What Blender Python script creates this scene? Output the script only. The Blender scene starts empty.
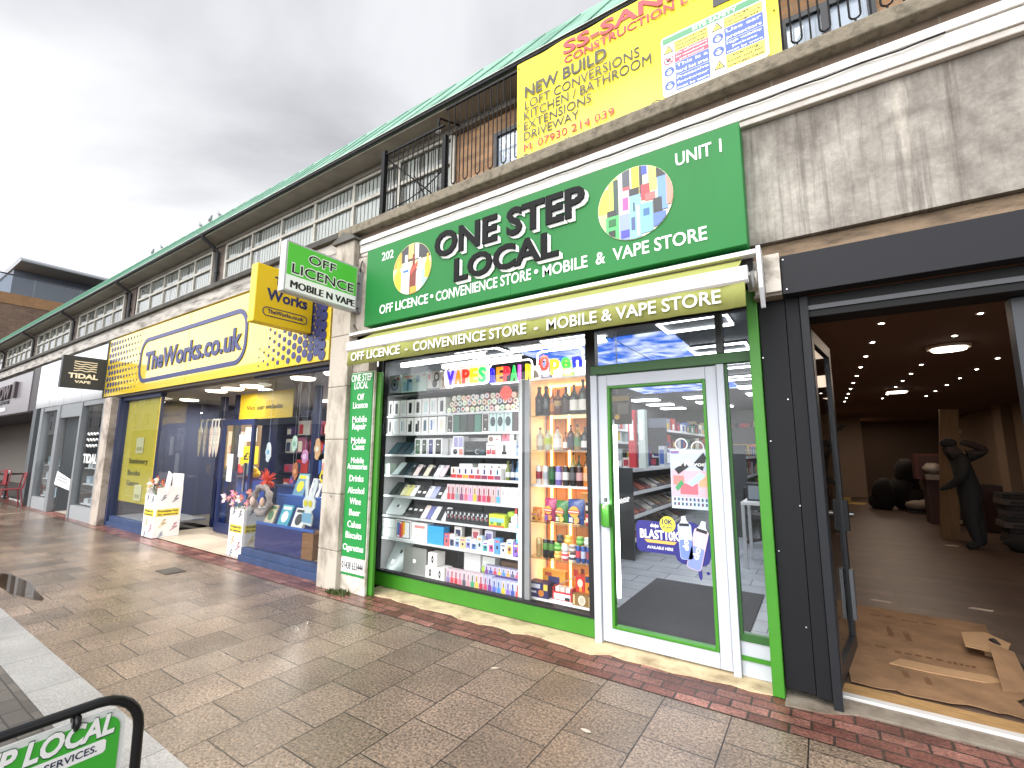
import bpy, math, random
from mathutils import Vector, Matrix
random.seed(11)
S = bpy.context.scene
COL = S.collection
R = math.radians

# ------------------------------------------------------------------ camera
cam = bpy.data.cameras.new('camera')
cam.sensor_width = 36.0
cam.lens = 36.0 * 460.79 / 1024
cam.clip_start, cam.clip_end = 0.02, 2000
camo = bpy.data.objects.new('camera', cam)
COL.objects.link(camo)
yaw, pit, rol = R(-33.604), R(8.153), R(0.312)
fw = Vector((math.sin(yaw)*math.cos(pit), math.cos(yaw)*math.cos(pit), math.sin(pit)))
rt = Vector((math.cos(yaw), -math.sin(yaw), 0))
up = rt.cross(fw)
r2 = rt*math.cos(rol) + up*math.sin(rol)
u2 = r2.cross(fw)
m3 = Matrix((r2, u2, -fw)).transposed()
camo.matrix_world = Matrix.Translation((0, 0, 1.55)) @ m3.to_4x4()
S.camera = camo

# ------------------------------------------------------------------ view, world, sun
S.view_settings.view_transform = 'Standard'
S.view_settings.look = 'None'
S.view_settings.gamma = 1
S.view_settings.use_curve_mapping = False
S.view_settings.exposure = 0.6
S.cycles.max_bounces = 8
S.cycles.diffuse_bounces = 3
S.cycles.glossy_bounces = 4
S.cycles.transmission_bounces = 6
S.cycles.transparent_max_bounces = 24
S.cycles.caustics_reflective = False
S.cycles.caustics_refractive = False
S.cycles.sample_clamp_indirect = 4
S.cycles.use_denoising = True

SUN_EL, SUN_AZ = R(48), R(200)          # azimuth measured from +Y towards +X: behind the camera
W = bpy.data.worlds.new('World'); S.world = W; W.use_nodes = True
nt = W.node_tree; N = nt.nodes; L = nt.links
N.clear()
def nd(tree, t, **k):
    n = tree.nodes.new(t)
    for a, b in k.items(): setattr(n, a, b)
    return n
wo = nd(nt, 'ShaderNodeOutputWorld'); bg = nd(nt, 'ShaderNodeBackground')
L.new(bg.outputs[0], wo.inputs[0]); bg.inputs[1].default_value = 0.1
sk = nd(nt, 'ShaderNodeTexSky', sky_type='NISHITA'); sk.sun_disc = False
sk.sun_elevation = SUN_EL; sk.sun_rotation = SUN_AZ
tc = nd(nt, 'ShaderNodeTexCoord')
sp = nd(nt, 'ShaderNodeSeparateXYZ'); L.new(tc.outputs['Generated'], sp.inputs[0])
def math_(tree, op, a, b=None, clamp=False):
    n = nd(tree, 'ShaderNodeMath', operation=op); n.use_clamp = clamp
    for i, q in enumerate((a, b)):
        if q is None: continue
        if isinstance(q, (int, float)): n.inputs[i].default_value = q
        else: tree.links.new(q, n.inputs[i])
    return n.outputs[0]
zz = math_(nt, 'ADD', math_(nt, 'MAXIMUM', sp.outputs[2], 0.0), 0.22)
cx = math_(nt, 'DIVIDE', sp.outputs[0], zz); cy = math_(nt, 'DIVIDE', sp.outputs[1], zz)
cb = nd(nt, 'ShaderNodeCombineXYZ'); L.new(cx, cb.inputs[0]); L.new(cy, cb.inputs[1])
n1 = nd(nt, 'ShaderNodeTexNoise'); n1.inputs['Scale'].default_value = 1.0; n1.inputs['Detail'].default_value = 7
n1.inputs['Roughness'].default_value = 0.5; n1.inputs['Distortion'].default_value = 0.35
mp = nd(nt, 'ShaderNodeMapping'); mp.inputs['Location'].default_value = (3.4, 1.9, 0)
L.new(cb.outputs[0], mp.inputs[0]); L.new(mp.outputs[0], n1.inputs['Vector'])
rp = nd(nt, 'ShaderNodeValToRGB')
e = rp.color_ramp.elements
e[0].position = 0.38; e[0].color = (3.25, 3.28, 3.55, 1)
e[1].position = 0.60; e[1].color = (6.2, 6.22, 6.45, 1)
L.new(n1.outputs[0], rp.inputs[0])
# thinner, brighter cloud near the horizon
hz = nd(nt, 'ShaderNodeMapRange'); hz.inputs[1].default_value = 0.60; hz.inputs[2].default_value = 0.38
L.new(sp.outputs[2], hz.inputs[0]); hz.clamp = True
mx = nd(nt, 'ShaderNodeMix', data_type='RGBA'); mx.inputs[7].default_value = (8.2, 8.22, 8.3, 1)
L.new(math_(nt, 'MULTIPLY', hz.outputs[0], math_(nt, 'ADD', math_(nt, 'MULTIPLY', n1.outputs[0], 2.2), -0.2), clamp=True), mx.inputs[0])
L.new(rp.outputs[0], mx.inputs[6])
sb = nd(nt, 'ShaderNodeMapRange'); sb.inputs[1].default_value = 0.0; sb.inputs[2].default_value = -0.9  # unseen sky behind the camera, brightened to throw more light on the facade
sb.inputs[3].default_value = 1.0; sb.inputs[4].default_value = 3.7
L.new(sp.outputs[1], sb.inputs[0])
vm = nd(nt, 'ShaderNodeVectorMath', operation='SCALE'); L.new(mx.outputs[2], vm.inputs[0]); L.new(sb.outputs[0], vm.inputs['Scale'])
# holes in the cover where the blue sky shows
n2 = nd(nt, 'ShaderNodeTexNoise'); n2.inputs['Scale'].default_value = 1.7; n2.inputs['Detail'].default_value = 3
mp2 = nd(nt, 'ShaderNodeMapping'); mp2.inputs['Location'].default_value = (7.3, 2.2, 0)
L.new(cb.outputs[0], mp2.inputs[0]); L.new(mp2.outputs[0], n2.inputs['Vector'])
ho = nd(nt, 'ShaderNodeMapRange'); ho.inputs[1].default_value = 0.70; ho.inputs[2].default_value = 0.78
ho.inputs[3].default_value = 0.96; ho.inputs[4].default_value = 0.3
L.new(n2.outputs[0], ho.inputs[0])
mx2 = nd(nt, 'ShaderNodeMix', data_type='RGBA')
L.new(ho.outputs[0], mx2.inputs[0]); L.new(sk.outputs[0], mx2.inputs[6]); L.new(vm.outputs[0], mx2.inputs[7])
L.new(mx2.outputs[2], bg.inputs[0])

sl = bpy.data.lights.new('sun', 'SUN'); sl.energy = 1.4; sl.angle = R(35); sl.color = (1, .965, .92)
so = bpy.data.objects.new('sun', sl); COL.objects.link(so)
sd = Vector((math.sin(SUN_AZ)*math.cos(SUN_EL), math.cos(SUN_AZ)*math.cos(SUN_EL), math.sin(SUN_EL)))
so.rotation_euler = sd.to_track_quat('Z', 'Y').to_euler()
so.location = (0, -10, 20)

# ------------------------------------------------------------------ materials
def lin(h):
    o = []
    for i in (0, 2, 4):
        c = int(h[i:i+2], 16)/255
        o.append(c/12.92 if c <= .04045 else ((c+.055)/1.055)**2.4)
    return (*o, 1)
MC = {}
def M(h, r=.5, met=0, var=0, vs=3, vst=(1, 1, 1), bump=0, bs=60, emit=0, spec=.5, coat=0, dirt=None):
    key = (h, r, met, var, vs, vst, bump, bs, emit, spec, coat, dirt)
    if key in MC: return MC[key]
    m = bpy.data.materials.new('paint_'+h); m.use_nodes = True
    t = m.node_tree; b = t.nodes['Principled BSDF']
    c = lin(h)
    b.inputs['Base Color'].default_value = c
    b.inputs['Roughness'].default_value = r
    b.inputs['Metallic'].default_value = met
    b.inputs['Specular IOR Level'].default_value = spec
    if coat: b.inputs['Coat Weight'].default_value = coat; b.inputs['Coat Roughness'].default_value = .03
    if emit:
        b.inputs['Emission Color'].default_value = c; b.inputs['Emission Strength'].default_value = emit
    if var or dirt:
        tx = nd(t, 'ShaderNodeTexCoord'); mpg = nd(t, 'ShaderNodeMapping'); mpg.inputs['Scale'].default_value = vst
        t.links.new(tx.outputs['Object'], mpg.inputs[0])
        n = nd(t, 'ShaderNodeTexNoise'); n.inputs['Scale'].default_value = vs; n.inputs['Detail'].default_value = 6; n.inputs['Roughness'].default_value = .6
        t.links.new(mpg.outputs[0], n.inputs['Vector'])
        rm = nd(t, 'ShaderNodeMapRange'); rm.inputs[1].default_value = .3; rm.inputs[2].default_value = .7
        t.links.new(n.outputs[0], rm.inputs[0])
        mxx = nd(t, 'ShaderNodeMix', data_type='RGBA')
        d = lin(dirt) if dirt else tuple(x*(1-var) for x in c[:3])+(1,)
        u = c if dirt else tuple(min(1, x*(1+var*.6)) for x in c[:3])+(1,)
        mxx.inputs[6].default_value = d; mxx.inputs[7].default_value = u
        if dirt:
            rm.inputs[1].default_value = .5-.28*var-.05; rm.inputs[2].default_value = .5+.05
        t.links.new(rm.outputs[0], mxx.inputs[0]); t.links.new(mxx.outputs[2], b.inputs['Base Color'])
    if bump:
        tx = nd(t, 'ShaderNodeTexCoord')
        n = nd(t, 'ShaderNodeTexNoise'); n.inputs['Scale'].default_value = bs; n.inputs['Detail'].default_value = 4
        t.links.new(tx.outputs['Object'], n.inputs['Vector'])
        bp = nd(t, 'ShaderNodeBump'); bp.inputs['Strength'].default_value = bump; bp.inputs['Distance'].default_value = .01
        t.links.new(n.outputs[0], bp.inputs['Height']); t.links.new(bp.outputs[0], b.inputs['Normal'])
    MC[key] = m
    return m

def glass(tint=(.96, .97, .97), ior=1.5, rough=0):
    key = ('glass', tint, ior, rough)
    if key in MC: return MC[key]
    m = bpy.data.materials.new('clear_glass'); m.use_nodes = True
    t = m.node_tree; t.nodes.clear()
    o = nd(t, 'ShaderNodeOutputMaterial'); mixs = nd(t, 'ShaderNodeMixShader')
    a = nd(t, 'ShaderNodeBsdfTransparent'); a.inputs[0].default_value = (*tint, 1)
    g = nd(t, 'ShaderNodeBsdfGlossy'); g.inputs['Roughness'].default_value = rough
    ge = nd(t, 'ShaderNodeNewGeometry'); dt = nd(t, 'ShaderNodeVectorMath', operation='DOT_PRODUCT')
    t.links.new(ge.outputs['Incoming'], dt.inputs[0]); t.links.new(ge.outputs['Normal'], dt.inputs[1])
    f0 = ((ior-1)/(ior+1))**2          # Schlick's Fresnel, the same from both sides of the sheet
    sch = math_(t, 'ADD', math_(t, 'MULTIPLY', math_(t, 'POWER', math_(t, 'SUBTRACT', 1.0, math_(t, 'ABSOLUTE', dt.outputs['Value']), clamp=True), 5.0), 1-f0), f0)
    t.links.new(sch, mixs.inputs[0]); t.links.new(a.outputs[0], mixs.inputs[1]); t.links.new(g.outputs[0], mixs.inputs[2])
    t.links.new(mixs.outputs[0], o.inputs[0])
    MC[key] = m
    return m

def brick(name, c1, c2, mortar, bw, bh, ms, off=.5, axes='xz', org=(0, 0), rough=.8, bumps=.5, speck=0, specks=120, var=.25, vs=.7, wet=0, spec=.5, sqbias=0.0):
    m = bpy.data.materials.new(name); m.use_nodes = True
    t = m.node_tree; b = t.nodes['Principled BSDF']
    tx = nd(t, 'ShaderNodeTexCoord'); s = nd(t, 'ShaderNodeSeparateXYZ'); t.links.new(tx.outputs['Object'], s.inputs[0])
    c = nd(t, 'ShaderNodeCombineXYZ')
    for i, a in enumerate(axes):
        t.links.new(math_(t, 'ADD', s.outputs['xyz'.index(a)], -org[i]), c.inputs[i])
    # slightly wobbling joints
    wn = nd(t, 'ShaderNodeTexNoise'); wn.inputs['Scale'].default_value = 3.0; t.links.new(tx.outputs['Object'], wn.inputs['Vector'])
    wv = nd(t, 'ShaderNodeVectorMath', operation='SCALE'); wv.inputs['Scale'].default_value = ms*1.6
    wsub = nd(t, 'ShaderNodeVectorMath', operation='SUBTRACT'); wsub.inputs[1].default_value = (.5, .5, .5)
    t.links.new(wn.outputs['Color'], wsub.inputs[0]); t.links.new(wsub.outputs[0], wv.inputs[0])
    wa = nd(t, 'ShaderNodeVectorMath', operation='ADD'); t.links.new(c.outputs[0], wa.inputs[0]); t.links.new(wv.outputs[0], wa.inputs[1])
    k = nd(t, 'ShaderNodeTexBrick'); k.offset = off; k.squash = 1; k.offset_frequency = 2
    k.inputs['Scale'].default_value = 1; k.inputs['Brick Width'].default_value = bw; k.inputs['Row Height'].default_value = bh
    k.inputs['Mortar Size'].default_value = ms; k.inputs['Mortar Smooth'].default_value = .3; k.inputs['Bias'].default_value = sqbias
    k.inputs['Color1'].default_value = lin(c1); k.inputs['Color2'].default_value = lin(c2); k.inputs['Mortar'].default_value = lin(mortar)
    t.links.new(wa.outputs[0], k.inputs['Vector'])
    n = nd(t, 'ShaderNodeTexNoise'); n.inputs['Scale'].default_value = vs; n.inputs['Detail'].default_value = 7; n.inputs['Roughness'].default_value = .65
    t.links.new(tx.outputs['Object'], n.inputs['Vector'])
    rm = nd(t, 'ShaderNodeMapRange'); rm.inputs[1].default_value = .32; rm.inputs[2].default_value = .68
    rm.inputs[3].default_value = 1-var; rm.inputs[4].default_value = 1+var*.7
    t.links.new(n.outputs[0], rm.inputs[0])
    v = nd(t, 'ShaderNodeVectorMath', operation='SCALE'); t.links.new(k.outputs[0], v.inputs[0]); t.links.new(rm.outputs[0], v.inputs['Scale'])
    colout = v.outputs[0]
    if speck:
        sn = nd(t, 'ShaderNodeTexNoise'); sn.inputs['Scale'].default_value = specks; sn.inputs['Detail'].default_value = 3; sn.inputs['Roughness'].default_value = .8
        t.links.new(tx.outputs['Object'], sn.inputs['Vector'])
        sr = nd(t, 'ShaderNodeMapRange'); sr.inputs[1].default_value = .35; sr.inputs[2].default_value = .65
        sr.inputs[3].default_value = 1-speck; sr.inputs[4].default_value = 1+speck
        t.links.new(sn.outputs[0], sr.inputs[0])
        v2 = nd(t, 'ShaderNodeVectorMath', operation='SCALE'); t.links.new(colout, v2.inputs[0]); t.links.new(sr.outputs[0], v2.inputs['Scale'])
        colout = v2.outputs[0]
    t.links.new(colout, b.inputs['Base Color'])
    b.inputs['Roughness'].default_value = rough
    b.inputs['Specular IOR Level'].default_value = spec
    if wet:
        wn2 = nd(t, 'ShaderNodeTexNoise'); wn2.inputs['Scale'].default_value = .55; wn2.inputs['Detail'].default_value = 5
        t.links.new(tx.outputs['Object'], wn2.inputs['Vector'])
        # rain has pooled further along the street, away from the corner unit
        far = nd(t, 'ShaderNodeMapRange'); far.inputs[1].default_value = -2.5; far.inputs[2].default_value = -8.5
        far.inputs[3].default_value = 0; far.inputs[4].default_value = .22
        t.links.new(s.outputs[0], far.inputs[0])
        wsum = math_(t, 'ADD', wn2.outputs[0], far.outputs[0])
        wr = nd(t, 'ShaderNodeMapRange'); wr.inputs[1].default_value = .42; wr.inputs[2].default_value = .68
        wr.inputs[3].default_value = rough; wr.inputs[4].default_value = rough*(1-wet)
        t.links.new(wsum, wr.inputs[0]); t.links.new(wr.outputs[0], b.inputs['Roughness'])
    bp = nd(t, 'ShaderNodeBump'); bp.inputs['Strength'].default_value = bumps; bp.inputs['Distance'].default_value = .006
    h = math_(t, 'ADD', math_(t, 'MULTIPLY', k.outputs['Fac'], -1.0), math_(t, 'MULTIPLY', (sn if speck else n).outputs[0], .5))
    t.links.new(h, bp.inputs['Height']); t.links.new(bp.outputs[0], b.inputs['Normal'])
    return m

# ------------------------------------------------------------------ mesh builder
class MB:
    def __init__(s): s.v = []; s.f = []; s.mi = []; s.sm = []; s.mats = []; s.X = None; s.cut = []
    def add(s, vs, fs, m, smooth=False):
        if m not in s.mats: s.mats.append(m)
        i = s.mats.index(m); b = len(s.v)
        for p in vs:
            p = Vector(p); s.v.append(s.X @ p if s.X else p)
        for f in fs:
            s.f.append([b+q for q in f]); s.mi.append(i); s.sm.append(smooth)
        return s
    def box(s, x0, x1, y0, y1, z0, z1, m):
        vs = [(x, y, z) for x in (x0, x1) for y in (y0, y1) for z in (z0, z1)]
        return s.add(vs, [(0, 1, 3, 2), (4, 6, 7, 5), (0, 4, 5, 1), (2, 3, 7, 6), (0, 2, 6, 4), (1, 5, 7, 3)], m)
    def prism(s, poly, pl, a, b, m, smooth=False):
        n = len(poly)
        def P(u, v, w):
            return {'xz': (u, w, v), 'yz': (w, u, v), 'xy': (u, v, w)}[pl]
        vs = [P(u, v, a) for u, v in poly]+[P(u, v, b) for u, v in poly]
        fs = [list(range(n)), list(range(2*n-1, n-1, -1))]+[(i, i+n, (i+1) % n+n, (i+1) % n) for i in range(n)]
        return s.add(vs, fs, m, smooth)
    def quad(s, a, b, c, d, m): return s.add([a, b, c, d], [(0, 1, 2, 3)], m)
    def cyl(s, p0, p1, r, m, seg=12, r1=None, smooth=True):
        p0, p1 = Vector(p0), Vector(p1); d = (p1-p0).normalized()
        a = d.orthogonal().normalized(); b = d.cross(a); r1 = r if r1 is None else r1
        vs = []
        for p, q in ((p0, r), (p1, r1)):
            for i in range(seg):
                t = 2*math.pi*i/seg; vs.append(p+(a*math.cos(t)+b*math.sin(t))*q)
        s.add(vs, [(i, (i+1) % seg, seg+(i+1) % seg, seg+i) for i in range(seg)], m, smooth)
        s.add(vs[:seg], [list(range(seg-1, -1, -1))], m); s.add(vs[seg:], [list(range(seg))], m)
        return s
    def lathe(s, prof, c, m, seg=14):
        n = len(prof); vs = []
        for r, z in prof:
            for i in range(seg):
                t = 2*math.pi*i/seg; vs.append((c[0]+r*math.cos(t), c[1]+r*math.sin(t), c[2]+z))
        fs = [(j*seg+i, j*seg+(i+1) % seg, (j+1)*seg+(i+1) % seg, (j+1)*seg+i) for j in range(n-1) for i in range(seg)]
        s.add(vs, fs, m, True)
        s.add(vs[:seg], [list(range(seg-1, -1, -1))], m); s.add(vs[-seg:], [list(range(seg))], m)
        return s
    def tube(s, pts, r, m, seg=8, closed=False):
        pts = [Vector(p) for p in pts]; n = len(pts); vs = []; pa = None
        for i, p in enumerate(pts):
            a = pts[i-1] if i or closed else p; b = pts[(i+1) % n] if i < n-1 or closed else p
            d = (b-a).normalized()
            if pa is None: pa = d.orthogonal().normalized()
            pa = (pa-d*pa.dot(d)).normalized(); q = d.cross(pa)
            rr = r[i] if isinstance(r, (list, tuple)) else r
            for k in range(seg):
                t = 2*math.pi*k/seg; vs.append(p+(pa*math.cos(t)+q*math.sin(t))*rr)
        fs = [(j*seg+k, j*seg+(k+1) % seg, ((j+1) % n)*seg+(k+1) % seg, ((j+1) % n)*seg+k) for j in range(n if closed else n-1) for k in range(seg)]
        s.add(vs, fs, m, True)
        if not closed: s.add(vs[:seg], [list(range(seg-1, -1, -1))], m); s.add(vs[-seg:], [list(range(seg))], m)
        return s
    def ball(s, c, r, m, seg=12, rings=8, jit=0):
        if not isinstance(r, (tuple, list)): r = (r, r, r)
        vs = [(c[0], c[1], c[2]-r[2])]
        for j in range(1, rings):
            a = math.pi*j/rings
            for i in range(seg):
                t = 2*math.pi*i/seg; q = 1+random.uniform(-jit, jit)
                vs.append((c[0]+r[0]*math.sin(a)*math.cos(t)*q, c[1]+r[1]*math.sin(a)*math.sin(t)*q, c[2]-r[2]*math.cos(a)*q))
        vs.append((c[0], c[1], c[2]+r[2])); e = len(vs)-1
        fs = [(0, 1+(i+1) % seg, 1+i) for i in range(seg)]
        for j in range(rings-2):
            fs += [(1+j*seg+i, 1+j*seg+(i+1) % seg, 1+(j+1)*seg+(i+1) % seg, 1+(j+1)*seg+i) for i in range(seg)]
        fs += [(e, 1+(rings-2)*seg+i, 1+(rings-2)*seg+(i+1) % seg) for i in range(seg)]
        return s.add(vs, fs, m, True)
    def text(s, str_, m, o, U, V, width=None, cap=.1, bold=0, ext=.003, shear=0, res=3, align='l', outline=0):
        """lettering: origin o = start of the baseline, U reading direction, V up; flat solid letters"""
        s.cut.append((len(s.v), len(s.f)))
        cu = bpy.data.curves.new('t', 'FONT'); cu.body = str_; cu.size = 1; cu.offset = bold; cu.shear = shear
        cu.fill_mode = 'FRONT'; cu.resolution_u = res
        ob = bpy.data.objects.new('t', cu); me = bpy.data.meshes.new_from_object(ob)
        U, V = Vector(U).normalized(), Vector(V).normalized(); Wn = U.cross(V)
        xs = [q.co.x for q in me.vertices]; x0, x1 = min(xs), max(xs)
        sy = cap/.73
        sx = width/(x1-x0) if width else sy
        sh = -(x1-x0)*sx/2 if align == 'c' else 0
        n = len(me.vertices); cnt = {}; fr = []
        for p in me.polygons:
            f = list(p.vertices); fr.append(f if p.normal.z > 0 else f[::-1])
            for a_, b_ in zip(fr[-1], fr[-1][1:]+fr[-1][:1]): cnt[(a_, b_)] = 1
        sides = [(b_, a_, a_+n, b_+n) for a_, b_ in cnt if (b_, a_) not in cnt]
        vs = [Vector(o)+U*((q.co.x-x0)*sx+sh)+V*(q.co.y*sy)+Wn*w_ for w_ in (ext, 0.0) for q in me.vertices]
        s.add(vs, fr+sides, m)
        bpy.data.objects.remove(ob); bpy.data.curves.remove(cu); bpy.data.meshes.remove(me)
        return s
    def build(s, name, parent=None, local=False, bevel=0, seg=2, label=None):
        if name == 'lettering' and len(s.cut) > 1:           # every line of writing is a part of its own
            cuts = [(0, 0)]+s.cut[1:]+[(len(s.v), len(s.f))]
            for (v0, f0), (v1, f1) in zip(cuts, cuts[1:]):
                g = MB(); g.v = s.v[v0:v1]; g.f = [[q-v0 for q in f] for f in s.f[f0:f1]]; g.sm = s.sm[f0:f1]
                used = sorted(set(s.mi[f0:f1])); g.mats = [s.mats[i] for i in used]; g.mi = [used.index(i) for i in s.mi[f0:f1]]
                o = g.build(name, parent, local, bevel, seg, label)
            return o
        off = Vector((0, 0, 0))
        if parent and not local:
            q = parent
            while q: off += q.location; q = q.parent
        me = bpy.data.meshes.new(name)
        me.from_pydata([tuple(p-off) for p in s.v], [], s.f)
        for mm in s.mats: me.materials.append(mm)
        me.polygons.foreach_set('material_index', s.mi); me.polygons.foreach_set('use_smooth', s.sm)
        me.update()
        ob = bpy.data.objects.new(name, me); COL.objects.link(ob)
        if parent: ob.parent = parent
        if bevel:
            b = ob.modifiers.new('edge', 'BEVEL'); b.width = bevel; b.segments = seg; b.limit_method = 'ANGLE'; b.angle_limit = R(40)
        if label: ob['label'] = label
        return ob

def tag(o, label, cat, group=None, kind=None):
    o['label'] = label; o['category'] = cat
    if group: o['group'] = group
    o['kind'] = kind or 'thing'
    return o
def thing(name, label, cat, loc=(0, 0, 0), group=None):
    o = bpy.data.objects.new(name, None); COL.objects.link(o); o.location = loc; o.empty_display_size = .1
    return tag(o, label, cat, group)
def solo(mb, name, label, cat, group=None, bevel=0, seg=2):
    """a thing that is one mesh, its origin moved to the middle of its base"""
    xs = [p.x for p in mb.v]; ys = [p.y for p in mb.v]; zs = [p.z for p in mb.v]
    b = Vector(((min(xs)+max(xs))/2, (min(ys)+max(ys))/2, min(zs)))
    mb.v = [p-b for p in mb.v]
    o = mb.build(name, bevel=bevel, seg=seg); o.location = b
    return tag(o, label, cat, group)
def struct(mb, name):
    o = mb.build(name); o['kind'] = 'structure'; return o
def dup(root, loc, label=None, group=None, rz=None):
    r = root.copy(); COL.objects.link(r); r.location = loc
    if rz is not None: r.rotation_euler = (0, 0, rz)
    if label: r['label'] = label
    if group: r['group'] = group
    for ch in list(root.children):
        c = ch.copy(); COL.objects.link(c); c.parent = r
        for g in ch.children:
            d = g.copy(); COL.objects.link(d); d.parent = c
    return r
ORD = 'first second third fourth fifth sixth seventh eighth ninth tenth eleventh twelfth thirteenth fourteenth fifteenth sixteenth seventeenth eighteenth nineteenth twentieth'.split()
def nth(i):
    if i < 20: return ORD[i]
    t = {2: 'twenty', 3: 'thirty', 4: 'forty', 5: 'fifty'}[(i+1)//10]; u = (i+1) % 10
    return t+'-'+ORD[u-1] if u else {30: 'thirtieth', 40: 'fortieth', 50: 'fiftieth'}[i+1]
FU, FV = (1, 0, 0), (0, 0, 1)            # lettering on a face that looks at the street
RU = (0, 1, 0)                           # lettering on a face that looks along the street (+X)
def clip_poly(poly, cxz, r, n=40):
    """polygon cut to a round outline"""
    out = poly
    for i in range(n):
        a = 2*math.pi*i/n; nx, nz = math.cos(a), math.sin(a); d = nx*cxz[0]+nz*cxz[1]+r
        res = []
        for j in range(len(out)):
            p, q = out[j-1], out[j]
            dp = nx*p[0]+nz*p[1]-d; dq = nx*q[0]+nz*q[1]-d
            if dp <= 0:
                if dq <= 0: res.append(q)
                else:
                    t = dp/(dp-dq); res.append((p[0]+(q[0]-p[0])*t, p[1]+(q[1]-p[1])*t))
            elif dq <= 0:
                t = dp/(dp-dq); res.append((p[0]+(q[0]-p[0])*t, p[1]+(q[1]-p[1])*t)); res.append(q)
        out = res
        if len(out) < 3: return []
    return out
def rrect(x0, x1, z0, z1, r, n=5):
    o = []
    for cxx, czz, a0 in ((x1-r, z1-r, 0), (x0+r, z1-r, 90), (x0+r, z0+r, 180), (x1-r, z0+r, 270)):
        for i in range(n+1):
            a = R(a0+90*i/n); o.append((cxx+r*math.cos(a), czz+r*math.sin(a)))
    return o
# ================================================================== ground
asph = M('4b4a48', .85, var=.3, vs=2, bump=.4, bs=80)
mb = MB(); mb.quad((-300, -300, -.06), (300, -300, -.06), (300, 300, -.06), (-300, 300, -.06), asph); struct(mb, 'ground')
setts = brick('setts', '55504b', '6a645d', '3b3835', .2, .1, .006, axes='xy', rough=.6, speck=.25, var=.3, wet=.5)
mb = MB(); mb.quad((-70, -9, 0), (14, -9, 0), (14, .94, 0), (-70, .94, 0), setts); struct(mb, 'road')
gran = brick('granite_strip', '9c9b99', 'a6a5a3', '6d6963', .68, .4, .004, axes='xy', org=(.1, .9), rough=.5, speck=.3, specks=90, var=.22, vs=1.5, wet=.6)
mb = MB(); mb.quad((-70, .94, .002), (14, .94, .002), (14, 1.21, .002), (-70, 1.21, .002), gran); struct(mb, 'kerb_strip')
slabs = brick('paving_slabs', '726252', '8d7a69', '2b241f', .385, .385, .0042, axes='yx', org=(.02, -.555), rough=.5, speck=.8, specks=62, var=.42, vs=1.3, wet=.8, bumps=.8, spec=.7)
mb = MB(); mb.quad((-70, 1.21, 0), (14, 1.21, 0), (14, 3.2, 0), (-70, 3.2, 0), slabs); struct(mb, 'pavement')
rbr = brick('red_bricks', '653c34', '96685c', '3f332c', .21, .1, .008, axes='xy', org=(.05, 3.2), rough=.62, speck=.5, specks=60, var=.5, vs=3.5, wet=.6)
mb = MB(); mb.quad((-70, 3.2, .003), (14, 3.2, .003), (14, 3.62, .003), (-70, 3.62, .003), rbr); struct(mb, 'brick_edging')
scr = M('d9c7a0', .9, var=.5, vs=4, bump=.5, bs=30, dirt='a08a6c')
mb = MB()
top = [(-4.3, 3.56)]
x = -4.1
while x < -.4:
    top.append((x, 3.52+random.uniform(-.035, .03)+(.05 if x > -1.5 else 0))); x += .12
top += [(-.33, 3.6), (-.33, 3.80), (-4.3, 3.80)]
mb.prism(top, 'xy', -.02, .012, scr)
struct(mb, 'threshold_screed')
mb = MB()
mb.prism([(-.3, 3.5), (-.1, 3.53), (.1, 3.64), (1.0, 3.66), (3.5, 3.66), (3.5, 3.84), (-.3, 3.84)], 'xy', -.02, .009, M('8d8375', .9, var=.5, vs=5, bump=.5, dirt='6b5e50'))
struct(mb, 'doorway_screed')
# shallow rain puddles lying on the slabs
water = glass((.82, .79, .76), 1.33)
def puddle(cx, cy, a, b):
    mb = MB(); pts = []
    for i in range(28):
        t = 2*math.pi*i/28; q = 1+.10*math.sin(3*t+1)+.08*math.sin(5*t)+random.uniform(-.05, .05)
        pts.append((cx+a*q*math.cos(t), cy+b*q*math.sin(t)))
    mb.prism(pts, 'xy', .001, .0045, water); struct(mb, 'puddle')
puddle(-7.7, 1.47, .85, .11)
def cover(x, y, w, d, lab):
    m = MB(); m.box(x-w/2, x+w/2, y-d/2, y+d/2, .002, .008, M('4a4540', .6, var=.3, bump=.5))
    m.box(x-w/2+.02, x+w/2-.02, y-d/2+.02, y+d/2-.02, .008, .010, M('57524c', .6, met=.4, bump=.8, bs=120))
    solo(m, 'access_cover', lab, 'access cover')
cover(-7.0, 2.72, .34, .22, 'small dark metal access cover set in the wet paving by the yellow bookshop')
cover(-13.6, 1.9, .9, .2, 'long dark access cover in the wet paving before the vape shop')
# weeds at the foot of the stone pier
mb = MB()
for i in range(160):
    x, y = random.gauss(-4.5, .09), random.uniform(3.28, 3.42); h = random.uniform(.01, .05); a = random.uniform(0, 6.28)
    dx, dy = .012*math.cos(a), .012*math.sin(a)
    mb.add([(x-dx, y-dy, .003), (x+dx, y+dy, .003), (x+dy*1.6, y-dx*1.6, h)], [(0, 1, 2)], M('49552a', .8))
o = mb.build('weeds'); o['kind'] = 'stuff'; o['label'] = 'low green weeds and moss at the foot of the stone pier'; o['category'] = 'weeds'
# few fallen leaves
for i, (x, y, lb) in enumerate(((-1.21, 2.58, 'small pale dry leaf on a slab outside the glass door'), (.05, 2.82, 'pale scrap of leaf on the slab before the black doorway'), (-2.06, 2.9, 'tiny pale leaf lying near the red bricks below the drinks window'))):
    m = MB(); m.prism([(-.03, 0), (-.01, .012), (.02, .01), (.034, 0), (.015, -.013), (-.012, -.01)], 'xy', .003, .006, M('c9bfae', .8))
    m.v = [Matrix.Rotation(i*1.9, 3, 'Z') @ p + Vector((x, y, 0)) for p in m.v]
    solo(m, 'fallen_leaf', lb, 'leaf', 'fallen leaves')

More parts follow.
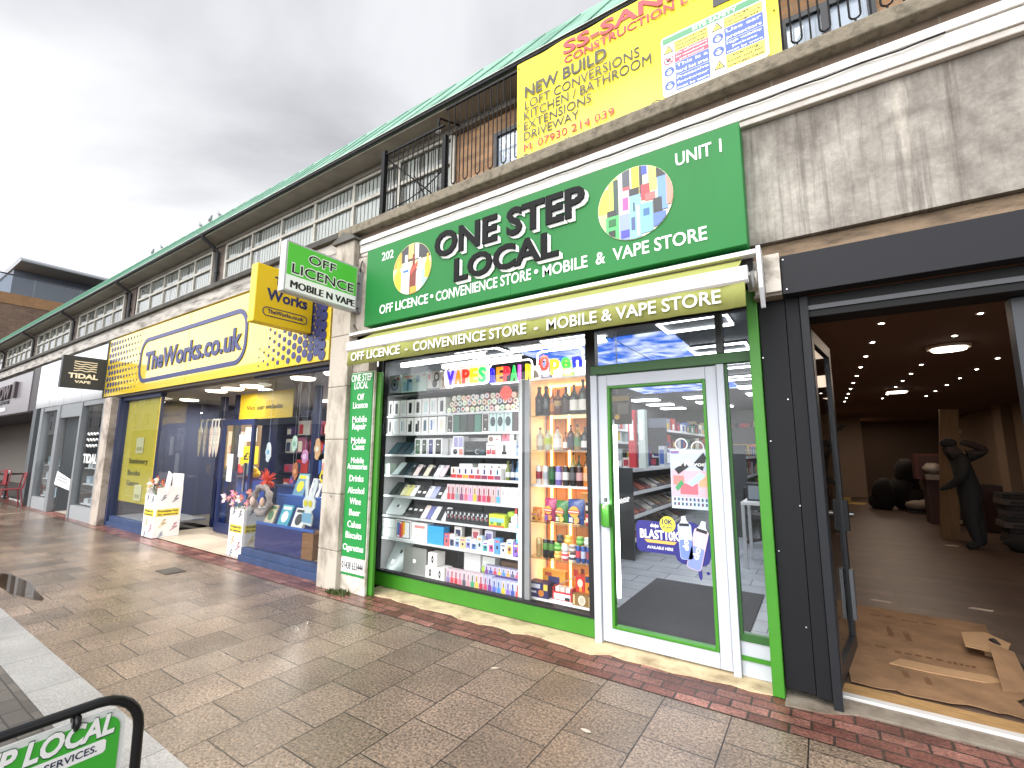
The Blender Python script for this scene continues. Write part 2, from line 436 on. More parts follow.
# ================================================================== terrace above the shops
X0, X1 = -62, 7
stone = M('b9b1a3', .85, var=.5, vs=2.2, bump=.4, bs=25, dirt='857b6c')
white = M('e8e4de', .7, var=1.5, vs=2.2, bump=.2, bs=30, dirt='c2b8ac')
ledm = M('857c6b', .95, var=1.0, vs=14, bump=.9, bs=35, dirt='3f3a31')
ored = brick('orange_brick', 'b58c66', '94704f', '9a8b76', .215, .075, .006, axes='xz', rough=.85, var=.3, vs=2, bumps=.8)
dark = brick('dark_brick', '5b4f48', '71635a', '6e665d', .215, .075, .006, axes='xz', rough=.85, var=.3, vs=2, bumps=.8)
T = thing('terrace_building', 'long post-war brick terrace with green copper roof above the shops', 'building', (-4, 4.6, 0))
mb = MB(); mb.box(-5.0, X1, 4.25, 4.6, 4.2, 5.79, ored); mb.build('wall', T)
mb = MB(); mb.box(X0, -5.0, 4.27, 4.6, 4.2, 5.79, dark); mb.build('wall', T, label='dark brown brick stretch of wall')
mb = MB(); mb.box(X0, X1, 3.62, 4.25, 4.12, 4.30, M('6f675c', .9)); mb.build('balcony_floor', T)
# concrete ledge, brick course and painted cornice
mb = MB()
mb.prism([(3.40, 4.20), (3.40, 4.31), (3.44, 4.335), (3.66, 4.34), (3.66, 4.20)], 'yz', -4.95, X1, ledm); mb.build('ledge', T, bevel=.012)
mb = MB(); mb.box(-4.95, X1, 3.50, 3.7, 4.10, 4.20, brick('course', '6d5c4e', '7c6b5c', '837a6d', .3, .1, .008, axes='xz', var=.4, rough=.9)); mb.build('brick_course', T)
mb = MB()
mb.prism([(3.43, 4.03), (3.43, 4.09), (3.45, 4.105), (3.7, 4.12), (3.7, 4.03)], 'yz', -4.55, X1, white)
mb.prism([(3.445, 3.93), (3.445, 4.027), (3.7, 4.027), (3.7, 3.93)], 'yz', -4.55, X1, white)
mb.prism([(3.47, 3.89), (3.46, 3.927), (3.7, 3.927), (3.7, 3.89)], 'yz', -4.55, X1, M('ddd6ce', .7, var=1.2, vs=4, dirt='a89c90'))
mb.build('cornice', T, bevel=.006)
# terrace ledge over the other shops: dark flashing on flaking white render
mb = MB()
mb.prism([(3.40, 4.22), (3.40, 4.30), (3.46, 4.33), (4.0, 4.36), (4.0, 4.22)], 'yz', X0, -4.95, M('4a4742', .8, var=.5, vs=4, bump=.5)); mb.build('ledge', T, bevel=.008, label='dark leaded ledge')
mb = MB(); mb.box(X0, -4.95, 3.46, 3.8, 3.98, 4.215, M('b9b4ac', .8, var=.5, vs=2.6, bump=.6, bs=14, vst=(.7, 1, 5), dirt='5a554f')); mb.build('cornice', T, label='flaking white rendered cornice')
mb = MB(); mb.box(X0, -4.95, 3.56, 3.9, 2.62, 3.98, M('6d675f', .9)); mb.build('lintel_beam', T)
# stained concrete beam over the right-hand unit
def stained():
    m = bpy.data.materials.new('stained_concrete'); m.use_nodes = True; t = m.node_tree; b = t.nodes['Principled BSDF']
    tx = nd(t, 'ShaderNodeTexCoord')
    def noise(sc, st, det=6, rgh=.6):
        mpn = nd(t, 'ShaderNodeMapping'); mpn.inputs['Scale'].default_value = st; t.links.new(tx.outputs['Object'], mpn.inputs[0])
        n = nd(t, 'ShaderNodeTexNoise'); n.inputs['Scale'].default_value = sc; n.inputs['Detail'].default_value = det; n.inputs['Roughness'].default_value = rgh
        t.links.new(mpn.outputs[0], n.inputs['Vector']); return n.outputs[0]
    def mr(x, a, b_, c=0, d=1):
        q = nd(t, 'ShaderNodeMapRange'); q.inputs[1].default_value = a; q.inputs[2].default_value = b_; q.inputs[3].default_value = c; q.inputs[4].default_value = d
        t.links.new(x, q.inputs[0]); return q.outputs[0]
    def mix(f, a, b_):
        q = nd(t, 'ShaderNodeMix', data_type='RGBA'); t.links.new(f, q.inputs[0])
        for s_, v in ((6, a), (7, b_)):
            if isinstance(v, str): q.inputs[s_].default_value = lin(v)
            else: t.links.new(v, q.inputs[s_])
        return q.outputs[2]
    base = mix(mr(noise(1.9, (1, 1, 1), 7, .7), .38, .64), '78726a', 'b3ada3')
    streak = mr(noise(2.4, (5.5, 1, .22), 7, .7), .50, .68)
    base = mix(math_(t, 'MULTIPLY', streak, .8), base, '565049')
    pale = mr(noise(3.5, (2.2, 1, .35), 5), .60, .75)
    base = mix(math_(t, 'MULTIPLY', pale, .7), base, 'cfc6b8')
    s = nd(t, 'ShaderNodeSeparateXYZ'); t.links.new(tx.outputs['Object'], s.inputs[0])
    wob = math_(t, 'MULTIPLY', noise(3, (1, 1, 1)), .25)
    ex = math_(t, 'DIVIDE', math_(t, 'ADD', s.outputs[0], -4.62), .25); ez = math_(t, 'DIVIDE', math_(t, 'ADD', s.outputs[2], -3.47), .17)
    d = math_(t, 'ADD', math_(t, 'SQRT', math_(t, 'ADD', math_(t, 'MULTIPLY', ex, ex), math_(t, 'MULTIPLY', ez, ez))), wob)
    ring = math_(t, 'MULTIPLY', mr(d, .80, 1.08), mr(d, 1.42, 1.1))
    base = mix(math_(t, 'MULTIPLY', math_(t, 'MULTIPLY', ring, mr(noise(2.6, (1, 1, 1)), .34, .56)), .42), base, '4e4841')
    jx = math_(t, 'ABSOLUTE', math_(t, 'ADD', math_(t, 'FRACT', math_(t, 'MULTIPLY', s.outputs[0], 2.4)), -.5))
    base = mix(math_(t, 'MULTIPLY', mr(jx, .012, .0), .22), base, '57504a')
    topd = math_(t, 'MULTIPLY', mr(math_(t, 'ADD', s.outputs[2], math_(t, 'MULTIPLY', noise(5, (3, 1, .6)), .5)), 3.9, 4.15), .55)
    base = mix(topd, base, '4d463e')
    fine = mr(noise(40, (1, 1, 1), 4, .7), .3, .7, .88, 1.1)
    v = nd(t, 'ShaderNodeVectorMath', operation='SCALE'); t.links.new(base, v.inputs[0]); t.links.new(fine, v.inputs['Scale'])
    t.links.new(v.outputs[0], b.inputs['Base Color']); b.inputs['Roughness'].default_value = .85
    bp = nd(t, 'ShaderNodeBump'); bp.inputs['Strength'].default_value = .35; bp.inputs['Distance'].default_value = .01
    t.links.new(noise(9, (1, 1, 1), 8, .7), bp.inputs['Height']); t.links.new(bp.outputs[0], b.inputs['Normal'])
    return m
conc = stained()
mb = MB(); mb.box(-4.55, X1, 3.51, 3.88, 2.99, 3.89, conc); mb.build('concrete_beam', T)
mb = MB(); mb.box(-.3, X1, 3.56, 3.88, 2.87, 2.985, M('8a7660', .9, var=.8, vs=5, vst=(1, 1, 4), bump=.5, dirt='4c4034')); mb.build('beam_soffit_board', T)
# copper roof with standing seams
cop = M('86ad9a', .7, var=.28, vs=1.2, vst=(1, 1, .4), dirt='5f8a76')
mb = MB(); ca, sa = math.cos(R(52)), math.sin(R(52)); yb, zb = 3.83, 5.825
L2 = 2.3
mb.prism([(yb, zb), (yb+L2*ca, zb+L2*sa), (yb+L2*ca+2.2, zb+L2*sa+.1), (yb+L2*ca+2.2, zb-.02), (yb, zb-.03)], 'yz', X0, X1, cop)
x = X0+.3
while x < X1:
    mb.prism([(yb-.01, zb), (yb-.015, zb+.006), (yb+(L2-.3)*ca-.012, zb+(L2-.3)*sa+.006), (yb+(L2-.3)*ca, zb+(L2-.3)*sa)], 'yz', x, x+.03, M('6f9c86', .6)); x += .55
mb.build('roof', T)
mb = MB(); mb.box(X0, X1, 3.87, 4.25, 5.765, 5.80, M('a8a297', .8, var=.2)); mb.box(X0, X1, 4.17, 4.25, 5.68, 5.764, M('7d776c', .8, var=.2)); mb.build('soffit', T)
gm = M('2c2c30', .5)
mb = MB(); mb.prism([(3.835+.02*math.cos(R(a)), 5.803+.02*math.sin(R(a))) for a in range(180, 361, 20)]+[(3.855, 5.815), (3.815, 5.815)], 'yz', X0, X1, gm, True)
mb.box(X0, X1, 3.865, 3.88, 5.802, 5.82, M('8d877c', .8, var=.2)); mb.build('gutter', T)
mb = MB(); mb.box(X0, X1, 3.80, 3.86, 5.817, 5.826, M('c8cfc9', .6)); mb.build('roof_edge_flashing', T)
# first floor windows, dark piers and rainwater pipes between them
fr = M('b7b3a8', .6, var=.25, vs=6); bl = M('c4c2bb', .7)
upg = glass((.9, .92, .92), 1.5)
def strip(xa, xb, n, lab):
    f = MB()
    zl = (4.45, 4.92, 5.30, 5.66)
    for z in zl: f.box(xa, xb, 4.19, 4.245, z-.025, z+.025, fr)
    for i in range(n+1):
        x = xa+(xb-xa)*i/n; w = .035 if i in (0, n) else .024
        f.box(x-w, x+w, 4.195, 4.243, 4.45, 5.66, fr)
    wf = f.build('window', T, label=lab)
    p = MB(); p.box(xa+.03, xb-.03, 4.222, 4.228, 4.47, 5.64, upg); p.build('pane', wf)
    b = MB()
    x = xa+.05
    while x < xb-.1:
        w = .075
        b.prism([(x, 4.236), (x+w, 4.230), (x+w, 4.232), (x, 4.238)], 'xy', 4.47, 5.62, bl if random.random() > .12 else M('77746c', .8)); x += .088
    b.build('blind', wf)
for xa, xb, n, lb in ((-9.8, -3.75, 6, 'grey framed window strip with pale blinds beside the balcony'), (-14.4, -10.4, 5, None), (-19.2, -15.4, 5, None), (-24.0, -20.1, 5, None), (-28.8, -24.9, 5, None), (-33.6, -29.7, 5, None), (-38.4, -34.5, 5, None), (-43.2, -39.3, 5, None)):
    strip(xa, xb, n, lb)
for x in (-10.02, -14.75, -19.5, -24.3, -29.1, -33.9, -38.7):
    p = MB(); p.box(x-.22, x+.2, 4.20, 4.268, 4.34, 5.68, dark); p.build('brick_pier', T)
    d = MB(); d.tube([(x-.02, 3.835, 5.79), (x-.02, 3.85, 5.74), (x-.02, 4.10, 5.60), (x-.02, 4.15, 5.54), (x-.02, 4.15, 4.35)], .035, gm, 8)
    d.cyl((x-.02, 4.15, 5.1), (x-.02, 4.15, 5.16), .045, gm); d.build('downpipe', T)
def dwin(xa, xb, za, zb):
    f = MB(); k = M('2b2d31', .4)
    for a, b, c, d in ((xa, xa+.05, za, zb), (xb-.05, xb, za, zb), (xa+.05, xb-.05, za, za+.05), (xa+.05, xb-.05, zb-.05, zb), ((xa+xb)/2-.03, (xa+xb)/2+.03, za+.05, zb-.05)):
        f.box(a, b, 4.20, 4.249, c, d, k)
    w = f.build('window', T, label='dark grey framed window behind the balcony railing')
    p = MB(); p.box(xa+.05, xb-.05, 4.225, 4.23, za+.05, zb-.05, glass((.93, .95, .97), 1.5)); p.build('pane', w)
    p = MB(); p.box(xa+.05, xb-.05, 4.235, 4.238, za+.05, zb-.05, M('d4dae2', .6)); p.build('blind', w)
dwin(-3.08, -2.2, 4.4, 5.42); dwin(-.03, .62, 4.30, 5.25)
# light stone pier between the two shops
P_ = MB(); q = M('beb5a7', .85, var=.6, vs=3.2, bump=.4, bs=22, vst=(1.5, 1.5, .6), dirt='6f665b')
z = 0
for i, h in enumerate((.42, .62, .62, .62, .62, .62, .57)):
    P_.box(-4.91, -4.56, 3.37, 3.75, z+(.004 if i else 0), z+h, q); z += h
pr = thing('stone_pier', 'pale weathered stone pier between the yellow bookshop and the green shop', 'pier', (-4.73, 3.5, 0))
P_.build('shaft', pr, bevel=.008)
c = MB(); c.prism([(-4.95, z), (-4.52, z), (-4.52, z+.03), (-4.73, z+.12), (-4.95, z+.03)], 'xz', 3.33, 3.8, M('5d5a55', .7, var=.3)); c.build('lead_cap', pr)
b = MB(); b.cyl((-4.73, 3.372, 1.02), (-4.73, 3.362, 1.02), .018, M('d8d8d8', .3, met=.8)); b.build('bolt', pr)
# white block and black cladding between the shop and the empty unit
# ================================================================== the green convenience shop
grn = M('3c8420', .45, var=.08, vs=5); grd = M('2e5f2a', .45); alu = M('c3c8d1', .4, var=.05)
blk = M('17171a', .45); gry = M('8d9092', .4); sgn = M('147631', .5, spec=.35, var=.09, vs=1.6, vst=(1, 1, .5)); wht = M('f4f4f2', .5); pane = glass((.985, .99, .99), 1.38)
SH = thing('convenience_shop', 'green framed corner shop unit with lit display windows and white glass door', 'shop', (-2.3, 3.8, 0))
p = MB(); p.box(-4.197, -4.085, 3.475, 3.51, .006, 2.42, grn); p.prism([(-4.197, 3.511), (-4.18, 3.511), (-4.358, 3.752), (-4.375, 3.752)], 'xy', .013, 2.42, grn); p.build('post', SH, bevel=.006)
p = MB(); p.box(-.37, -.302, 3.58, 3.80, .005, 2.70, grn); p.build('post', SH, bevel=.006)
p = MB(); p.box(-4.37, -1.645, 3.755, 3.80, .022, .168, grn); p.box(-4.37, -1.645, 3.745, 3.81, .172, .196, blk); p.build('plinth', SH, bevel=.003)
f = MB()
f.box(-4.37, -4.335, 3.74, 3.80, .20, 2.6, blk)
f.box(-2.39, -2.362, 3.776, 3.81, .20, 2.232, M('3a3c3e', .4)); f.box(-2.36, -2.308, 3.776, 3.81, .20, 2.232, gry)
f.box(-1.70, -1.645, 3.74, 3.80, .20, 2.6, blk)
f.box(-4.37, -.37, 3.74, 3.80, 2.602, 2.66, blk)
f.build('window_frame', SH)
for a, b, c, d in ((-4.335, -1.70, .196, 2.6),):
    p = MB(); p.box(a, b, 3.765, 3.773, c, d, pane); p.build('window_pane', SH)
dfm = MB()
dfm.box(-1.643, -1.585, 3.71, 3.81, .012, 2.20, alu); dfm.box(-.615, -.565, 3.71, 3.81, .012, 2.20, alu)
dfm.box(-1.643, -.372, 3.72, 3.80, 2.205, 2.285, grd); dfm.box(-.61, -.56, 3.72, 3.80, 2.287, 2.6, M('3b3d3e', .4)); dfm.box(-1.643, -1.60, 3.72, 3.80, 2.287, 2.6, blk)
dfm.build('door_frame', SH, bevel=.004)
p = MB(); p.box(-1.6, -.61, 3.765, 3.773, 2.287, 2.6, pane); p.build('transom_pane', SH)
p = MB(); p.box(-.553, -.385, 3.765, 3.773, .30, 2.2, pane); p.box(-.553, -.385, 3.765, 3.773, 2.287, 2.6, pane); p.build('sidelight_pane', SH)
p = MB(); p.box(-.563, -.372, 3.755, 3.79, .015, .27, alu); p.box(-.563, -.372, 3.745, 3.80, .245, .295, grd); p.box(-.563, -.372, 3.745, 3.754, .12, .15, M('3c8420', .45))
p.box(-.563, -.545, 3.745, 3.80, .295, 2.2, grd); p.build('sidelight_panel', SH)
D = MB()
for a, b, c, d in ((-1.58, -1.50, .03, 2.195), (-.70, -.62, .03, 2.195), (-1.498, -.702, .03, .135), (-1.498, -.702, 2.10, 2.195)): D.box(a, b, 3.735, 3.785, c, d, alu)
for a, b, c, d in ((-1.498, -1.475, .138, 2.098), (-.725, -.702, .138, 2.098), (-1.474, -.726, .138, .16), (-1.474, -.726, 2.076, 2.098)): D.box(a, b, 3.728, 3.79, c, d, grn)
dr = D.build('door', SH, bevel=.003)
p = MB(); p.box(-1.474, -.726, 3.757, 3.763, .16, 2.076, pane); p.build('door_pane', dr)
p = MB(); p.box(-1.575, -1.50, 3.715, 3.734, .93, 1.11, grn); p.box(-1.535, -1.475, 3.655, 3.714, .93, 1.11, grn); p.cyl((-1.52, 3.7, 1.13), (-1.52, 3.7, 1.16), .012, M('888888', .3, met=1)); p.build('handle', dr, bevel=.008)
# inside: floor, walls, ceiling
tile = brick('floor_tiles', 'b4b8bc', 'c0c4c8', '74787c', .6, .3, .006, axes='xy', rough=.25, var=.12, vs=3, bumps=.1)
p = MB(); p.quad((-4.45, 3.80, .014), (-.2, 3.80, .014), (-.2, 17, .014), (-4.45, 17, .014), tile); p.build('shop_floor', SH)
p = MB(); p.box(-4.53, -4.45, 3.80, 17, 0, 2.95, M('6f7374', .7)); p.build('side_wall', SH)
p = MB(); p.box(-.26, -.14, 3.80, 17, 0, 2.95, M('6f7476', .7)); p.build('side_wall', SH)
p = MB(); p.box(-4.53, -.14, 17, 17.1, 0, 2.95, M('6a7070', .7)); p.build('back_wall', SH)
p = MB(); p.box(-4.53, -.14, 3.70, 17, 2.90, 3.0, M('565c60', .7)); p.build('shop_ceiling', SH)
p = MB(); p.box(-4.53, -.2, 3.62, 3.70, 2.66, 3.0, M('2b2b2b', .8)); p.build('window_head', SH)
mt = MB(); mt.box(-1.77, -.62, 4.15, 5.86, .016, .026, M('48494d', .95, var=.2, vs=60, bump=.5, bs=300)); solo(mt, 'door_mat', 'large dark grey ribbed mat on pale tiles behind the glass door', 'mat')
# ceiling lights: square LED frames in rows, with bright strips
led = M('f4f8ff', .5, emit=5)
def led_frame(x, y, lab):
    t = thing('ceiling_light', lab, 'ceiling light', (x, y, 2.86), 'square LED frame lights on the shop ceiling')
    m = MB(); a, b, w = .34, .22, .020
    for q in ((-a, a, -b, -b+w), (-a, a, b-w, b), (-a, -a+w, -b+w, b-w), (a-w, a, -b+w, b-w)): m.box(*q, -.01, .012, led)
    m.build('tube_frame', t, local=True)
    m = MB(); m.box(-a, a, -b, b, .014, .03, M('777c80', .6)); m.build('mounting_plate', t, local=True)
    return t
proto = None; k = 0; rows = 0
for y in (4.95, 6.35, 7.75, 9.15, 10.55, 11.95, 13.35, 14.75):
    for j, x in enumerate((-3.75, -2.4, -1.0)):
        if 5.1 < y < 10.9 and x < -1.2: continue
        lb = 'rectangular frame light, %s row back from the door, %s' % (nth(rows), ('nearest the side wall', 'middle one', 'nearest the sidelight')[j])
        if proto is None: proto = led_frame(x, y, lb)
        else: dup(proto, (x, y, 2.86), lb)
    rows += 1
for y in (5.6, 8.3, 11, 14):
    l = bpy.data.lights.new('ceiling_lamp', 'AREA'); l.shape = 'RECTANGLE'; l.size = 3.2; l.size_y = 1.6; l.energy = 34; l.color = (.95, .98, 1)
    o = bpy.data.objects.new('ceiling_lamp', l); COL.objects.link(o); o.location = (-2.3, y, 2.82)
# backlit blue-sky panels in the ceiling
def skymat():
    m = bpy.data.materials.new('sky_print'); m.use_nodes = True; t = m.node_tree; b = t.nodes['Principled BSDF']
    tx = nd(t, 'ShaderNodeTexCoord'); n = nd(t, 'ShaderNodeTexNoise'); n.inputs['Scale'].default_value = 3.2; n.inputs['Detail'].default_value = 5; n.inputs['Distortion'].default_value = .4
    oi = nd(t, 'ShaderNodeObjectInfo'); ad = nd(t, 'ShaderNodeVectorMath', operation='ADD'); t.links.new(tx.outputs['Object'], ad.inputs[0]); t.links.new(oi.outputs['Location'], ad.inputs[1]); t.links.new(ad.outputs[0], n.inputs['Vector'])
    r = nd(t, 'ShaderNodeValToRGB'); r.color_ramp.elements[0].position = .42; r.color_ramp.elements[0].color = (.02, .14, .75, 1); r.color_ramp.elements[1].position = .64; r.color_ramp.elements[1].color = (.85, .93, 1, 1)
    t.links.new(n.outputs[0], r.inputs[0]); t.links.new(r.outputs[0], b.inputs['Emission Color']); b.inputs['Emission Strength'].default_value = .75; b.inputs['Base Color'].default_value = (.05, .1, .2, 1)
    return m
skm = skymat(); k = 0
for j, y in enumerate((5.55, 6.35, 7.15, 7.95, 8.75, 9.55, 10.35)):
    for i, x in enumerate((-3.05, -2.35, -1.65)):
        m = MB(); m.box(x-.33, x+.33, y-.38, y+.38, 2.878, 2.895, skm)
        solo(m, 'light_panel', 'backlit blue sky picture panel, %s row back, %s across' % (nth(j), nth(i)), 'light panel', 'blue sky panels on the shop ceiling')
# strip lights over the display window
for i, (x0_, x1_, y, z) in enumerate(((-4.35, -3.05, 4.02, 2.60), (-4.2, -2.95, 4.62, 2.66), (-3.3, -2.0, 4.95, 2.84))):
    m = MB(); m.cyl((x0_, y, z), (x1_, y, z), .025, M('ffffff', .5, emit=4)); 
    t = thing('tube_light', 'bright white tube light above the display window, %s from the glass' % nth(i), 'tube light', ((x0_+x1_)/2, y, z), 'white tube lights over the window display')
    m.build('tube', t); m = MB(); m.box(x0_-.03, x1_+.03, y-.03, y+.03, z+.03, z+.05, wht); m.build('batten', t)
    l = bpy.data.lights.new('tube_lamp', 'AREA'); l.shape = 'RECTANGLE'; l.size = 1.3; l.size_y = .1; l.energy = 1.6 if i == 0 else 1.5
    o = bpy.data.objects.new('tube_lamp', l); COL.objects.link(o); o.location = ((x0_+x1_)/2, y, z-.04)
m = MB(); m.box(-4.40, -4.388, 3.83, 3.842, .25, 2.2, M('ffffff', .5, emit=3)); m.box(-4.41, -4.401, 3.825, 3.85, .22, 2.25, alu); solo(m, 'strip_light', 'thin upright white strip light up the window edge by the green post', 'strip light')
for x, az in ((-4.36, -55), (-2.50, 55)):  # lamp by the divider is added fill; only the post side has a strip
    l = bpy.data.lights.new('display_strip_and_fill', 'AREA'); l.shape = 'RECTANGLE'; l.size = .05; l.size_y = 2.0; l.energy = 2.0 if x < -4 else .7; l.color = (.97, .99, 1)
    o = bpy.data.objects.new('display_strip_and_fill', l); COL.objects.link(o); o.location = (x, 3.805, 1.2); o.rotation_euler = (R(90), 0, R(az))

# ---- fascia sign
F = thing('fascia_sign', 'large green shop sign box with black raised shop name and two round pictures', 'sign', (-2.28, 3.42, 2.94))
m = MB(); m.box(-4.26, -.31, 3.335, 3.50, 2.94, 3.85, sgn); m.build('sign_box', F, bevel=.004)
m = MB(); m.box(-2.242, -2.238, 3.333, 3.336, 2.945, 3.845, M('0e6d32', .5)); m.build('panel_joint', F)
def raised(s, x0_, z0_, w, cap):
    a = MB(); 
    for k_ in range(1, 5): a.text(s, wht, (x0_+.007*k_, 3.334-.0005*k_, z0_-.007*k_), FU, FV, w, cap, bold=.03, ext=.010+.002*(5-k_))
    a.build('letter_shadow', F)
    b = MB(); b.text(s, M('0b0b0c', .6, spec=.2), (x0_, 3.332, z0_), FU, FV, w, cap, bold=.03, ext=.035); b.build('lettering', F)
raised('ONE STEP', -3.16, 3.50, 1.68, .262); raised('LOCAL', -2.89, 3.195, 1.16, .232)
a = MB()
a.text('202', wht, (-4.00, 3.334, 3.67), FU, FV, .19, .10, bold=.012)
a.text('UNIT 1', wht, (-.75, 3.334, 3.665), FU, FV, .32, .105, bold=.015)
a.text('OFF LICENCE', wht, (-4.0, 3.334, 3.045), FU, FV, .74, .105, bold=.015)
a.cyl((-3.205, 3.335, 3.105), (-3.205, 3.327, 3.105), .02, wht)
a.text('CONVENIENCE STORE', wht, (-3.15, 3.334, 3.042), FU, FV, 1.13, .105, bold=.015)
a.cyl((-1.965, 3.335, 3.10), (-1.965, 3.327, 3.10), .02, wht)
a.text('MOBILE  &  VAPE STORE', wht, (-1.9, 3.334, 3.038), FU, FV, 1.34, .105, bold=.015)
a.build('lettering', F, label='white sign lettering')
def roundpic(cxz, r, ground_, rects, lab):
    a = MB(); a.prism([(cxz[0]+r*math.cos(2*math.pi*i/48), cxz[1]+r*math.sin(2*math.pi*i/48)) for i in range(48)], 'xz', 3.328, 3.334, M(ground_, .4))
    for k_, (pts, col) in enumerate(rects):
        pl = clip_poly([(cxz[0]+u*r, cxz[1]+v*r) for u, v in pts], cxz, r*.985)
        if len(pl) > 2: a.prism(pl, 'xz', 3.3279-.00025*(k_+1), 3.3279, M(col, .4))
    a.build('round_picture', F, label=lab)
def rc(u0, u1, v0, v1): return [(u0, v0), (u1, v0), (u1, v1), (u0, v1)]
def bott(u, w, v0, v1, nk=.3):
    h = v1-v0; return [(u-w, v0), (u+w, v0), (u+w, v0+h*.6), (u+w*nk, v0+h*.75), (u+w*nk, v1), (u-w*nk, v1), (u-w*nk, v0+h*.75), (u-w, v0+h*.6)]
roundpic((-3.51, 3.47), .285, 'e9d6a8', [
    (rc(-1, 1, .3, 1), '3b3a3c'), (rc(-.2, .1, .4, 1), 'c9b070'), (rc(.15, .35, .35, 1), 'e9e4dc'), (rc(-1, -.55, .15, .75), 'd9a23c'),
    (bott(-.72, .2, -1, .45), 'f2c83a'), (bott(-.3, .24, -1.1, .6), 'e8ecec'), (rc(-.5, -.1, -.25, .1), 'f6f8fa'), (rc(-.45, -.15, -.1, 0), '3f6fb0'), (bott(.1, .2, -1.1, .55), '7b2f1c'),
    ([(-.1, -.3), (.3, .05), (.3, .25), (-.1, -.1)], 'd84a3a'), (bott(.42, .17, -1, .35), 'f1e6ee'), (rc(.28, .56, -.5, -.1), 'd7e2ef'), (bott(.68, .14, -.9, .2), '9fc0d8'), (bott(.82, .14, -.5, .42), 'e8b52e'), (rc(-.05, .3, -1, -.72), 'd7a23f')], 'round picture of spirit bottles')
roundpic((-1.075, 3.47), .30, 'd9d4bc', [
    (rc(-1, -.6, -.1, .6), 'e7dc4a'), (rc(-.95, -.7, -1, -.1), 'f3d98a'), (rc(-.7, -.45, -.2, 1), 'c9d85a'), (rc(-.55, -.42, -.3, .8), '2f4a44'),
    (rc(-.3, -.1, .3, 1), '4a4e58'), (rc(-.28, -.12, .3, .5), 'd84a52'), (rc(-.05, .15, .2, 1), 'efd93a'), (rc(.16, .24, .1, 1), '33343a'), (rc(.22, .36, .7, 1), '3a4fb0'),
    (rc(.4, .66, .2, 1), 'f2e36a'), (rc(-.78, -.42, -1, -.22), '4fc36a'), (rc(-.74, -.5, -.22, -.05), '2a2c30'), (rc(-.36, -.1, -.3, .4), 'f3b7cf'), (rc(-.3, -.15, -.15, .2), 'e0559b'),
    (rc(-.4, -.12, -1, -.25), '8f9fd8'), (rc(-.12, .18, -1, .2), '86bdd2'), (rc(-.12, .14, .2, .4), '2d2d33'), (rc(-.02, .02, -.25, .0), '30343c'), (rc(.2, .42, 0, .42), 'df3f48'), (rc(.3, .55, -.05, .15), 'ee6a6a'),
    (rc(.18, .48, -.9, -.1), '7ab4d0'), (rc(.24, .40, -.45, -.25), '3a6a9a'), (rc(-.08, .02, -.75, -.4), '4a5a8a'), (rc(.06, .15, -.95, -.1), 'b0d4e0'), (rc(-.7, -.5, -.5, -.3), '1d6a34'), (rc(-.7, -.52, -.8, -.62), '1b2a20'), (rc(.62, .86, -.4, .5), '6f97e0'), (rc(.6, .84, .5, .8), '2b2c30'), (rc(.84, 1, -.3, .6), 'eb8f7a'), (rc(.5, .72, -.45, -.05), '33363c'), (rc(.5, .8, -.8, -.45), '5a78d0'), (rc(-.36, -.14, -.9, -.7), '4a48b8')], 'round picture of coloured vapes')
# ---- awning
A = thing('shop_awning', 'rolled olive green awning with white front bar over the display window', 'awning', (-2.25, 3.3, 2.45))
ol = M('9fa259', .85, var=.1, vs=4)
m = MB(); m.box(-4.55, -.27, 3.36, 3.44, 2.875, 2.905, wht); m.box(-4.5, -.30, 3.44, 3.62, 2.74, 2.93, M('1f1f20', .8)); m.build('hood', A)
m = MB(); m.prism([(3.41, 2.862), (3.42, 2.868), (3.16, 2.715), (3.15, 2.705)], 'yz', -4.18, -.36, ol); m.cyl((-4.2, 3.5, 2.8), (-.34, 3.5, 2.8), .055, M('c6c2a8', .7), 14); m.build('fabric', A)
m = MB(); m.prism([(3.10, 2.615), (3.10, 2.70), (3.125, 2.715), (3.16, 2.71), (3.16, 2.605), (3.12, 2.60)], 'yz', -4.24, -.30, M('e9e6ea', .4)); m.build('front_bar', A, bevel=.004)
vy = [(-4.22+3.9*i/60, 3.118+.006*math.sin(i*.9)+.004*math.sin(i*2.3)) for i in range(61)]
m = MB()
for i in range(60):
    (xa, ya), (xb, yb_) = vy[i], vy[i+1]
    m.add([(xa, ya, 2.605), (xb, yb_, 2.605), (xb, yb_-.012, 2.443), (xa, ya-.012, 2.443), (xa, ya+.003, 2.605), (xb, yb_+.003, 2.605), (xb, yb_-.009, 2.443), (xa, ya-.009, 2.443)], [(3, 2, 1, 0), (4, 5, 6, 7), (3, 7, 6, 2)], ol, True)
v = m.build('valance', A)
m = MB()
m.text('OFF LICENCE  -  CONVENIENCE STORE  -  MOBILE & VAPE STORE', wht, (-4.14, 3.096, 2.487), FU, FV, 3.68, .092, bold=.012, ext=.003); m.build('lettering', v)
for x in (-4.22, -.335):
    m = MB(); m.tube([(x+.03, 3.5, 2.82), (x+.03, 3.3, 2.62), (x+.03, 3.14, 2.66)], .018, M('9a9a98', .4)); m.cyl((x, 3.48, 2.72), (x+.06, 3.48, 2.72), .07, M('b9b6aa', .5)); m.build('arm', A)
m = MB(); m.prism([(3.36, 2.90), (3.30, 2.90), (3.33, 2.62), (3.40, 2.50), (3.42, 2.50), (3.44, 2.9)], 'yz', -.262, -.235, M('d9dbe0', .4)); m.build('end_cap', A, bevel=.003)
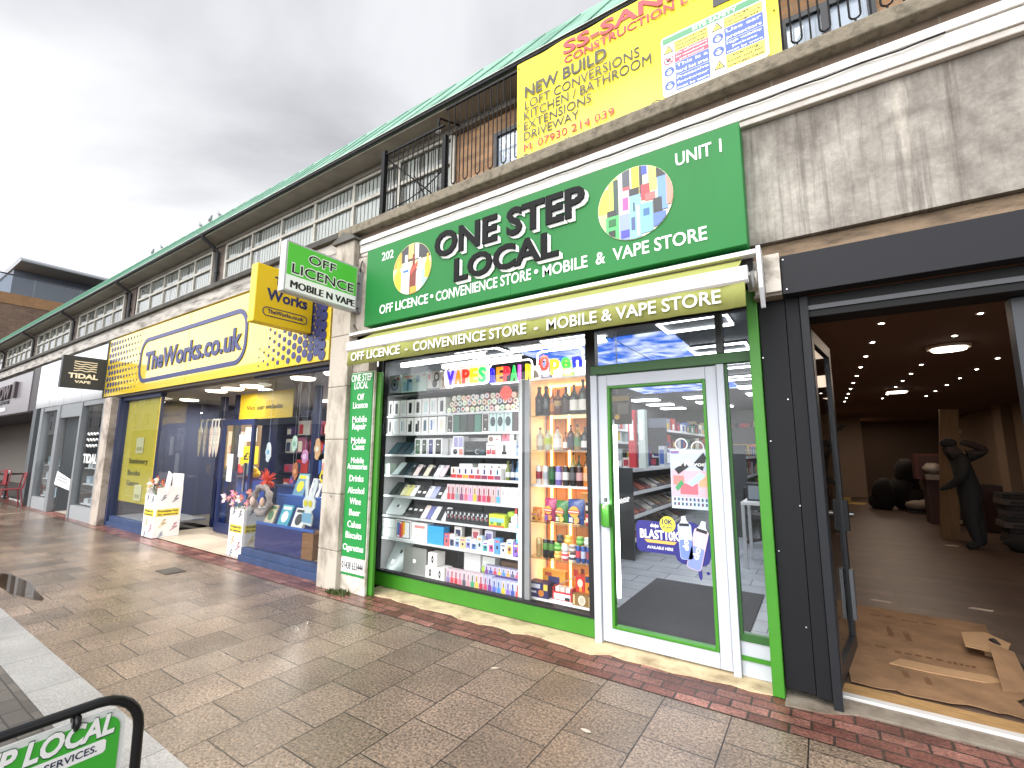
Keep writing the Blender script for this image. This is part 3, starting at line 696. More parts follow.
# ---- vertical board on the return by the pier
B = thing('service_board', 'tall narrow green board listing shop services beside the stone pier', 'sign', (-4.35, 3.43, 0))
m = MB(); m.box(-4.557, -4.148, 3.432, 3.462, .005, 2.435, M('e3ddd2', .7, var=.2, vs=6, dirt='b5ab9a')); m.build('backing_board', B)
m = MB(); m.box(-4.545, -4.16, 3.420, 3.431, .375, 2.425, M('178a3c', .5)); m.box(-4.545, -4.16, 3.420, 3.431, .185, .205, M('178a3c', .5)); m.build('green_panel', B)
a = MB()
for s, z, w, cap in (('ONE STEP', 2.366, .36, .085), ('LOCAL', 2.276, .24, .085), ('Off', 2.145, .115, .075), ('Licence', 2.052, .255, .075), ('Mobile', 1.89, .25, .075), ('Repair', 1.81, .24, .075), ('Mobile', 1.651, .25, .072), ('Cases', 1.58, .21, .072), ('Mobile', 1.431, .22, .066), ('Accessories', 1.364, .34, .066), ('Drinks', 1.228, .24, .072), ('Alcohol', 1.097, .28, .072), ('Wine', .979, .19, .072), ('Beer', .857, .19, .072), ('Cakes', .729, .23, .072), ('Biscuits', .613, .27, .072), ('Cigarettes', .483, .345, .068)):
    a.text(s, wht, (-4.354, 3.4195, z-.036), FU, FV, w, cap, bold=.014, align='c')
a.build('lettering', B)
m = MB(); m.box(-4.545, -4.16, 3.421, 3.4312, .215, .365, wht); m.build('phone_strip', B)
a = MB(); a.text('01438 633444', M('141414'), (-4.354, 3.4205, .25), FU, FV, .355, .08, bold=.012, align='c', ext=.002); a.build('lettering', B)
# ---- projecting light box
O = thing('projecting_sign', 'green and white lit box sign sticking out from the stone pier', 'sign', (-4.5, 2.9, 3.15))
m = MB(); m.box(-4.555, -4.452, 2.465, 3.365, 3.155, 3.706, M('b9bbbd', .35, met=.3)); m.build('sign_case', O, bevel=.008)
m = MB(); m.box(-4.4515, -4.449, 2.487, 3.343, 3.178, 3.683, M('e6e9e6', .35, emit=.12)); m.box(-4.4485, -4.447, 2.487, 3.343, 3.338, 3.683, M('4fb53c', .35, emit=.16)); m.build('sign_face', O)
a = MB()
for s, y, z, w, cap in (('OFF', 2.722, 3.532, .338, .10), ('LICENCE', 2.543, 3.368, .764, .106)):
    a.text(s, wht, (-4.4465, y-.006, z-.006), RU, FV, w+.012, cap+.012, bold=.045, ext=.001); a.text(s, M('121212'), (-4.445, y, z), RU, FV, w, cap, bold=.008, ext=.001)
a.text('MOBILE N VAPE', M('121212'), (-4.4485, 2.541, 3.206), RU, FV, .79, .082, ext=.002)
for k_, dy in enumerate((-.005, -.0025, .0025, .005)): c0_ = a.cut[:]; a.text('MOBILE N VAPE', M('121212'), (-4.4485, 2.541+dy, 3.206), RU, FV, .79, .082, ext=.0022+.0002*k_); a.cut = c0_
a.build('lettering', O)
m = MB(); m.box(-4.53, -4.47, 3.366, 3.42, 3.53, 3.62, M('8f9092', .4)); m.box(-4.53, -4.47, 3.366, 3.42, 3.22, 3.31, M('8f9092', .4)); m.box(-4.54, -4.46, 3.42, 3.438, 3.16, 3.68, M('8f9092', .4)); m.build('bracket', O)
m = MB(); m.box(-4.555, -4.27, 3.44, 3.56, 2.445, 3.86, M('b7ada0', .85, var=.5, vs=4, dirt='70675d')); m.build('pier_return', pr)
m = MB(); m.tube([(-4.5, 3.42, 3.72), (-4.46, 3.40, 3.66), (-4.45, 3.40, 3.76), (-4.47, 3.43, 3.81)], .008, M('222222')); m.tube([(-4.66, 3.5, 3.22), (-4.62, 3.42, 3.1), (-4.5, 3.43, 2.95)], .006, M('222222')); m.build('cable', O)
# ---- wiring clipped along the painted cornice
m = MB(); pts = [(-4.5+.1*i, 3.425, 4.015+.006*math.sin(i*1.7)) for i in range(54)]; m.tube(pts, .006, M('1c1a18', .7), 5)
solo(m, 'wall_cable', 'thin black cable clipped along the white painted cornice', 'cable')
# ---- stickers, poster and neon
po = thing('door_poster', 'colourful flavours poster taped inside the glass door', 'poster', (-.85, 3.78, 1.1))
def pst(parent):
    a = MB(); y = 3.772
    a.box(-1.0, -.69, y, y+.004, 1.11, 1.56, M('c9d6ee', .4)); 
    a.box(-.995, -.695, y-.001, y, 1.20, 1.40, M('e8b9c8', .4)); a.box(-.93, -.80, y-.002, y-.001, 1.22, 1.30, M('e66f7d', .4)); a.box(-.98, -.9, y-.002, y-.001, 1.29, 1.36, M('f08a84', .4)); a.box(-.79, -.72, y-.002, y-.001, 1.28, 1.37, M('f4b08a', .4))
    a.prism([(-.88, 1.30), (-.84, 1.28), (-.74, 1.36), (-.78, 1.39)], 'xz', y-.003, y-.002, M('b9dcf2', .4)); a.prism([(-.97, 1.41), (-.94, 1.37), (-.86, 1.43), (-.89, 1.46)], 'xz', y-.003, y-.002, M('26262a', .4)); a.prism([(-.83, 1.45), (-.76, 1.40), (-.73, 1.50), (-.75, 1.54)], 'xz', y-.003, y-.002, M('26262a', .4))
    a.prism([(-.97, 1.27), (-.95, 1.24), (-.9, 1.3), (-.92, 1.33)], 'xz', y-.003, y-.002, M('4f9e6a', .4))
    for i in range(10):
        for j in range(2): a.box(-.982+.029*i, -.968+.029*i, y-.002, y, 1.135+.035*j, 1.157+.035*j, M(('44507a', '6a3d5a', '33586a')[(i+j) % 3], .4))
    a.box(-.995, -.93, y-.002, y, 1.53, 1.55, M('7a4a9a', .4))
    a.text('26 Flavors', wht, (-.975, y-.003, 1.435), FU, FV, .26, .034, bold=.02, ext=.002)
    return a.build('poster_sheet', parent)
pst(po)
m = MB()
for cxx, cz in ((-.91, 1.60), (-.79, 1.575)):
    m.tube([(cxx+.045*math.cos(2*math.pi*i/20), 3.776, cz+.045*math.sin(2*math.pi*i/20)) for i in range(20)], .005, M('eeeeee', .4), 6, True)
m.build('hanging_ring', po)
st = thing('door_sticker', 'dark purple advertising sticker with two vapes stuck on the door glass', 'sticker', (-1.0, 3.75, .7))
a = MB(); y = 3.752
a.prism(rrect(-1.285, -.90, .76, 1.0, .04), 'xz', y, y+.004, M('2b2a78', .4))
a.prism([(-.86+.155*math.cos(2*math.pi*i/30)*(1+.08*math.sin(5*2*math.pi*i/30)), .85+.155*math.sin(2*math.pi*i/30)*(1+.08*math.sin(5*2*math.pi*i/30))) for i in range(30)], 'xz', y+.0005, y+.0045, M('2b2a78', .4))
a.prism([(-.83, .70), (-.82, .62), (-.805, .60), (-.795, .63), (-.80, .71)], 'xz', y+.0007, y+.0044, M('2b2a78', .4))
a.cyl((-.755, y, .66), (-.755, y+.004, .66), .012, M('2b2a78', .4)); a.cyl((-.70, y, .90), (-.70, y+.004, .90), .022, M('2b2a78', .4))
a.build('backing', st)
a = MB(); a.cyl((-1.035, y, .985), (-1.035, y-.002, .985), .06, M('e3e04a', .4), 24); a.text('10K', M('24245c'), (-1.035, y-.002, .985), FU, FV, .085, .04, bold=.03, align='c', ext=.001); a.text('PUFFS', M('24245c'), (-1.035, y-.002, .952), FU, FV, .07, .018, bold=.02, align='c', ext=.001)
a.text('BLAST10K', wht, (-1.255, y, .868), FU, FV, .31, .068, bold=.03, ext=.002); a.text('dojo', wht, (-1.17, y, .955), FU, FV, .065, .028, bold=.03, ext=.002)
a.prism([(-1.20, .835), (-.99, .835), (-.97, .857), (-1.22, .857)], 'xz', y-.002, y, M('e8b05a', .4)); a.text('AVAILABLE HERE', wht, (-1.20, y, .79), FU, FV, .2, .022, bold=.01, ext=.002)
a.build('lettering', st)
def vape(cx_, cz, w, h, ang, c1, c2, parent):
    a = MB(); a.X = Matrix.Translation((cx_, y-.002, cz)) @ Matrix.Rotation(ang, 4, 'Y')
    pts = rrect(-w/2, w/2, -h/2, h*.30, w*.22)
    a.prism(pts, 'xz', -.004, 0, M(c1, .35)); a.prism(rrect(-w*.46, w*.46, -h/2+.004, -.02, w*.2), 'xz', -.005, -.0041, M(c2, .35))
    a.prism([(-w*.36, h*.301), (w*.36, h*.301), (w*.2, h*.36), (w*.15, h*.46), (-w*.15, h*.46), (-w*.2, h*.36)], 'xz', -.004, 0, M('cdd3da', .35)); a.box(-w*.36, w*.36, -.006, -.0042, h*.24, h*.30, M('24262c', .4))
    a.text('dojo', wht, (w*.18, -.0055, -h*.30), (0, 0, 1), (-1, 0, 0), h*.42, w*.42, bold=.03, ext=.001)
    a.build('vape', parent)
vape(-.905, .905, .10, .33, R(-3), 'b7c3e6', '6f86cf', st); vape(-.81, .86, .105, .38, R(14), 'd7b9c9', '7f8fd6', st)
def neon(name, lab, letters, x0_, z0_, w, h, cols, oval, back=None, y=3.84):
    t = thing(name, lab, 'neon sign', (x0_+w/2, y, z0_), 'lit neon words in the display window')
    n = len(letters); gap = w/n
    for i, (ch, c) in enumerate(zip(letters, cols)):
        a = MB(); a.text(ch, M(c, .4, emit=1.1), (x0_+gap*(i+.08), y, z0_), FU, FV, gap*.84 if ch not in 'I' else gap*.3, h, bold=.03, ext=.02); a.build('letter', t)
    a = MB(); a.tube([(u, y+.01, v_) for u, v_ in rrect(*oval, .05)], .008, M('ffffff', .4, emit=2.0), 6, True); a.build('outline_tube', t)
    if back: a = MB(); a.prism(rrect(oval[0]+.01, oval[1]-.01, oval[2]+.01, oval[3]-.01, .05), 'xz', y+.035, y+.04, back); a.build('backing_panel', t)
    a = MB(); a.tube([(x0_+w*.3, y+.02, oval[3]), (x0_+w*.3, y+.02, 2.7)], .002, M('999999')); a.tube([(x0_+w*.7, y+.02, oval[3]), (x0_+w*.7, y+.02, 2.7)], .002, M('999999')); a.build('hanging_wire', t)
neon('neon_sign', 'multicoloured lit neon word VAPES on a pale panel', 'VAPES', -3.42, 2.265, .55, .155, ('3a1aff', 'ff7a10', 'ff2a1c', 'ffe21a', '2ee06a'), (-3.46, -2.85, 2.245, 2.46), M('f4efe2', .5, emit=.25))
neon('neon_sign', 'multicoloured lit neon word REPAIR above the phones', 'REPAIR', -2.83, 2.245, .53, .155, ('2410ff', 'ff8a1c', 'ff2638', '18d050', 'f05af0', 'ffe010'), (-2.84, -2.32, 2.23, 2.445))
neon('neon_sign', 'multicoloured lit neon word Open above the liquor shelves', 'Open', -2.23, 2.315, .47, .15, ('ff3a30', 'ff9a1c', '3ae03a', '1a22ff'), (-2.26, -1.77, 2.285, 2.505))
# ================================================================== the phone window: shelving and stock
SY = 3.86                                         # shelf fronts
shm = M('dfe3e4', .4); shw = M('eceeee', .5)
u = thing('display_shelving', 'white window display shelving holding boxed phones and vapes', 'shelving', (-3.45, 4.0, .15))
SZ = [2.222, 1.95, 1.735, 1.49, 1.25, 1.015, .785, .53]
for i, z in enumerate(SZ):
    m = MB(); m.box(-4.44, -2.46, SY, 4.22, z-.014, z, shm); m.box(-4.44, -2.46, SY-.004, SY, z-.022, z+.002, M('26282a', .4) if i == 0 else M('cfd4d6', .4)); m.build('shelf', u)
m = MB(); m.box(-4.45, -2.455, 3.82, 4.24, .14, .16, wht); m.build('shelf', u, label='white bottom shelf')
m = MB(); m.box(-4.449, -4.441, 3.82, 4.24, .16, 2.24, shw); m.build('side_panel', u)
m = MB(); m.box(-2.459, -2.452, 3.82, 4.24, .16, 2.24, shw); m.build('side_panel', u)
m = MB(); m.box(-4.44, -2.46, 4.222, 4.24, .16, 2.222, M('2c3236', .6, var=.6, vs=2.5)); m.build('back_panel', u)
m = MB()
for x in (-3.95, -3.2, -2.8): m.box(x, x+.02, 4.20, 4.221, .18, 2.2, M('1a1c1e', .5))
m.build('bracket_rail', u)
def clipz(z): return z
G1 = 'stock on the display window shelves'
def carton(name, lab, cat, grp, x0, x1, z, h, base, dec=(), y=None, d=.10, bev=0):
    """a carton with a printed front; dec = list of (u0,u1,v0,v1,colour[,round]) in fractions of the front"""
    y = SY+.015 if y is None else y
    m = MB(); m.box(x0, x1, y, y+d, z+.001, z+h, M(base, .45))
    for i, q in enumerate(dec):
        a, b, c, e_ = x0+(x1-x0)*q[0], x0+(x1-x0)*q[1], z+h*q[2], z+h*q[3]
        mt_ = M(q[4], .35)
        if len(q) > 5: m.prism([((a+b)/2+(b-a)/2*math.cos(2*math.pi*k/18), (c+e_)/2+(e_-c)/2*math.sin(2*math.pi*k/18)) for k in range(18)], 'xz', y-.0012-.0004*i, y-.0002, mt_)
        else: m.box(a, b, y-.001-.0004*i, y-.0002, c, e_, mt_)
    return solo(m, name, lab, cat, grp)
def lying(name, lab, cat, grp, x0, x1, z, ln, col, ang=48, y=None, th=.009, dec=None):
    """a slab leaning back on its shelf"""
    y = SY+.02 if y is None else y
    m = MB(); m.X = Matrix.Translation((x0, y, z+.002)) @ Matrix.Rotation(R(ang), 4, 'X')
    w = x1-x0
    m.prism([(u_, v_) for u_, v_ in rrect(0, w, 0, ln, min(w, ln)*.12, 3)], 'xy', 0, th, M(col, .3))
    if dec:
        for q in dec: m.box(w*q[0], w*q[1], ln*q[2], ln*q[3], th, th+.001, M(q[4], .35))
    return solo(m, name, lab, cat, grp)
# top shelf: gadget boxes
z = SZ[0]
carton('speaker_box', 'grey speaker box with a round black cone by the green post', 'box', G1, -4.40, -4.21, z, .23, 'c9cfd6', [(.15, .85, .15, .8, '7f8ea6', 1), (.3, .7, .3, .68, 'b9c4d6', 1), (.38, .62, .4, .6, '14161a', 1), (.7, .9, .72, .86, 'b8455a')])
carton('gadget_box', 'wide pale blue picture box on the top shelf beside the speaker box', 'box', G1, -4.185, -3.77, z, .23, 'd5ece9', [(.05, .45, .1, .6, '9fc9de'), (.22, .3, .1, .75, '5f8fae'), (.3, .42, .55, .7, '3b5a74'), (.6, .72, .5, .85, '8fb4c8'), (.1, .45, .78, .9, 'e8a8a0'), (.85, .93, .8, .88, 'd9a7a7')])
carton('headphone_box', 'white box with black headphones printed on the top shelf', 'box', G1, -3.76, -3.565, z, .225, 'f0efed', [(.1, .25, .6, .85, 'd86a6a'), (0, 1, 0, .12, '8b8f92'), (.42, .8, .15, .55, '1c1c1e', 1), (.55, .95, .45, .92, '1c1c1e', 1), (.62, .88, .55, .84, 'f0efed', 1)])
carton('gadget_box', 'narrow white box with a beige gadget picture next to the neon word', 'box', G1, -3.555, -3.45, z, .21, 'f1ece4', [(.2, .8, .1, .7, 'cdb79c'), (.35, .65, .2, .6, '8d7560')])
# phone boxes, two shelves
def phonebox(lab, x0, x1, z, h, scr_, base='efefec', style=0):
    d = [(.14, .86, .1, .9, 'e4e6e6')]
    if style == 0: d += [(.3, .72, .14, .8, scr_)]
    elif style == 1: d += [(.22, .78, .1, .8, scr_), (.22, .5, .6, .8, 'efefec')]
    else: d += [(.2, .42, .2, .8, scr_), (.5, .8, .15, .85, 'd3d8dc')]
    carton('phone_box', lab, 'phone box', 'white phone boxes on the upper shelves', x0, x1, z, h, base, d)
e1 = [-4.40, -4.31, -4.195, -4.08, -3.955, -3.83, -3.705, -3.585, -3.455]
c1 = ['1b1d20', '2a2d33', 'c7ccd2', '17191c', '141619', 'c3d9dc', 'b7c6c8', '20242a']
n1_ = ['black', 'dark grey', 'silver', 'black screened', 'jet black', 'pale aqua', 'grey green', 'charcoal']
for i in range(8): phonebox('white phone box with %s phone, %s from the post on the uppermost phone shelf' % (n1_[i], nth(i)), e1[i]+.004, e1[i+1]-.012, SZ[1], .185, c1[i], style=(0, 0, 2, 0, 0, 0, 2, 0)[i])
e2 = [-4.40, -4.305, -4.19, -4.07, -3.95, -3.83, -3.71, -3.58, -3.45]
c2 = ['111214', 'b9c0c6', '8fa7b3', '202226', '17181a', '2f5a66', '4a6fa5', 'd9d4c4']
for i in range(8): phonebox('white phone box, %s from the green post on the second phone shelf' % nth(i), e2[i]+.004, e2[i+1]-.014, SZ[2], .185, c2[i], style=(0, 2, 2, 1, 1, 0, 2, 0)[i])
carton('leaflet_stand', 'blank white card stood behind the boxes on the second phone shelf', 'card', G1, -3.72, -3.47, SZ[2], .205, 'ffffff', y=SY+.14, d=.01)
def handset(x0, x1, z, h, frame, scr_, lab, blob=None):
    d = [(.08, .92, .05, .95, scr_)]
    if blob: d += [(.12, .88, .28, .8, blob, 1), (.35, .6, .88, .92, '202428')]
    elif frame == 'f2f2f0': d += [(.3, .55, .12, .2, 'd8d2c8'), (.35, .75, .62, .7, 'a59c94')]
    carton('boxed_phone', lab, 'boxed phone', 'large phone packs on the second phone shelf', x0, x1, z, h, frame, d)
b0 = [(-3.438, -3.355, 'f2f2f0', '2c2629', 'white edged pack with a dark brown phone, beside the green packs', None), (-3.35, -3.255, '1f4038', '2f6354', 'dark green phone pack, first of the green and black row', None), (-3.25, -3.155, '16281f', '1d3a30', 'very dark green phone pack, second of the green and black row', None), (-3.15, -3.06, '15181a', '26292b', 'black phone pack, third of the green and black row', None), (-3.055, -2.96, '1f4a40', '3b7a66', 'mid green phone pack, fourth of the green and black row', None), (-2.95, -2.86, 'f2f2f0', '332c28', 'white edged pack with a dark phone between green and aqua packs', None), (-2.852, -2.768, 'b8d4d4', 'c4dedd', 'pale aqua phone pack with dark oval, first of three', '143238'), (-2.76, -2.675, 'b8d4d4', 'c4dedd', 'pale aqua phone pack with dark oval, middle of three', '143238'), (-2.665, -2.575, 'b8d4d4', 'c4dedd', 'pale aqua phone pack with dark oval, last of three', '143238'), (-2.565, -2.475, '191517', '3b2c2c', 'black brown phone pack at the end of the second phone shelf', None)]
for q in b0: handset(q[0], q[1], SZ[2], .195, q[2], q[3], q[4], q[5])
# heap of round tins with coloured rims
tins = []
cols = ['b9d8b4', '8fbf8f', 'd7b08a', '5a6f9a', 'cfd8b8', 'c75a6a', 'e09a6a', '9fb85a', '7a86a0', 'c08a94', '4a5a70', 'e0c8b0', '8a5a48', 'b84a5a', 'd8d4c4', '6fa08a', 'e8e4dc', '9aa8b8']
nb = 0
for r_, (zc, x_, n) in enumerate(((1.985, -3.42, 15), (2.05, -3.39, 14), (2.112, -3.35, 13))):
    for i in range(n):
        x = x_+i*.0655+random.uniform(-.005, .005); zc2 = zc+random.uniform(-.005, .006); c_ = cols[(i*5+r_*7) % len(cols)]
        m = MB(); y = SY+.02+random.uniform(0, .012); rr = .0325
        m.cyl((x, y, zc2), (x, y+.06, zc2), rr, M(c_, .4), 16); m.cyl((x, y-.002, zc2), (x, y, zc2), rr*.8, M('f0efe8', .4), 16); m.cyl((x, y-.004, zc2), (x, y-.002, zc2), rr*.5, M(cols[(i*3+r_*5+4) % len(cols)], .4), 12)
        solo(m, 'round_tin', 'small round tin lying on its side, %s along the %s layer of the heap' % (nth(i), ('bottom', 'middle', 'top')[r_]), 'tin', 'round tins heaped on the upper shelf')
m = MB(); pts = []
for i in range(36): q = .075 if i % 2 else .064; pts.append((-2.60+q*math.cos(2*math.pi*i/36), 2.12+q*math.sin(2*math.pi*i/36)))
m.prism(pts, 'xz', 3.80, 3.804, M('ff3b22', .4, emit=.2)); solo(m, 'price_burst', 'plain red starburst card stuck in front of the tins', 'price card')
# third shelf
z = SZ[3]
for i, (a, b, c_, lb) in enumerate(((-4.38, -4.24, '2d4a52', 'dark teal tablet leaning nearest the green post'), (-4.27, -4.13, '26404a', 'dark teal tablet leaning second from the green post'), (-4.16, -4.02, '335059', 'dark teal tablet leaning third from the green post'), (-4.06, -3.95, '9fb4b8', 'pale grey tablet leaning behind the teal tablets'))): lying('tablet', lb, 'tablet', 'tablets leaning on the third shelf', a, b, z, .20, c_, 44, SY+.02+.012*i)
for a, b, c_, lb in ((-3.925, -3.83, '3a5f44', 'white phone pack with green and black screen on the third shelf'), (-3.815, -3.73, '2c3d33', 'white phone pack with dark green screen on the third shelf'), (-3.715, -3.63, '34386a', 'white phone pack with navy screen on the third shelf'), (-3.615, -3.505, '1b1b1c', 'white phone pack with black screen on the third shelf')):
    carton('boxed_phone', lb, 'boxed phone', G1, a, b, z, .185, 'f1f2f2', [(.12, .88, .05, .94, c_), (.3, .6, .6, .66, 'dfe3e3')])
carton('leaflet_stand', 'blank white card stood at the back of the third shelf', 'card', G1, -3.72, -2.95, z, .19, 'fafafa', y=SY+.16, d=.01)
carton('phone_case_box', 'white box with two lilac phones standing on the third shelf', 'box', G1, -3.345, -3.20, z+.08, .125, 'f0f0f2', [(.08, .5, .05, .92, '8f8fb8'), (.55, .95, .05, .92, '9a9ac4')])
carton('watch_box', 'small white box with a round dark watch under the lilac phones', 'box', G1, -3.36, -3.195, z, .078, 'eceeed', [(.1, .5, .1, .9, '2b3436', 1), (.62, .95, .1, .9, 'd8847c')])
carton('headset_box', 'black gaming headset box in the middle of the third shelf', 'box', G1, -3.18, -2.90, z, .15, '1c2225', [(.02, .98, .55, .95, '15181a'), (.5, .72, .1, .45, '8f9a9c', 1), (.56, .72, .16, .4, '1c2225', 1), (.06, .4, .28, .4, '4c5658'), (.75, .95, .12, .42, '34505a')])
carton('earphone_box', 'white earphone box with red earbuds printed on the third shelf', 'box', G1, -2.89, -2.775, z, .135, 'f2f1ee', [(.05, .4, .1, .45, 'cf5560'), (.6, .98, .1, .45, 'cf5560'), (.42, .55, .15, .55, '9a3c48'), (.1, .9, .72, .8, '8f9296')])
carton('earphone_box', 'small cream box with a pink flower print behind the red earbuds', 'box', G1, -2.88, -2.72, z+.137, .075, 'eee9e2', [(.05, .4, .1, .8, '8a6a64', 1), (.6, .8, .3, .5, 'c98a90')], y=SY+.03)
carton('charger_box', 'large white box with a black stand printed on the third shelf', 'box', G1, -2.765, -2.53, z, .145, 'f1f2f1', [(.3, .55, .1, .3, '22262a'), (.36, .5, .3, .75, '22262a'), (.6, .8, .84, .9, 'c5a0a0')])
carton('earphone_box', 'pink earphone box on top of the large white stand box', 'box', G1, -2.70, -2.62, z+.147, .085, 'e27f92', [(.15, .75, .3, .85, 'c04a62', 1)], y=SY+.03)
carton('earphone_box', 'white and black earphone box beside the pink box', 'box', G1, -2.61, -2.52, z+.147, .08, 'eceeec', [(.55, .95, .1, .9, '2c2f31')], y=SY+.03)
carton('blue_box', 'slim lilac blue box at the end of the third shelf', 'box', G1, -2.52, -2.465, z, .11, '8f9fd0', [(.1, .9, .75, .95, '1d2a4a')])
# fourth shelf
z = SZ[4]
carton('tablet_box', 'pale mint box at the shelf end by the green post', 'box', G1, -4.42, -4.33, z, .13, 'd2e4d6')
for i, (a, b, c_, lb) in enumerate(((-4.29, -4.19, 'cfe0de', 'pale glassy tablet leaning on the fourth shelf'), (-4.20, -4.11, '22343c', 'dark slate tablet leaning on the fourth shelf'), (-4.12, -4.03, '2f4a56', 'blue slate tablet leaning on the fourth shelf'))): lying('tablet', lb, 'tablet', G1, a, b, z, .2, c_, 42, SY+.02+.012*i)
for i, (a, c_, lb) in enumerate(((-4.02, '1f2124', 'black phone leaning first on the fourth shelf'), (-3.94, 'ecd9d6', 'pinkish white phone leaning on the fourth shelf'), (-3.86, '1c1d20', 'black phone between pink and cream phones'), (-3.78, 'dcd6bf', 'cream phone leaning on the fourth shelf'), (-3.70, '1a1a1c', 'black phone beside the cream phone'), (-3.62, 'e7eaf2', 'white phone leaning on the fourth shelf'), (-3.54, 'e2cdd6', 'rose pink phone leaning at the end of the phones on the fourth shelf'))): lying('mobile_phone', lb, 'mobile phone', 'loose phones leaning on the shelves', a, a+.072, z, .155, c_, 50, SY+.02, dec=[(.1, .45, .75, .94, '9aa0a6')])
def vapebox(x0, x1, z, h, c_, lab, grp, base='f2efee', foot=None, y=None):
    d = [(.08, .92, .04, .42, c_), (.35, .65, .42, .86, c_), (.42, .58, .5, .8, '1d1d20')]
    if foot: d[0] = (.02, .98, 0, .34, foot)
    return carton('vape_box', lab, 'vape box', grp, x0, x1, z, h, base, d, d=.06, y=y)
cv = [('d98a3a', 'orange'), ('4a5aa0', 'navy'), ('3b4a8a', 'blue'), ('6a7ac0', 'lilac blue'), ('c0456a', 'raspberry'), ('5a5ab0', 'violet'), ('d0507a', 'pink'), ('5aa0d0', 'sky blue')]
for i in range(8): vapebox(-3.365+i*.083, -3.288+i*.083, z, .115, cv[i][0], '%s vape box with a red foot on the fourth shelf' % cv[i][1], 'vape boxes on the fourth shelf', foot=('c8403c', 'c8403c', 'e0a03c', 'c8403c', 'b8304a', '8a3a5a', 'c8304a', '8a4a6a')[i])
carton('carton_tray', 'plain white carton stood behind the red footed vape boxes', 'carton', G1, -3.31, -3.13, z, .15, 'f4f4f2', y=SY+.09)
carton('carton_tray', 'plain white carton with three black marks behind the vape boxes', 'carton', G1, -3.05, -2.68, z, .155, 'f4f4f2', [(.2, .26, .75, .85, '222222'), (.45, .51, .75, .85, '222222'), (.7, .76, .75, .85, '222222')], y=SY+.09)
for i, (x, c_, lb) in enumerate(((-2.64, '6f7a3a', 'olive topped bottle'), (-2.58, '1c2a4a', 'navy bottle'), (-2.52, '3a6a8a', 'blue bottle'))):
    m = MB(); m.lathe([(.024, 0), (.026, .01), (.026, .10), (.012, .13), (.010, .17), (.013, .172), (.013, .19)], (x, SY+.05, z+.001), M(c_, .3), 10); m.lathe([(.0265, .03), (.0265, .08)], (x, SY+.05, z+.001), M('c8ccd0', .4), 10); solo(m, 'liquid_bottle', lb+' at the end of the fourth shelf', 'bottle', G1)
# fifth shelf
z = SZ[5]
lying('tablet', 'dark grey tablet leaning first on the fifth shelf', 'tablet', G1, -4.33, -4.24, z, .2, '2c3335', 42); lying('tablet', 'charcoal tablet leaning second on the fifth shelf', 'tablet', G1, -4.245, -4.155, z, .2, '3a4244', 42, SY+.032)
for i, (a, c_, lb) in enumerate(((-4.14, 'e6e2a8', 'pale yellow phone, first of two'), (-4.06, 'e9e58f', 'pale yellow phone, second of two'), (-3.98, 'f0f2f2', 'white phone next to the yellow pair'), (-3.90, '26282b', 'black phone with a white tag, nearer the white phone'), (-3.82, '1f2124', 'black phone with a white tag, nearer the lilac phones'), (-3.74, 'dfe4f2', 'very pale lilac phone on the fifth shelf'), (-3.66, 'a9aed6', 'lilac phone on the fifth shelf'), (-3.58, '2a2b33', 'dark phone with a cream tag on the fifth shelf'), (-3.50, 'f3f0ec', 'white phone beside the pink vape boxes'))):
    lying('mobile_phone', lb, 'mobile phone', 'loose phones leaning on the shelves', a, a+.074, z, .15, c_, 50, SY+.02, dec=[(.2, .8, .3, .5, 'f2f2f0')] if i in (3, 4, 7) else [(.1, .45, .75, .94, '8f9498')])
cw = ['c8404a', 'b83a4e', '8a9aa0', '7a3a6a', 'e0607a', 'c08ac8', 'cdb83a', 'a82a4a', 'd83a6a', 'b0303f', 'c9a8a0', '5aa8c8', 'e8e0e4', 'e4dfe8', 'e6e8e2', 'dfe4ea']
for i in range(16):
    x = -3.415+i*.0595
    vapebox(x, x+.054, z, .165, cw[i], 'tall narrow vape box, %s along the fifth shelf row' % nth(i), 'tall vape boxes on the fifth shelf', base='d4bcc2' if i < 12 else 'e4e4e2')
# sixth shelf
z = SZ[6]
lying('laptop', 'closed silver laptop leaning by the green post', 'laptop', G1, -4.37, -4.08, z, .235, 'b8c2c0', 52, th=.016, dec=[(.42, .55, .42, .56, '30383a'), (.56, .66, .4, .55, 'e8ecea')])
lying('tablet', 'black tablet with three white tags on the sixth shelf', 'tablet', G1, -4.06, -3.82, z, .17, '2a2c2e', 46, dec=[(.05, .25, .5, .66, 'f4f4f2'), (.4, .6, .5, .66, 'f4f4f2'), (.75, .95, .5, .66, 'f4f4f2')])
for a, c_, lb in ((-3.80, 'f0dcd4', 'pale pink phone on the sixth shelf'), (-3.72, '6f74a8', 'slate blue phone on the sixth shelf'), (-3.64, 'eef2f2', 'white phone on the sixth shelf'), (-3.56, '2b2d30', 'black phone on the sixth shelf'), (-3.49, 'f4f4f2', 'bright white phone beside the black vape cartons')): lying('mobile_phone', lb, 'mobile phone', 'loose phones leaning on the shelves', a, a+.074, z, .165, c_, 50, SY+.02)
for i in range(10):
    x = -3.425+i*.0575
    carton('vape_carton', 'small black carton with a silver pattern, %s from the phones on the sixth shelf' % nth(i), 'vape carton', 'black vape cartons on the sixth shelf', x, x+.054, z, .125, '1b1d22', [(.1, .4, .5, .7, 'a8acb0'), (.45, .8, .68, .9, 'c2c6ca'), (.2, .6, .35, .48, '70757a'), (.6, .9, .4, .55, '9a3a44')], d=.06)
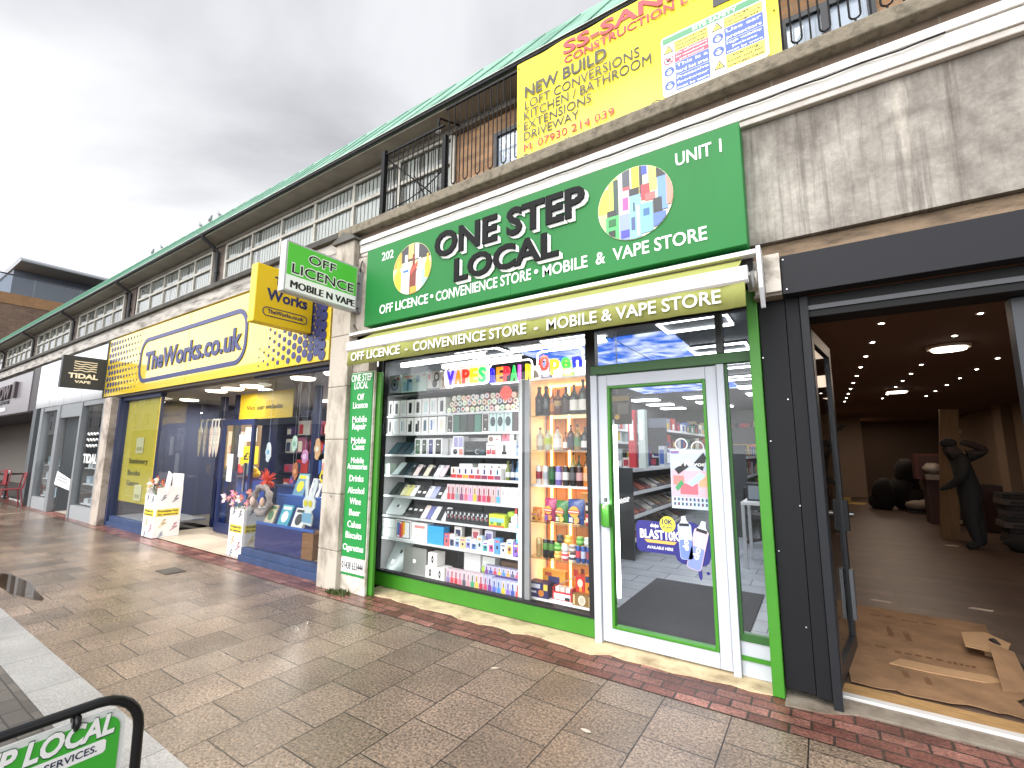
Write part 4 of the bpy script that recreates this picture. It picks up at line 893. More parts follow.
carton('snack_carton', 'lime green and yellow open carton on the sixth shelf', 'carton', G1, -2.845, -2.655, z, .125, 'c8d83a', [(.05, .95, .4, .72, '8fc4c8'), (.02, .98, 0, .16, 'd86a3a'), (.1, .3, .2, .4, '5aa04a'), (.5, .8, .15, .4, '5a8a3a')])
m = MB(); m.ball((-2.60, SY+.07, z+.13), (.05, .045, .035), M('9fc83a', .6), 10, 7, .18); m.ball((-2.565, SY+.06, z+.085), (.04, .04, .045), M('e4e8e0', .5), 10, 7, .05); m.box(-2.62, -2.55, SY+.04, SY+.1, z+.001, z+.05, M('d8dcd8', .5)); solo(m, 'potted_plant', 'small lime green plant in a white pot on the sixth shelf', 'plant', G1)
for x, c_, k_, lb in ((-2.535, 'e8e4e0', 'c83a2c', 'white bottle with a red cap at the sixth shelf end'), (-2.485, '3a2a4a', 'f0a03a', 'purple bottle with an orange cap at the sixth shelf end')):
    m = MB(); m.lathe([(.022, 0), (.024, .01), (.024, .12), (.012, .145)], (x, SY+.04, z+.001), M(c_, .3), 10); m.lathe([(.013, .145), (.013, .19), (.008, .2)], (x, SY+.04, z+.001), M(k_, .35), 10); solo(m, 'liquid_bottle', lb, 'bottle', G1)
# seventh shelf
z = SZ[7]
carton('laptop_box', 'long flat pale laptop box, one on top of another by the green post', 'box', G1, -4.42, -4.20, z+.112, .10, 'd4dcd8'); carton('laptop_box', 'long flat pale laptop box underneath its twin by the green post', 'box', G1, -4.42, -4.20, z, .108, 'cdd6d2')
carton('tablet_box', 'white tablet box with curved rainbow stripes on a dark rimmed screen', 'box', G1, -4.19, -3.94, z, .215, 'f2f2f2', [(.06, .94, .06, .94, '2b2f36'), (.1, .9, .1, .9, 'eef0f2'), (.12, .27, .2, .85, '3f74b8'), (.27, .38, .1, .8, 'c8386a'), (.38, .5, .12, .9, 'e86a3a'), (.5, .62, .25, .9, 'f2c13a')])
carton('carton', 'white carton with a red printed line beside the tablet box', 'box', G1, -3.93, -3.69, z, .205, 'f0efec', [(.2, .85, .72, .86, 'd88a84')]); carton('carton', 'plain bright blue box on the seventh shelf', 'box', G1, -3.68, -3.45, z, .19, '2f9fe0')
carton('carton', 'dark red box lying at the back of the seventh shelf', 'box', G1, -3.9, -3.55, z, .235, '5a2226', y=SY+.13)
ci = ['d86a72', '39406a', '6a8ab8', 'e2c89a', '8a8fd0', '4a78b0', 'c2d8e4', '38a0a8', 'c85a9a', '5a9ad0', 'dfe3ea', 'e09a4a', '7a5ab0', '9fc8b0']
for i in range(13):
    x = -3.435+i*.0735; h = random.choice((.11, .13, .15, .12)); c_ = ci[i % 14]
    carton('gadget_carton', 'little gadget carton standing %s along the front of the seventh shelf' % nth(i), 'carton', 'small gadget cartons on the seventh shelf', x, x+.066, z, h, 'eceeee' if i % 3 else c_, [(.1, .9, .1, .62, c_), (.3, .7, .3, .55, '24283a', 1), (.15, .85, .74, .86, ci[(i+5) % 14])], d=.06)
for i, x in enumerate((-3.36, -3.12, -2.95)):
    carton('gadget_carton', ('white carton with a dark picture stacked behind, nearest the blue box', 'pale pink carton stacked at the back of the seventh shelf', 'white lilac carton stacked at the back of the seventh shelf')[i], 'carton', G1, x, x+.1, z, .2, ('f0f0ee', 'f0dcd8', 'e4e0f0')[i], [(.15, .85, .4, .85, ('303a5a', 'b04a5a', '7a74a8')[i])], y=SY+.09, d=.05)
carton('gadget_carton', 'tall light blue hanging pack at the end of the seventh shelf', 'carton', G1, -2.515, -2.465, z, .30, '5ab4e4', [(.1, .9, .55, .9, 'bfe4f4'), (.2, .8, .15, .4, 'd85a6a')])
# window floor
z = .16
m = MB(); m.X = Matrix.Translation((-4.37, 3.90, z+.002)) @ Matrix.Rotation(R(58), 4, 'X'); m.prism(rrect(0, .29, 0, .36, .02), 'xy', 0, .014, M('aab4b2', .3, met=.4)); m.box(.14, .17, .2, .24, .0145, .0155, M('23282a')); m.box(.06, .13, .06, .12, .0145, .0155, M('f2f4f2')); solo(m, 'laptop', 'silver laptop propped with its lid slanting on the window floor', 'laptop', G1)
m = MB(); m.prism(rrect(-4.07, -3.715, .163, .455, .018), 'xz', 3.90, 3.914, M('b4b6b2', .28, met=.5))
m.cyl((-3.895, 3.90, .31), (-3.895, 3.898, .31), .022, M('f8f8f6', .4, emit=.3), 14); m.box(-4.06, -3.72, 3.915, 4.1, .163, .176, M('9a9c9a', .35, met=.4)); solo(m, 'laptop', 'open silver laptop standing upright with a white disc on its lid', 'laptop', G1)
for a, zz_, lb in ((-3.665, .302, 'white cube box with black diamond on top of two others'), (-3.695, .162, 'lower white cube box with black diamond nearest the laptop'), (-3.557, .162, 'lower white cube box with black diamond nearest the vape cartons')): carton('cube_box', lb, 'box', 'white cube boxes with black diamonds', a, a+.132, zz_, .136, 'f1efea', [(.38, .62, .2, .8, '1c1c1c', 1), (.46, .54, .42, .58, 'e8e6e0', 1)], d=.13)
m = MB(); m.tube([(-3.42+.03*math.sin(t*.4), 4.05, .165+.05*t) for t in range(6)]+[(-3.40, 4.10, .52)], .006, M('15171a')); solo(m, 'charging_cable', 'black cable hanging behind the white cube boxes', 'cable')
carton('open_carton', 'open white card carton behind the floor vape boxes, nearest the cable', 'carton', G1, -3.30, -3.08, z, .29, 'f2f2f0', [(.3, .7, .1, .3, 'd8dad8')], y=4.05, d=.1); carton('open_carton', 'open white card carton behind the floor vape boxes, nearest the brown box', 'carton', G1, -3.06, -2.90, z, .28, 'eef0ee', y=4.06, d=.1); carton('open_carton', 'plain brown card box at the back of the window floor', 'carton', G1, -2.82, -2.50, z, .26, '6a5038', [(.15, .5, .35, .8, '8a7458'), (.6, .9, .6, .75, 'b8a890')], y=4.06, d=.1)
m = MB(); m.ball((-2.985, 4.02, z+.165), (.045, .04, .038), M('a8cc3a', .5), 10, 7, .1); m.box(-3.02, -2.95, 3.99, 4.05, z+.001, z+.13, M('cfd3cf')); solo(m, 'lime_tub', 'white tub with a round lime green lid amid the floor cartons', 'tub', G1)
cf = ['8a78b0', 'd0404e', 'c83a4a', 'e07a8a', '5a5a6a', 'd8a0a8', '3aa06a', 'e0c04a', 'b8304a', 'c8506a', '7a3a8a', '5a68c0', '4a8ad0', 'e8c23a', '8a70c0', '3f50a0', 'e0584a', 'e8a23a']
for i in range(17):
    x = -3.40+i*.0545
    vapebox(x, x+.05, z+.002, .145 if i < 11 else .13, cf[i % 18], 'little vape box, %s from the cube boxes along the window floor' % nth(i), 'vape boxes along the window floor', base='d8c4cc' if i < 9 else 'b8bcd8', y=3.88)
for i in range(9):
    x = -2.95+i*.053
    vapebox(x, x+.047, z+.15, .075, cf[(i*5+10) % 18], 'vape box in the raised back row, %s from the lime lid' % nth(i), 'vape boxes in the raised back row', base='c8c4e4', y=3.955)
m = MB(); m.box(-2.96, -2.47, 3.945, 4.03, z+.002, z+.149, M('4a3f7a', .5)); solo(m, 'display_tray', 'dark purple card step under the raised row of vape boxes', 'display tray', G1)

# ================================================================== liquor and snacks window
wood = brick('slat_wood', 'c98f5a', 'd8a06a', '7a5230', 3, .11, .004, off=0, axes='zx', rough=.6, var=.2, vs=4, bumps=.2)
u = thing('liquor_cabinet', 'narrow window cabinet with wooden back and warm light strips', 'cabinet', (-2.05, 4.0, .1))
LZ = [2.245, 1.88, 1.55, 1.225, .885, .56, .205]
for i, z in enumerate(LZ):
    m = MB(); m.box(-2.385, -1.735, SY, 4.24, z-.018 if i in (0, 3, 6) else z-.010, z, wht if i in (0, 3, 6) else glass((.72, .78, .74), 1.5)); m.build('shelf', u, label=None if i in (0, 3, 6) else 'glass shelf')
m = MB(); m.box(-2.447, -2.398, 3.82, 4.26, .10, 2.245, shw); m.build('side_panel', u)
m = MB(); m.box(-1.732, -1.70, 3.82, 4.26, .10, 2.245, shw); m.build('side_panel', u)
m = MB(); m.box(-2.386, -1.734, 4.243, 4.26, .10, 2.226, wood); m.build('back_panel', u)
m = MB(); m.box(-2.447, -1.70, 3.82, 4.26, .075, .10, M('b8bcbe', .15, met=.8)); m.build('base', u)
wl = M('ffb060', .5, emit=7)
for x in (-2.32, -2.115, -1.90):
    m = MB(); m.box(x-.011, x+.011, 4.232, 4.242, .22, 2.22, wl); m.build('light_strip', u)
m = MB(); m.box(-2.35, -1.76, 4.225, 4.24, 2.205, 2.222, wl); m.build('light_strip', u)
for z in (.45, 1.05, 1.7):
    l = bpy.data.lights.new('cabinet_lamp', 'AREA'); l.shape = 'RECTANGLE'; l.size = .5; l.size_y = .5; l.energy = 1.6; l.color = (1, .62, .3)
    o = bpy.data.objects.new('cabinet_lamp', l); COL.objects.link(o); o.location = (-2.06, 4.215, z); o.rotation_euler = (R(-90), 0, 0)
l = bpy.data.lights.new('cabinet_lamp', 'AREA'); l.shape = 'RECTANGLE'; l.size = .6; l.size_y = .06; l.energy = 6; l.color = (1, .93, .85)
o = bpy.data.objects.new('cabinet_lamp', l); COL.objects.link(o); o.location = (-2.0, 3.81, 2.5); o.rotation_euler = (R(25), 0, 0)
m = MB(); m.cyl((-1.535, 4.0, .3), (-1.535, 4.0, 1.78), .016, M('ffffff', .5, emit=4)); m.box(-1.59, -1.552, 3.97, 4.03, .25, 1.83, alu); solo(m, 'tube_light', 'upright white tube light inside the shop beside the door edge', 'tube light')
l = bpy.data.lights.new('tube_lamp', 'AREA'); l.shape = 'RECTANGLE'; l.size = .05; l.size_y = 1.4; l.energy = 3
o = bpy.data.objects.new('tube_lamp', l); COL.objects.link(o); o.location = (-1.53, 3.92, 1.1); o.rotation_euler = (0, R(-70), 0)
def bottle(lab, x, z, r, h, body, labc=None, capc='15151a', sh=.62, nk=.3, lz=(.15, .45), glassy=False, y=SY+.07, sq=False):
    t = thing('liquor_bottle', lab, 'bottle', (x, y, z), 'bottles in the liquor cabinet')
    m = MB(); m.lathe([(r*.9, .001), (r, .01), (r, h*sh), (r*.8, h*(sh+.07)), (r*nk*1.1, h*(sh+.17)), (r*nk, h*.9)], (x, y, z), M(body, .12, spec=.6), 8 if sq else 16); m.build('glass_body', t)
    m = MB(); m.lathe([(r*nk*1.15, h*.9), (r*nk*1.15, h*.995), (r*nk*.8, h)], (x, y, z), M(capc, .4), 10); m.build('cap', t)
    if labc: m = MB(); m.lathe([(r*1.012, h*lz[0]), (r*1.015, h*lz[0]+.002), (r*1.015, h*lz[1]), (r*1.012, h*lz[1]+.001)], (x, y, z), M(labc, .5), 8 if sq else 16); m.build('bottle_label', t)
z = LZ[1]
bottle('matt black square bottle nearest the phone window', -2.285, z, .042, .29, '121316', '1d1f24', nk=.42, sq=True); bottle('matt black square bottle with a slanted grey stripe, second from the phone window', -2.205, z, .042, .29, '101113', '5a5c60', lz=(.33, .37), nk=.42, sq=True)
bottle('slim amber bottle with a gold top between two dark bottles', -2.135, z, .030, .26, '9a4a18', 'c8802c', 'c89a3a'); bottle('amber whisky bottle with a tan slanted label', -2.075, z, .042, .25, '5c2812', 'b0905a', '8a2a1c', lz=(.36, .56), sq=True)
bottle('dark squat bottle with a brown black label', -1.99, z, .047, .27, '1c110e', '3a2420', '0f0f10', lz=(.1, .5), sq=True); bottle('dark wine bottle with a large white label, shorter one', -1.905, z, .044, .29, '1a1f14', 'e4e2da', '6a3a1c', lz=(.14, .48)); bottle('dark wine bottle with a large white label, taller one', -1.812, z, .045, .33, '141a12', 'e4e2da', '1a1410', lz=(.12, .42))
z = LZ[2]
bottle('clear spirit bottle with a cream label and brown stopper', -2.275, z, .040, .22, 'b8b09c', 'd8d0bc', '6a4a34', lz=(.2, .5)); bottle('clear bottle with a lime green label', -2.185, z, .040, .19, 'b4b69a', 'a8b83a', 'c8c0a0', lz=(.3, .62), sh=.7)
bottle('clear rum bottle with a red cap', -2.085, z, .044, .22, 'c0bcae', 'e2dcd8', 'b8382c', lz=(.12, .5)); bottle('small amber half bottle with a white label', -2.0, z, .026, .17, '8a4a20', 'dcd8d0', '1c1a1a', lz=(.12, .45))
bottle('brown whisky bottle with a navy label', -1.945, z, .034, .24, '4a2414', '2c3040', '14161a', lz=(.15, .52)); bottle('golden whisky bottle with a green label', -1.875, z, .034, .24, '8a6a24', '4f7a4a', '1c2016', lz=(.15, .5)); bottle('black bottle with a white round label', -1.80, z, .038, .215, '131416', 'd4d4d0', '101012', lz=(.12, .4))
z = LZ[3]
def can(lab, x, z, r, h, body, band, y=SY+.06, bz=(.3, .7), name='drinks_can', cat='can', grp='cans in the liquor cabinet'):
    t = thing(name, lab, cat, (x, y, z), grp)
    m = MB(); m.lathe([(r*.85, .001), (r, .008), (r, h-.008), (r*.88, h)], (x, y, z), M(body, .25, met=.2), 16); m.build('can_body', t)
    m = MB(); m.lathe([(r*1.008, h*bz[0]), (r*1.012, h*bz[0]+.001), (r*1.012, h*bz[1]), (r*1.008, h*bz[1]+.001)], (x, y, z), M(band, .35), 16); m.build('printed_band', t)
    m = MB(); m.lathe([(r*.87, h+.0005), (r*.87, h+.003), (r*.8, h+.003)], (x, y, z), M('c8cacc', .2, met=.9), 16); m.build('lid', t)
for x, a, b, lb in ((-2.285, 'e0dcd8', '9a3040', 'white tall can with a dark red band'), (-2.21, 'd8d8da', 'a8acb4', 'silver white tall can'), (-2.14, '1f4a2c', '2f6a3c', 'dark green tall can'), (-2.07, '7a6ab0', 'c4bce0', 'lilac tall can with pale writing band'), (-1.995, '2a2a2c', 'e0e0dc', 'black tall can with a white upper band'), (-1.925, '1e2022', '5a5c60', 'black tall can with a grey band'), (-1.855, '3a1a1e', 'c8a0a0', 'dark maroon tall can with a pink band'), (-1.785, 'd8843a', 'e8b48a', 'orange tall can with a peach band')): can(lb+' on the middle cabinet shelf', x, z, .032, .175, a, b)
for i, (x, h, c_) in enumerate(((-2.02, .31, 'b8a86a'), (-1.96, .28, '5a6a5a'), (-1.88, .30, '8a5a30'), (-1.80, .29, '9a6a3a'))):
    bottle('pale bottle standing behind the row of tall cans, %s of four' % nth(i), x, z, .03, h, c_, None, '3a3a30', y=4.13)
z = LZ[4]
def bag(lab, x, z, w, h, c_, d2, d3):
    m = MB(); vs = []; nx, nz = 8, 10
    for s_ in (-1, 1):
        for j in range(nz+1):
            for i in range(nx+1):
                a, b = i/nx, j/nz; puff = math.sin(math.pi*a)**.6*math.sin(math.pi*min(1, max(0, b)))**.5
                vs.append((x-w/2+w*a+random.uniform(-.003, .003), SY+.06+s_*.035*puff+.02*b+random.uniform(-.003, .003), z+.003+h*b))
    fs = []
    K = (nx+1)*(nz+1)
    for s_ in (0, 1):
        for j in range(nz):
            for i in range(nx):
                q = [s_*K+j*(nx+1)+i, s_*K+j*(nx+1)+i+1, s_*K+(j+1)*(nx+1)+i+1, s_*K+(j+1)*(nx+1)+i]; fs.append(q if s_ == 0 else q[::-1])
    m.add(vs, fs, M(c_, .25, spec=.7), True)
    m.cyl((x, SY+.025, z+h*.52), (x, SY+.020, z+h*.52), w*.3, M('e8b04a', .35), 16); m.box(x-w*.34, x+w*.34, SY+.014, SY+.019, z+h*.46, z+h*.58, M('c83a3a', .35)); m.box(x-w*.3, x+w*.3, SY+.012, SY+.0185, z+h*.5, z+h*.54, M('f4f0e8', .35))
    m.cyl((x+w*.1, SY+.03, z+h*.2), (x+w*.1, SY+.022, z+h*.2), w*.2, M(d2, .35), 12); m.box(x-w*.3, x-w*.02, SY+.022, SY+.028, z+h*.1, z+h*.28, M(d3, .35))
    solo(m, 'crisp_bag', lab, 'crisp packet', 'crisp packets in the cabinet')
bag('small orange snack packet leaning nearest the phone window', -2.31, z, .10, .12, 'd8862c', 'e8a03a', '5a3a1c'); bag('magenta pink crisp packet standing up', -2.165, z, .125, .215, 'b02a6a', 'e08a4a', '7a5ab0'); bag('green crisp packet between pink and blue', -2.045, z, .13, .20, '2f7a34', 'e8c86a', 'dfe4c8'); bag('large blue crisp packet on the shelf', -1.90, z, .165, .22, '28488f', 'd8b06a', 'dfe4ee')
can('short black snack tube stacked on top of the red one', -1.77, z+.105, .03, .10, '1b1b1d', 'd8d4cc', name='snack_tube', cat='tube'); can('short red snack tube beside the blue packet', -1.77, z, .03, .10, 'c0304a', 'f0dcd0', name='snack_tube', cat='tube')
carton('snack_carton', 'orange carton at the back above the crisp packets', 'carton', G1, -1.96, -1.76, z+.02, .24, 'e8a24a', [(.1, .9, .5, .8, 'f4c47a')], y=4.12)
z = LZ[5]
can('gold beer can on the lower glass shelf', -2.285, z, .030, .165, 'c8b078', 'a88a50'); can('black energy drink can with green claw marks, first of two', -2.215, z, .030, .165, '16181a', '4f8a3a', bz=(.45, .8)); can('black energy drink can with green claw marks, second of two', -2.15, z, .030, .165, '141618', '4f8a3a', bz=(.45, .8))
def tub(lab, x, z, c_, c2_, y=SY+.06):
    m = MB(); m.lathe([(.028, .001), (.034, .01), (.035, .045), (.030, .06)], (x, y, z), M(c_, .35), 14); m.lathe([(.031, .0605), (.031, .07), (.02, .073)], (x, y, z), M(c2_, .35), 14); m.lathe([(.0352, .018), (.0362, .019), (.0362, .040), (.0352, .041)], (x, y, z), M(c2_, .4), 14)
    solo(m, 'sweet_tub', lab, 'sweet tub', 'little round sweet tubs in the cabinet')
for x, k_, c_, c2_, lb in ((-2.085, 0, 'e8a52c', 'f4d47a', 'orange yellow tub on the bottom'), (-2.01, 0, 'c8283c', 'f0d8d8', 'red tub on the bottom'), (-1.935, 0, 'eceae6', '3a3a4a', 'white tub on the bottom'), (-2.085, 1, '4fa03a', '8fd06a', 'green tub in the middle'), (-2.01, 1, 'cfdcd4', 'e8ece8', 'pale mint tub in the middle'), (-1.935, 1, '8a7a74', 'd0c8c4', 'grey brown tub in the middle'), (-2.06, 2, '23221f', '4a4a48', 'black tub on the top'), (-1.975, 2, 'f0b02c', 'f8d87a', 'bright yellow tub on the top')): tub(lb+' of the tub stack', x, z+.0745*k_, c_, c2_)
for i, x in enumerate((-1.875, -1.825, -1.775)): can('slim blue energy drink can, %s of three' % nth(i), x, z, .023, .145, '2c4f9a', ('c83a4a', 'b8c4d8', '9a3a4a')[i], y=SY+.05)
tub('green tub above the blue cans', -1.86, z+.15, '56a03a', '8fc86a'); tub('pale grey green tub above the blue cans', -1.785, z+.15, 'b8c8bc', 'd8e0d8')
z = LZ[6]
carton('biscuit_box', 'navy biscuit box with a yellow corner on the cabinet floor', 'box', G1, -2.375, -2.17, z, .13, '2a2a5a', [(.05, .6, .62, .9, 'c8ccd8'), (.5, .8, .1, .55, 'c87a34', 1), (.78, .98, .55, .95, 'e8c44a'), (.05, .4, .3, .42, 'd8d8e4')], d=.12); carton('biscuit_box', 'orange biscuit carton standing behind the navy box', 'box', G1, -2.30, -2.06, z, .225, 'e09a34', [(.25, .75, .45, .75, '3a3a6a'), (.1, .4, .75, .9, 'b84a2c'), (.7, .9, .3, .5, 'c84a3a')], y=SY+.15, d=.07)
m = MB(); m.box(-2.125, -1.93, SY+.02, SY+.15, z+.001, z+.012, wht)
for a, b, c, d, h in ((-2.125, -1.93, SY+.02, SY+.024, .085), (-2.125, -2.121, SY+.024, SY+.15, .12), (-1.934, -1.93, SY+.024, SY+.15, .12)): m.box(a, b, c, d, z+.012, z+h, M('c8303a', .45))
m.box(-2.11, -1.945, SY+.0185, SY+.0198, z+.02, z+.07, M('f4f0ee', .4)); m.box(-2.0, -1.95, SY+.017, SY+.0184, z+.02, z+.045, M('1e2a22', .4)); m.prism([(-2.12, z+.12), (-1.95, z+.21), (-1.935, z+.205), (-2.10, z+.115)], 'xz', SY+.14, SY+.15, M('b08a6a', .6))
solo(m, 'open_tray', 'open red and white card tray on the cabinet floor', 'tray', G1)
for i, x in enumerate((-2.09, -2.04, -1.985)):
    m = MB(); m.box(x-.02, x+.02, SY+.05, SY+.12, z+.013, z+.115, M(('f2eee8', 'e8dcd0', 'f4f4f0')[i], .4)); solo(m, 'snack_bar', 'pale wrapped snack bar standing in the red tray, %s of three' % nth(i), 'snack bar', 'snack bars in the red tray')
carton('sweet_box', 'red box with a white picture at the end of the cabinet floor', 'box', G1, -1.915, -1.83, z+.10, .13, 'c8302c', [(.2, .8, .3, .85, 'ead8c4', 1), (.4, .7, .05, .3, 'e0a03a')], y=SY+.07); carton('sweet_box', 'navy and orange box at the far end of the cabinet floor', 'box', G1, -1.825, -1.745, z+.10, .15, 'e08a2c', [(.05, .95, .6, .95, '2a2a5a'), (.3, .7, .15, .4, '3a2a1c', 1)], y=SY+.07)
carton('sweet_box', 'gold brown gift box with a round cream label', 'box', G1, -1.92, -1.745, z, .098, '8a6a3a', [(.3, .7, .08, .92, 'e4dcc8', 1), (.36, .64, .2, .8, 'c8bfa8', 1), (.02, .12, .1, .9, 'd8c48a'), (.88, .98, .1, .9, 'd8c48a')], d=.05)
carton('snack_carton', 'large orange patterned carton standing behind the red tray', 'carton', G1, -2.04, -1.80, z+.001, .30, 'e8923a', [(.1, .3, .6, .8, 'c83a2c'), (.5, .8, .3, .55, 'f4c46a'), (.4, .55, .7, .85, '7a3a1c')], y=4.1, d=.06)
# things on top of the liquor cabinet behind the neon word
z = LZ[0]
for x, w, h, c_, d_, lb in ((-2.36, .09, .14, 'd8dadc', '2c3038', 'white gadget box with a dark strip'), (-2.25, .09, .17, '3a4a6a', 'c8ccd4', 'navy box with a pale front'), (-2.13, .10, .15, 'b8c4d0', 'e8ecf0', 'pale blue box'), (-2.01, .09, .16, '8fb83a', 'd8e48a', 'lime green box'), (-1.89, .12, .15, 'eceeee', 'b8c0c8', 'wide white box')): carton('gadget_box', lb+' on top of the liquor cabinet behind the neon', 'box', G1, x, x+w, z, h, c_, [(.15, .85, .15, .7, d_)], y=SY+.06)

# ================================================================== inside the shop beyond the door
gmk = M('3a3e40', .5)
def gondola(name, lab, x0, x1, y0, y1, zs, endz, face=1):
    t = thing(name, lab, 'shelving', ((x0+x1)/2, (y0+y1)/2, .014))
    m = MB(); m.box(x0, x1, y0-.04, y0, .014, endz, gmk); m.build('end_panel', t); m = MB(); m.box(x0, x1, y1, y1+.04, .014, endz, gmk); m.build('end_panel', t)
    for z in zs:
        m = MB(); m.box(x0, x1, y0, y1, z-.025, z, M('c2c6c6', .5)); m.box(x1 if face > 0 else x0-.012, x1+.012 if face > 0 else x0, y0, y1, z-.04, z+.01, wht); m.build('shelf', t)
    m = MB(); xm = (x0 if face > 0 else x1-.02); m.box(xm, xm+.02, y0, y1, .014, endz, M('2c2f31', .6)); m.build('back_panel', t)
    return t
gondola('magazine_rack', 'dark rack of sloping magazine shelves seen through the door', -2.75, -2.30, 6.65, 9.6, (.30, .62, .95, 1.28), 1.30)
cm_ = ['8a3a34', 'c8c4bc', '5a4a3a', 'd8d0c0', '3a3034', 'a88a5a', '4a4a52', 'b8563a', 'e0dcd4', '6a3a2c']
k = 0
for zi, z in enumerate((.30, .62, .95)):
    for i in range(9):
        y = 6.68+i*.32
        m = MB(); m.X = Matrix.Translation((-2.33, y, z+.012)) @ Matrix.Rotation(R(-62), 4, 'Y'); m.box(-.015, .02, 0, .27, 0, .25, M(cm_[(k*3) % 10], .4)); m.box(.0202, .0212, .03, .24, .05, .21, M(cm_[(k*7+4) % 10], .4)); k += 1
        solo(m, 'magazine', 'magazine on the %s tier of the dark rack, %s from its near end' % (('lowest', 'middle', 'upper')[zi], nth(i)), 'magazine', 'magazines lying on the dark rack')
gondola('wall_shelving', 'tall dark wall shelving full of boxes deep inside the shop', -4.40, -3.95, 6.0, 13.0, (.4, .85, 1.3, 1.75, 2.05), 2.1)
for zi, z in enumerate((1.3, 1.75, 2.05)):
    for i in range(11):
        y = 6.1+i*.62; h = random.uniform(.2, .34); c_ = ('e8eaea', 'c83a3a', '3a5a8a', 'd8d4c8', '2c2f34', 'b8d0c8')[(i*5+zi) % 6]
        m = MB(); m.box(-4.35, -3.98, y, y+random.uniform(.3, .55), z+.001, z+h, M(c_, .5)); m.box(-3.979, -3.977, y+.05, y+.25, z+.04, z+h*.8, M(('9aa4ae', 'f0f0ee', 'd8b84a')[(i+zi) % 3], .5))
        solo(m, 'stock_box', 'stock box on the %s wall shelf, %s from the street' % (('lower', 'second highest', 'topmost')[zi], nth(i)), 'box', 'stock boxes on the wall shelving')
c = thing('shop_counter', 'dark counter with a black top behind the magazine rack', 'counter', (-3.0, 5.6, .014))
m = MB(); m.box(-3.35, -2.5, 5.2, 6.2, .014, 1.02, M('2b2e30', .5)); m.build('cabinet', c); m = MB(); m.box(-3.4, -2.45, 5.15, 6.25, 1.022, 1.06, M('141516', .3)); m.build('counter_top', c)
for i, (x, y, w, h, c_, lb) in enumerate(((-3.25, 5.4, .16, .18, '6a3a8a', 'purple sweet box on the dark counter'), (-3.0, 5.35, .2, .14, 'c84a4a', 'red sweet box on the dark counter'), (-2.75, 5.5, .22, .12, '3a5ab0', 'blue box on the dark counter'), (-2.6, 5.9, .18, .22, 'e0e0dc', 'white box on the dark counter'))):
    m = MB(); m.box(x-w/2, x+w/2, y-.08, y+.08, 1.061, 1.061+h, M(c_, .5)); m.box(x-w*.35, x+w*.35, y-.082, y-.0805, 1.08, 1.061+h*.7, M('e8dcc0', .5)); solo(m, 'sweet_box', lb, 'box')
m = MB(); m.box(-1.98, -1.70, 4.92, 4.94, 1.84, 2.17, M('22241f', .5)); m.box(-1.96, -1.72, 4.915, 4.9195, 2.10, 2.15, M('7a6a2c', .5)); m.cyl((-1.86, 4.919, 1.92), (-1.86, 4.912, 1.92), .03, M('e8c83a', .5)); m.box(-1.85, -1.73, 4.912, 4.9195, 1.95, 2.07, M('6a6e6a', .5)); m.box(-1.86, -1.85, 4.925, 4.93, 2.17, 2.9, M('888888'))
solo(m, 'hanging_display', 'black hanging advert board with a yellow disc inside the door', 'advert board')
for i, (x, c_, lb) in enumerate(((-2.32, 'c83a44', 'red and white tall box on the inner top shelf'), (-2.17, 'd0dcd4', 'pale mint tall box on the inner top shelf'))):
    m = MB(); m.box(x-.05, x+.05, 6.70, 6.82, 1.302, 2.15, M(c_, .5)); m.box(x-.03, x+.03, 6.695, 6.6998, 1.7, 2.0, M('f0f0ee', .5)); solo(m, 'tall_box', lb, 'box')
gondola('centre_shelving', 'low dark shelving of bright packets in the middle of the shop', -1.75, -1.15, 9.5, 13.5, (.4, .75, 1.1, 1.45), 1.6)
for zi, z in enumerate((.4, .75, 1.1, 1.45)):
    for i in range(10):
        y = 9.55+i*.39; c_ = ('c84a3a', '3a6ab0', 'e0c03a', 'd8dce0', '4a8a4a', '8a4a8a', '2a3038')[(i*3+zi*2) % 7]
        m = MB(); m.box(-1.5, -1.17, y, y+.3, z+.001, z+random.uniform(.18, .27), M(c_, .5)); m.box(-1.169, -1.167, y+.05, y+.22, z+.03, z+.14, M('e8e4da', .5)); solo(m, 'snack_packet', 'bright packet on the %s shelf of the low shelving, %s from the street' % (nth(zi), nth(i)), 'packet', 'packets on the low shelving')
for i in range(5):
    for k_ in range(3):
        x = -2.66+k_*.12; y = 6.9+i*.5; h = random.uniform(.1, .34); c_ = ('c8ccd0', '8a2a3a', '3a4a8a', 'e0d8c8', '2a2c30', 'd8b84a')[(i*2+k_*3) % 6]
        m = MB(); m.box(x, x+.1, y, y+.16, 1.302, 1.302+h, M(c_, .5)); m.box(x+.01, x+.09, y-.002, y-.0005, 1.32, 1.302+h*.8, M(('f0eee8', 'a83a4a', '4a6aa8')[(i+k_) % 3], .5)); solo(m, 'counter_item', 'small boxed item on top of the magazine rack, row %s, %s across' % (ORD[i], nth(k_)), 'box', 'boxed items on the magazine rack')
gondola('middle_shelving', 'tall dark shelving of mixed boxes behind the magazine rack', -3.2, -2.75, 10.2, 15.5, (.4, .8, 1.2, 1.6, 2.0), 2.05)
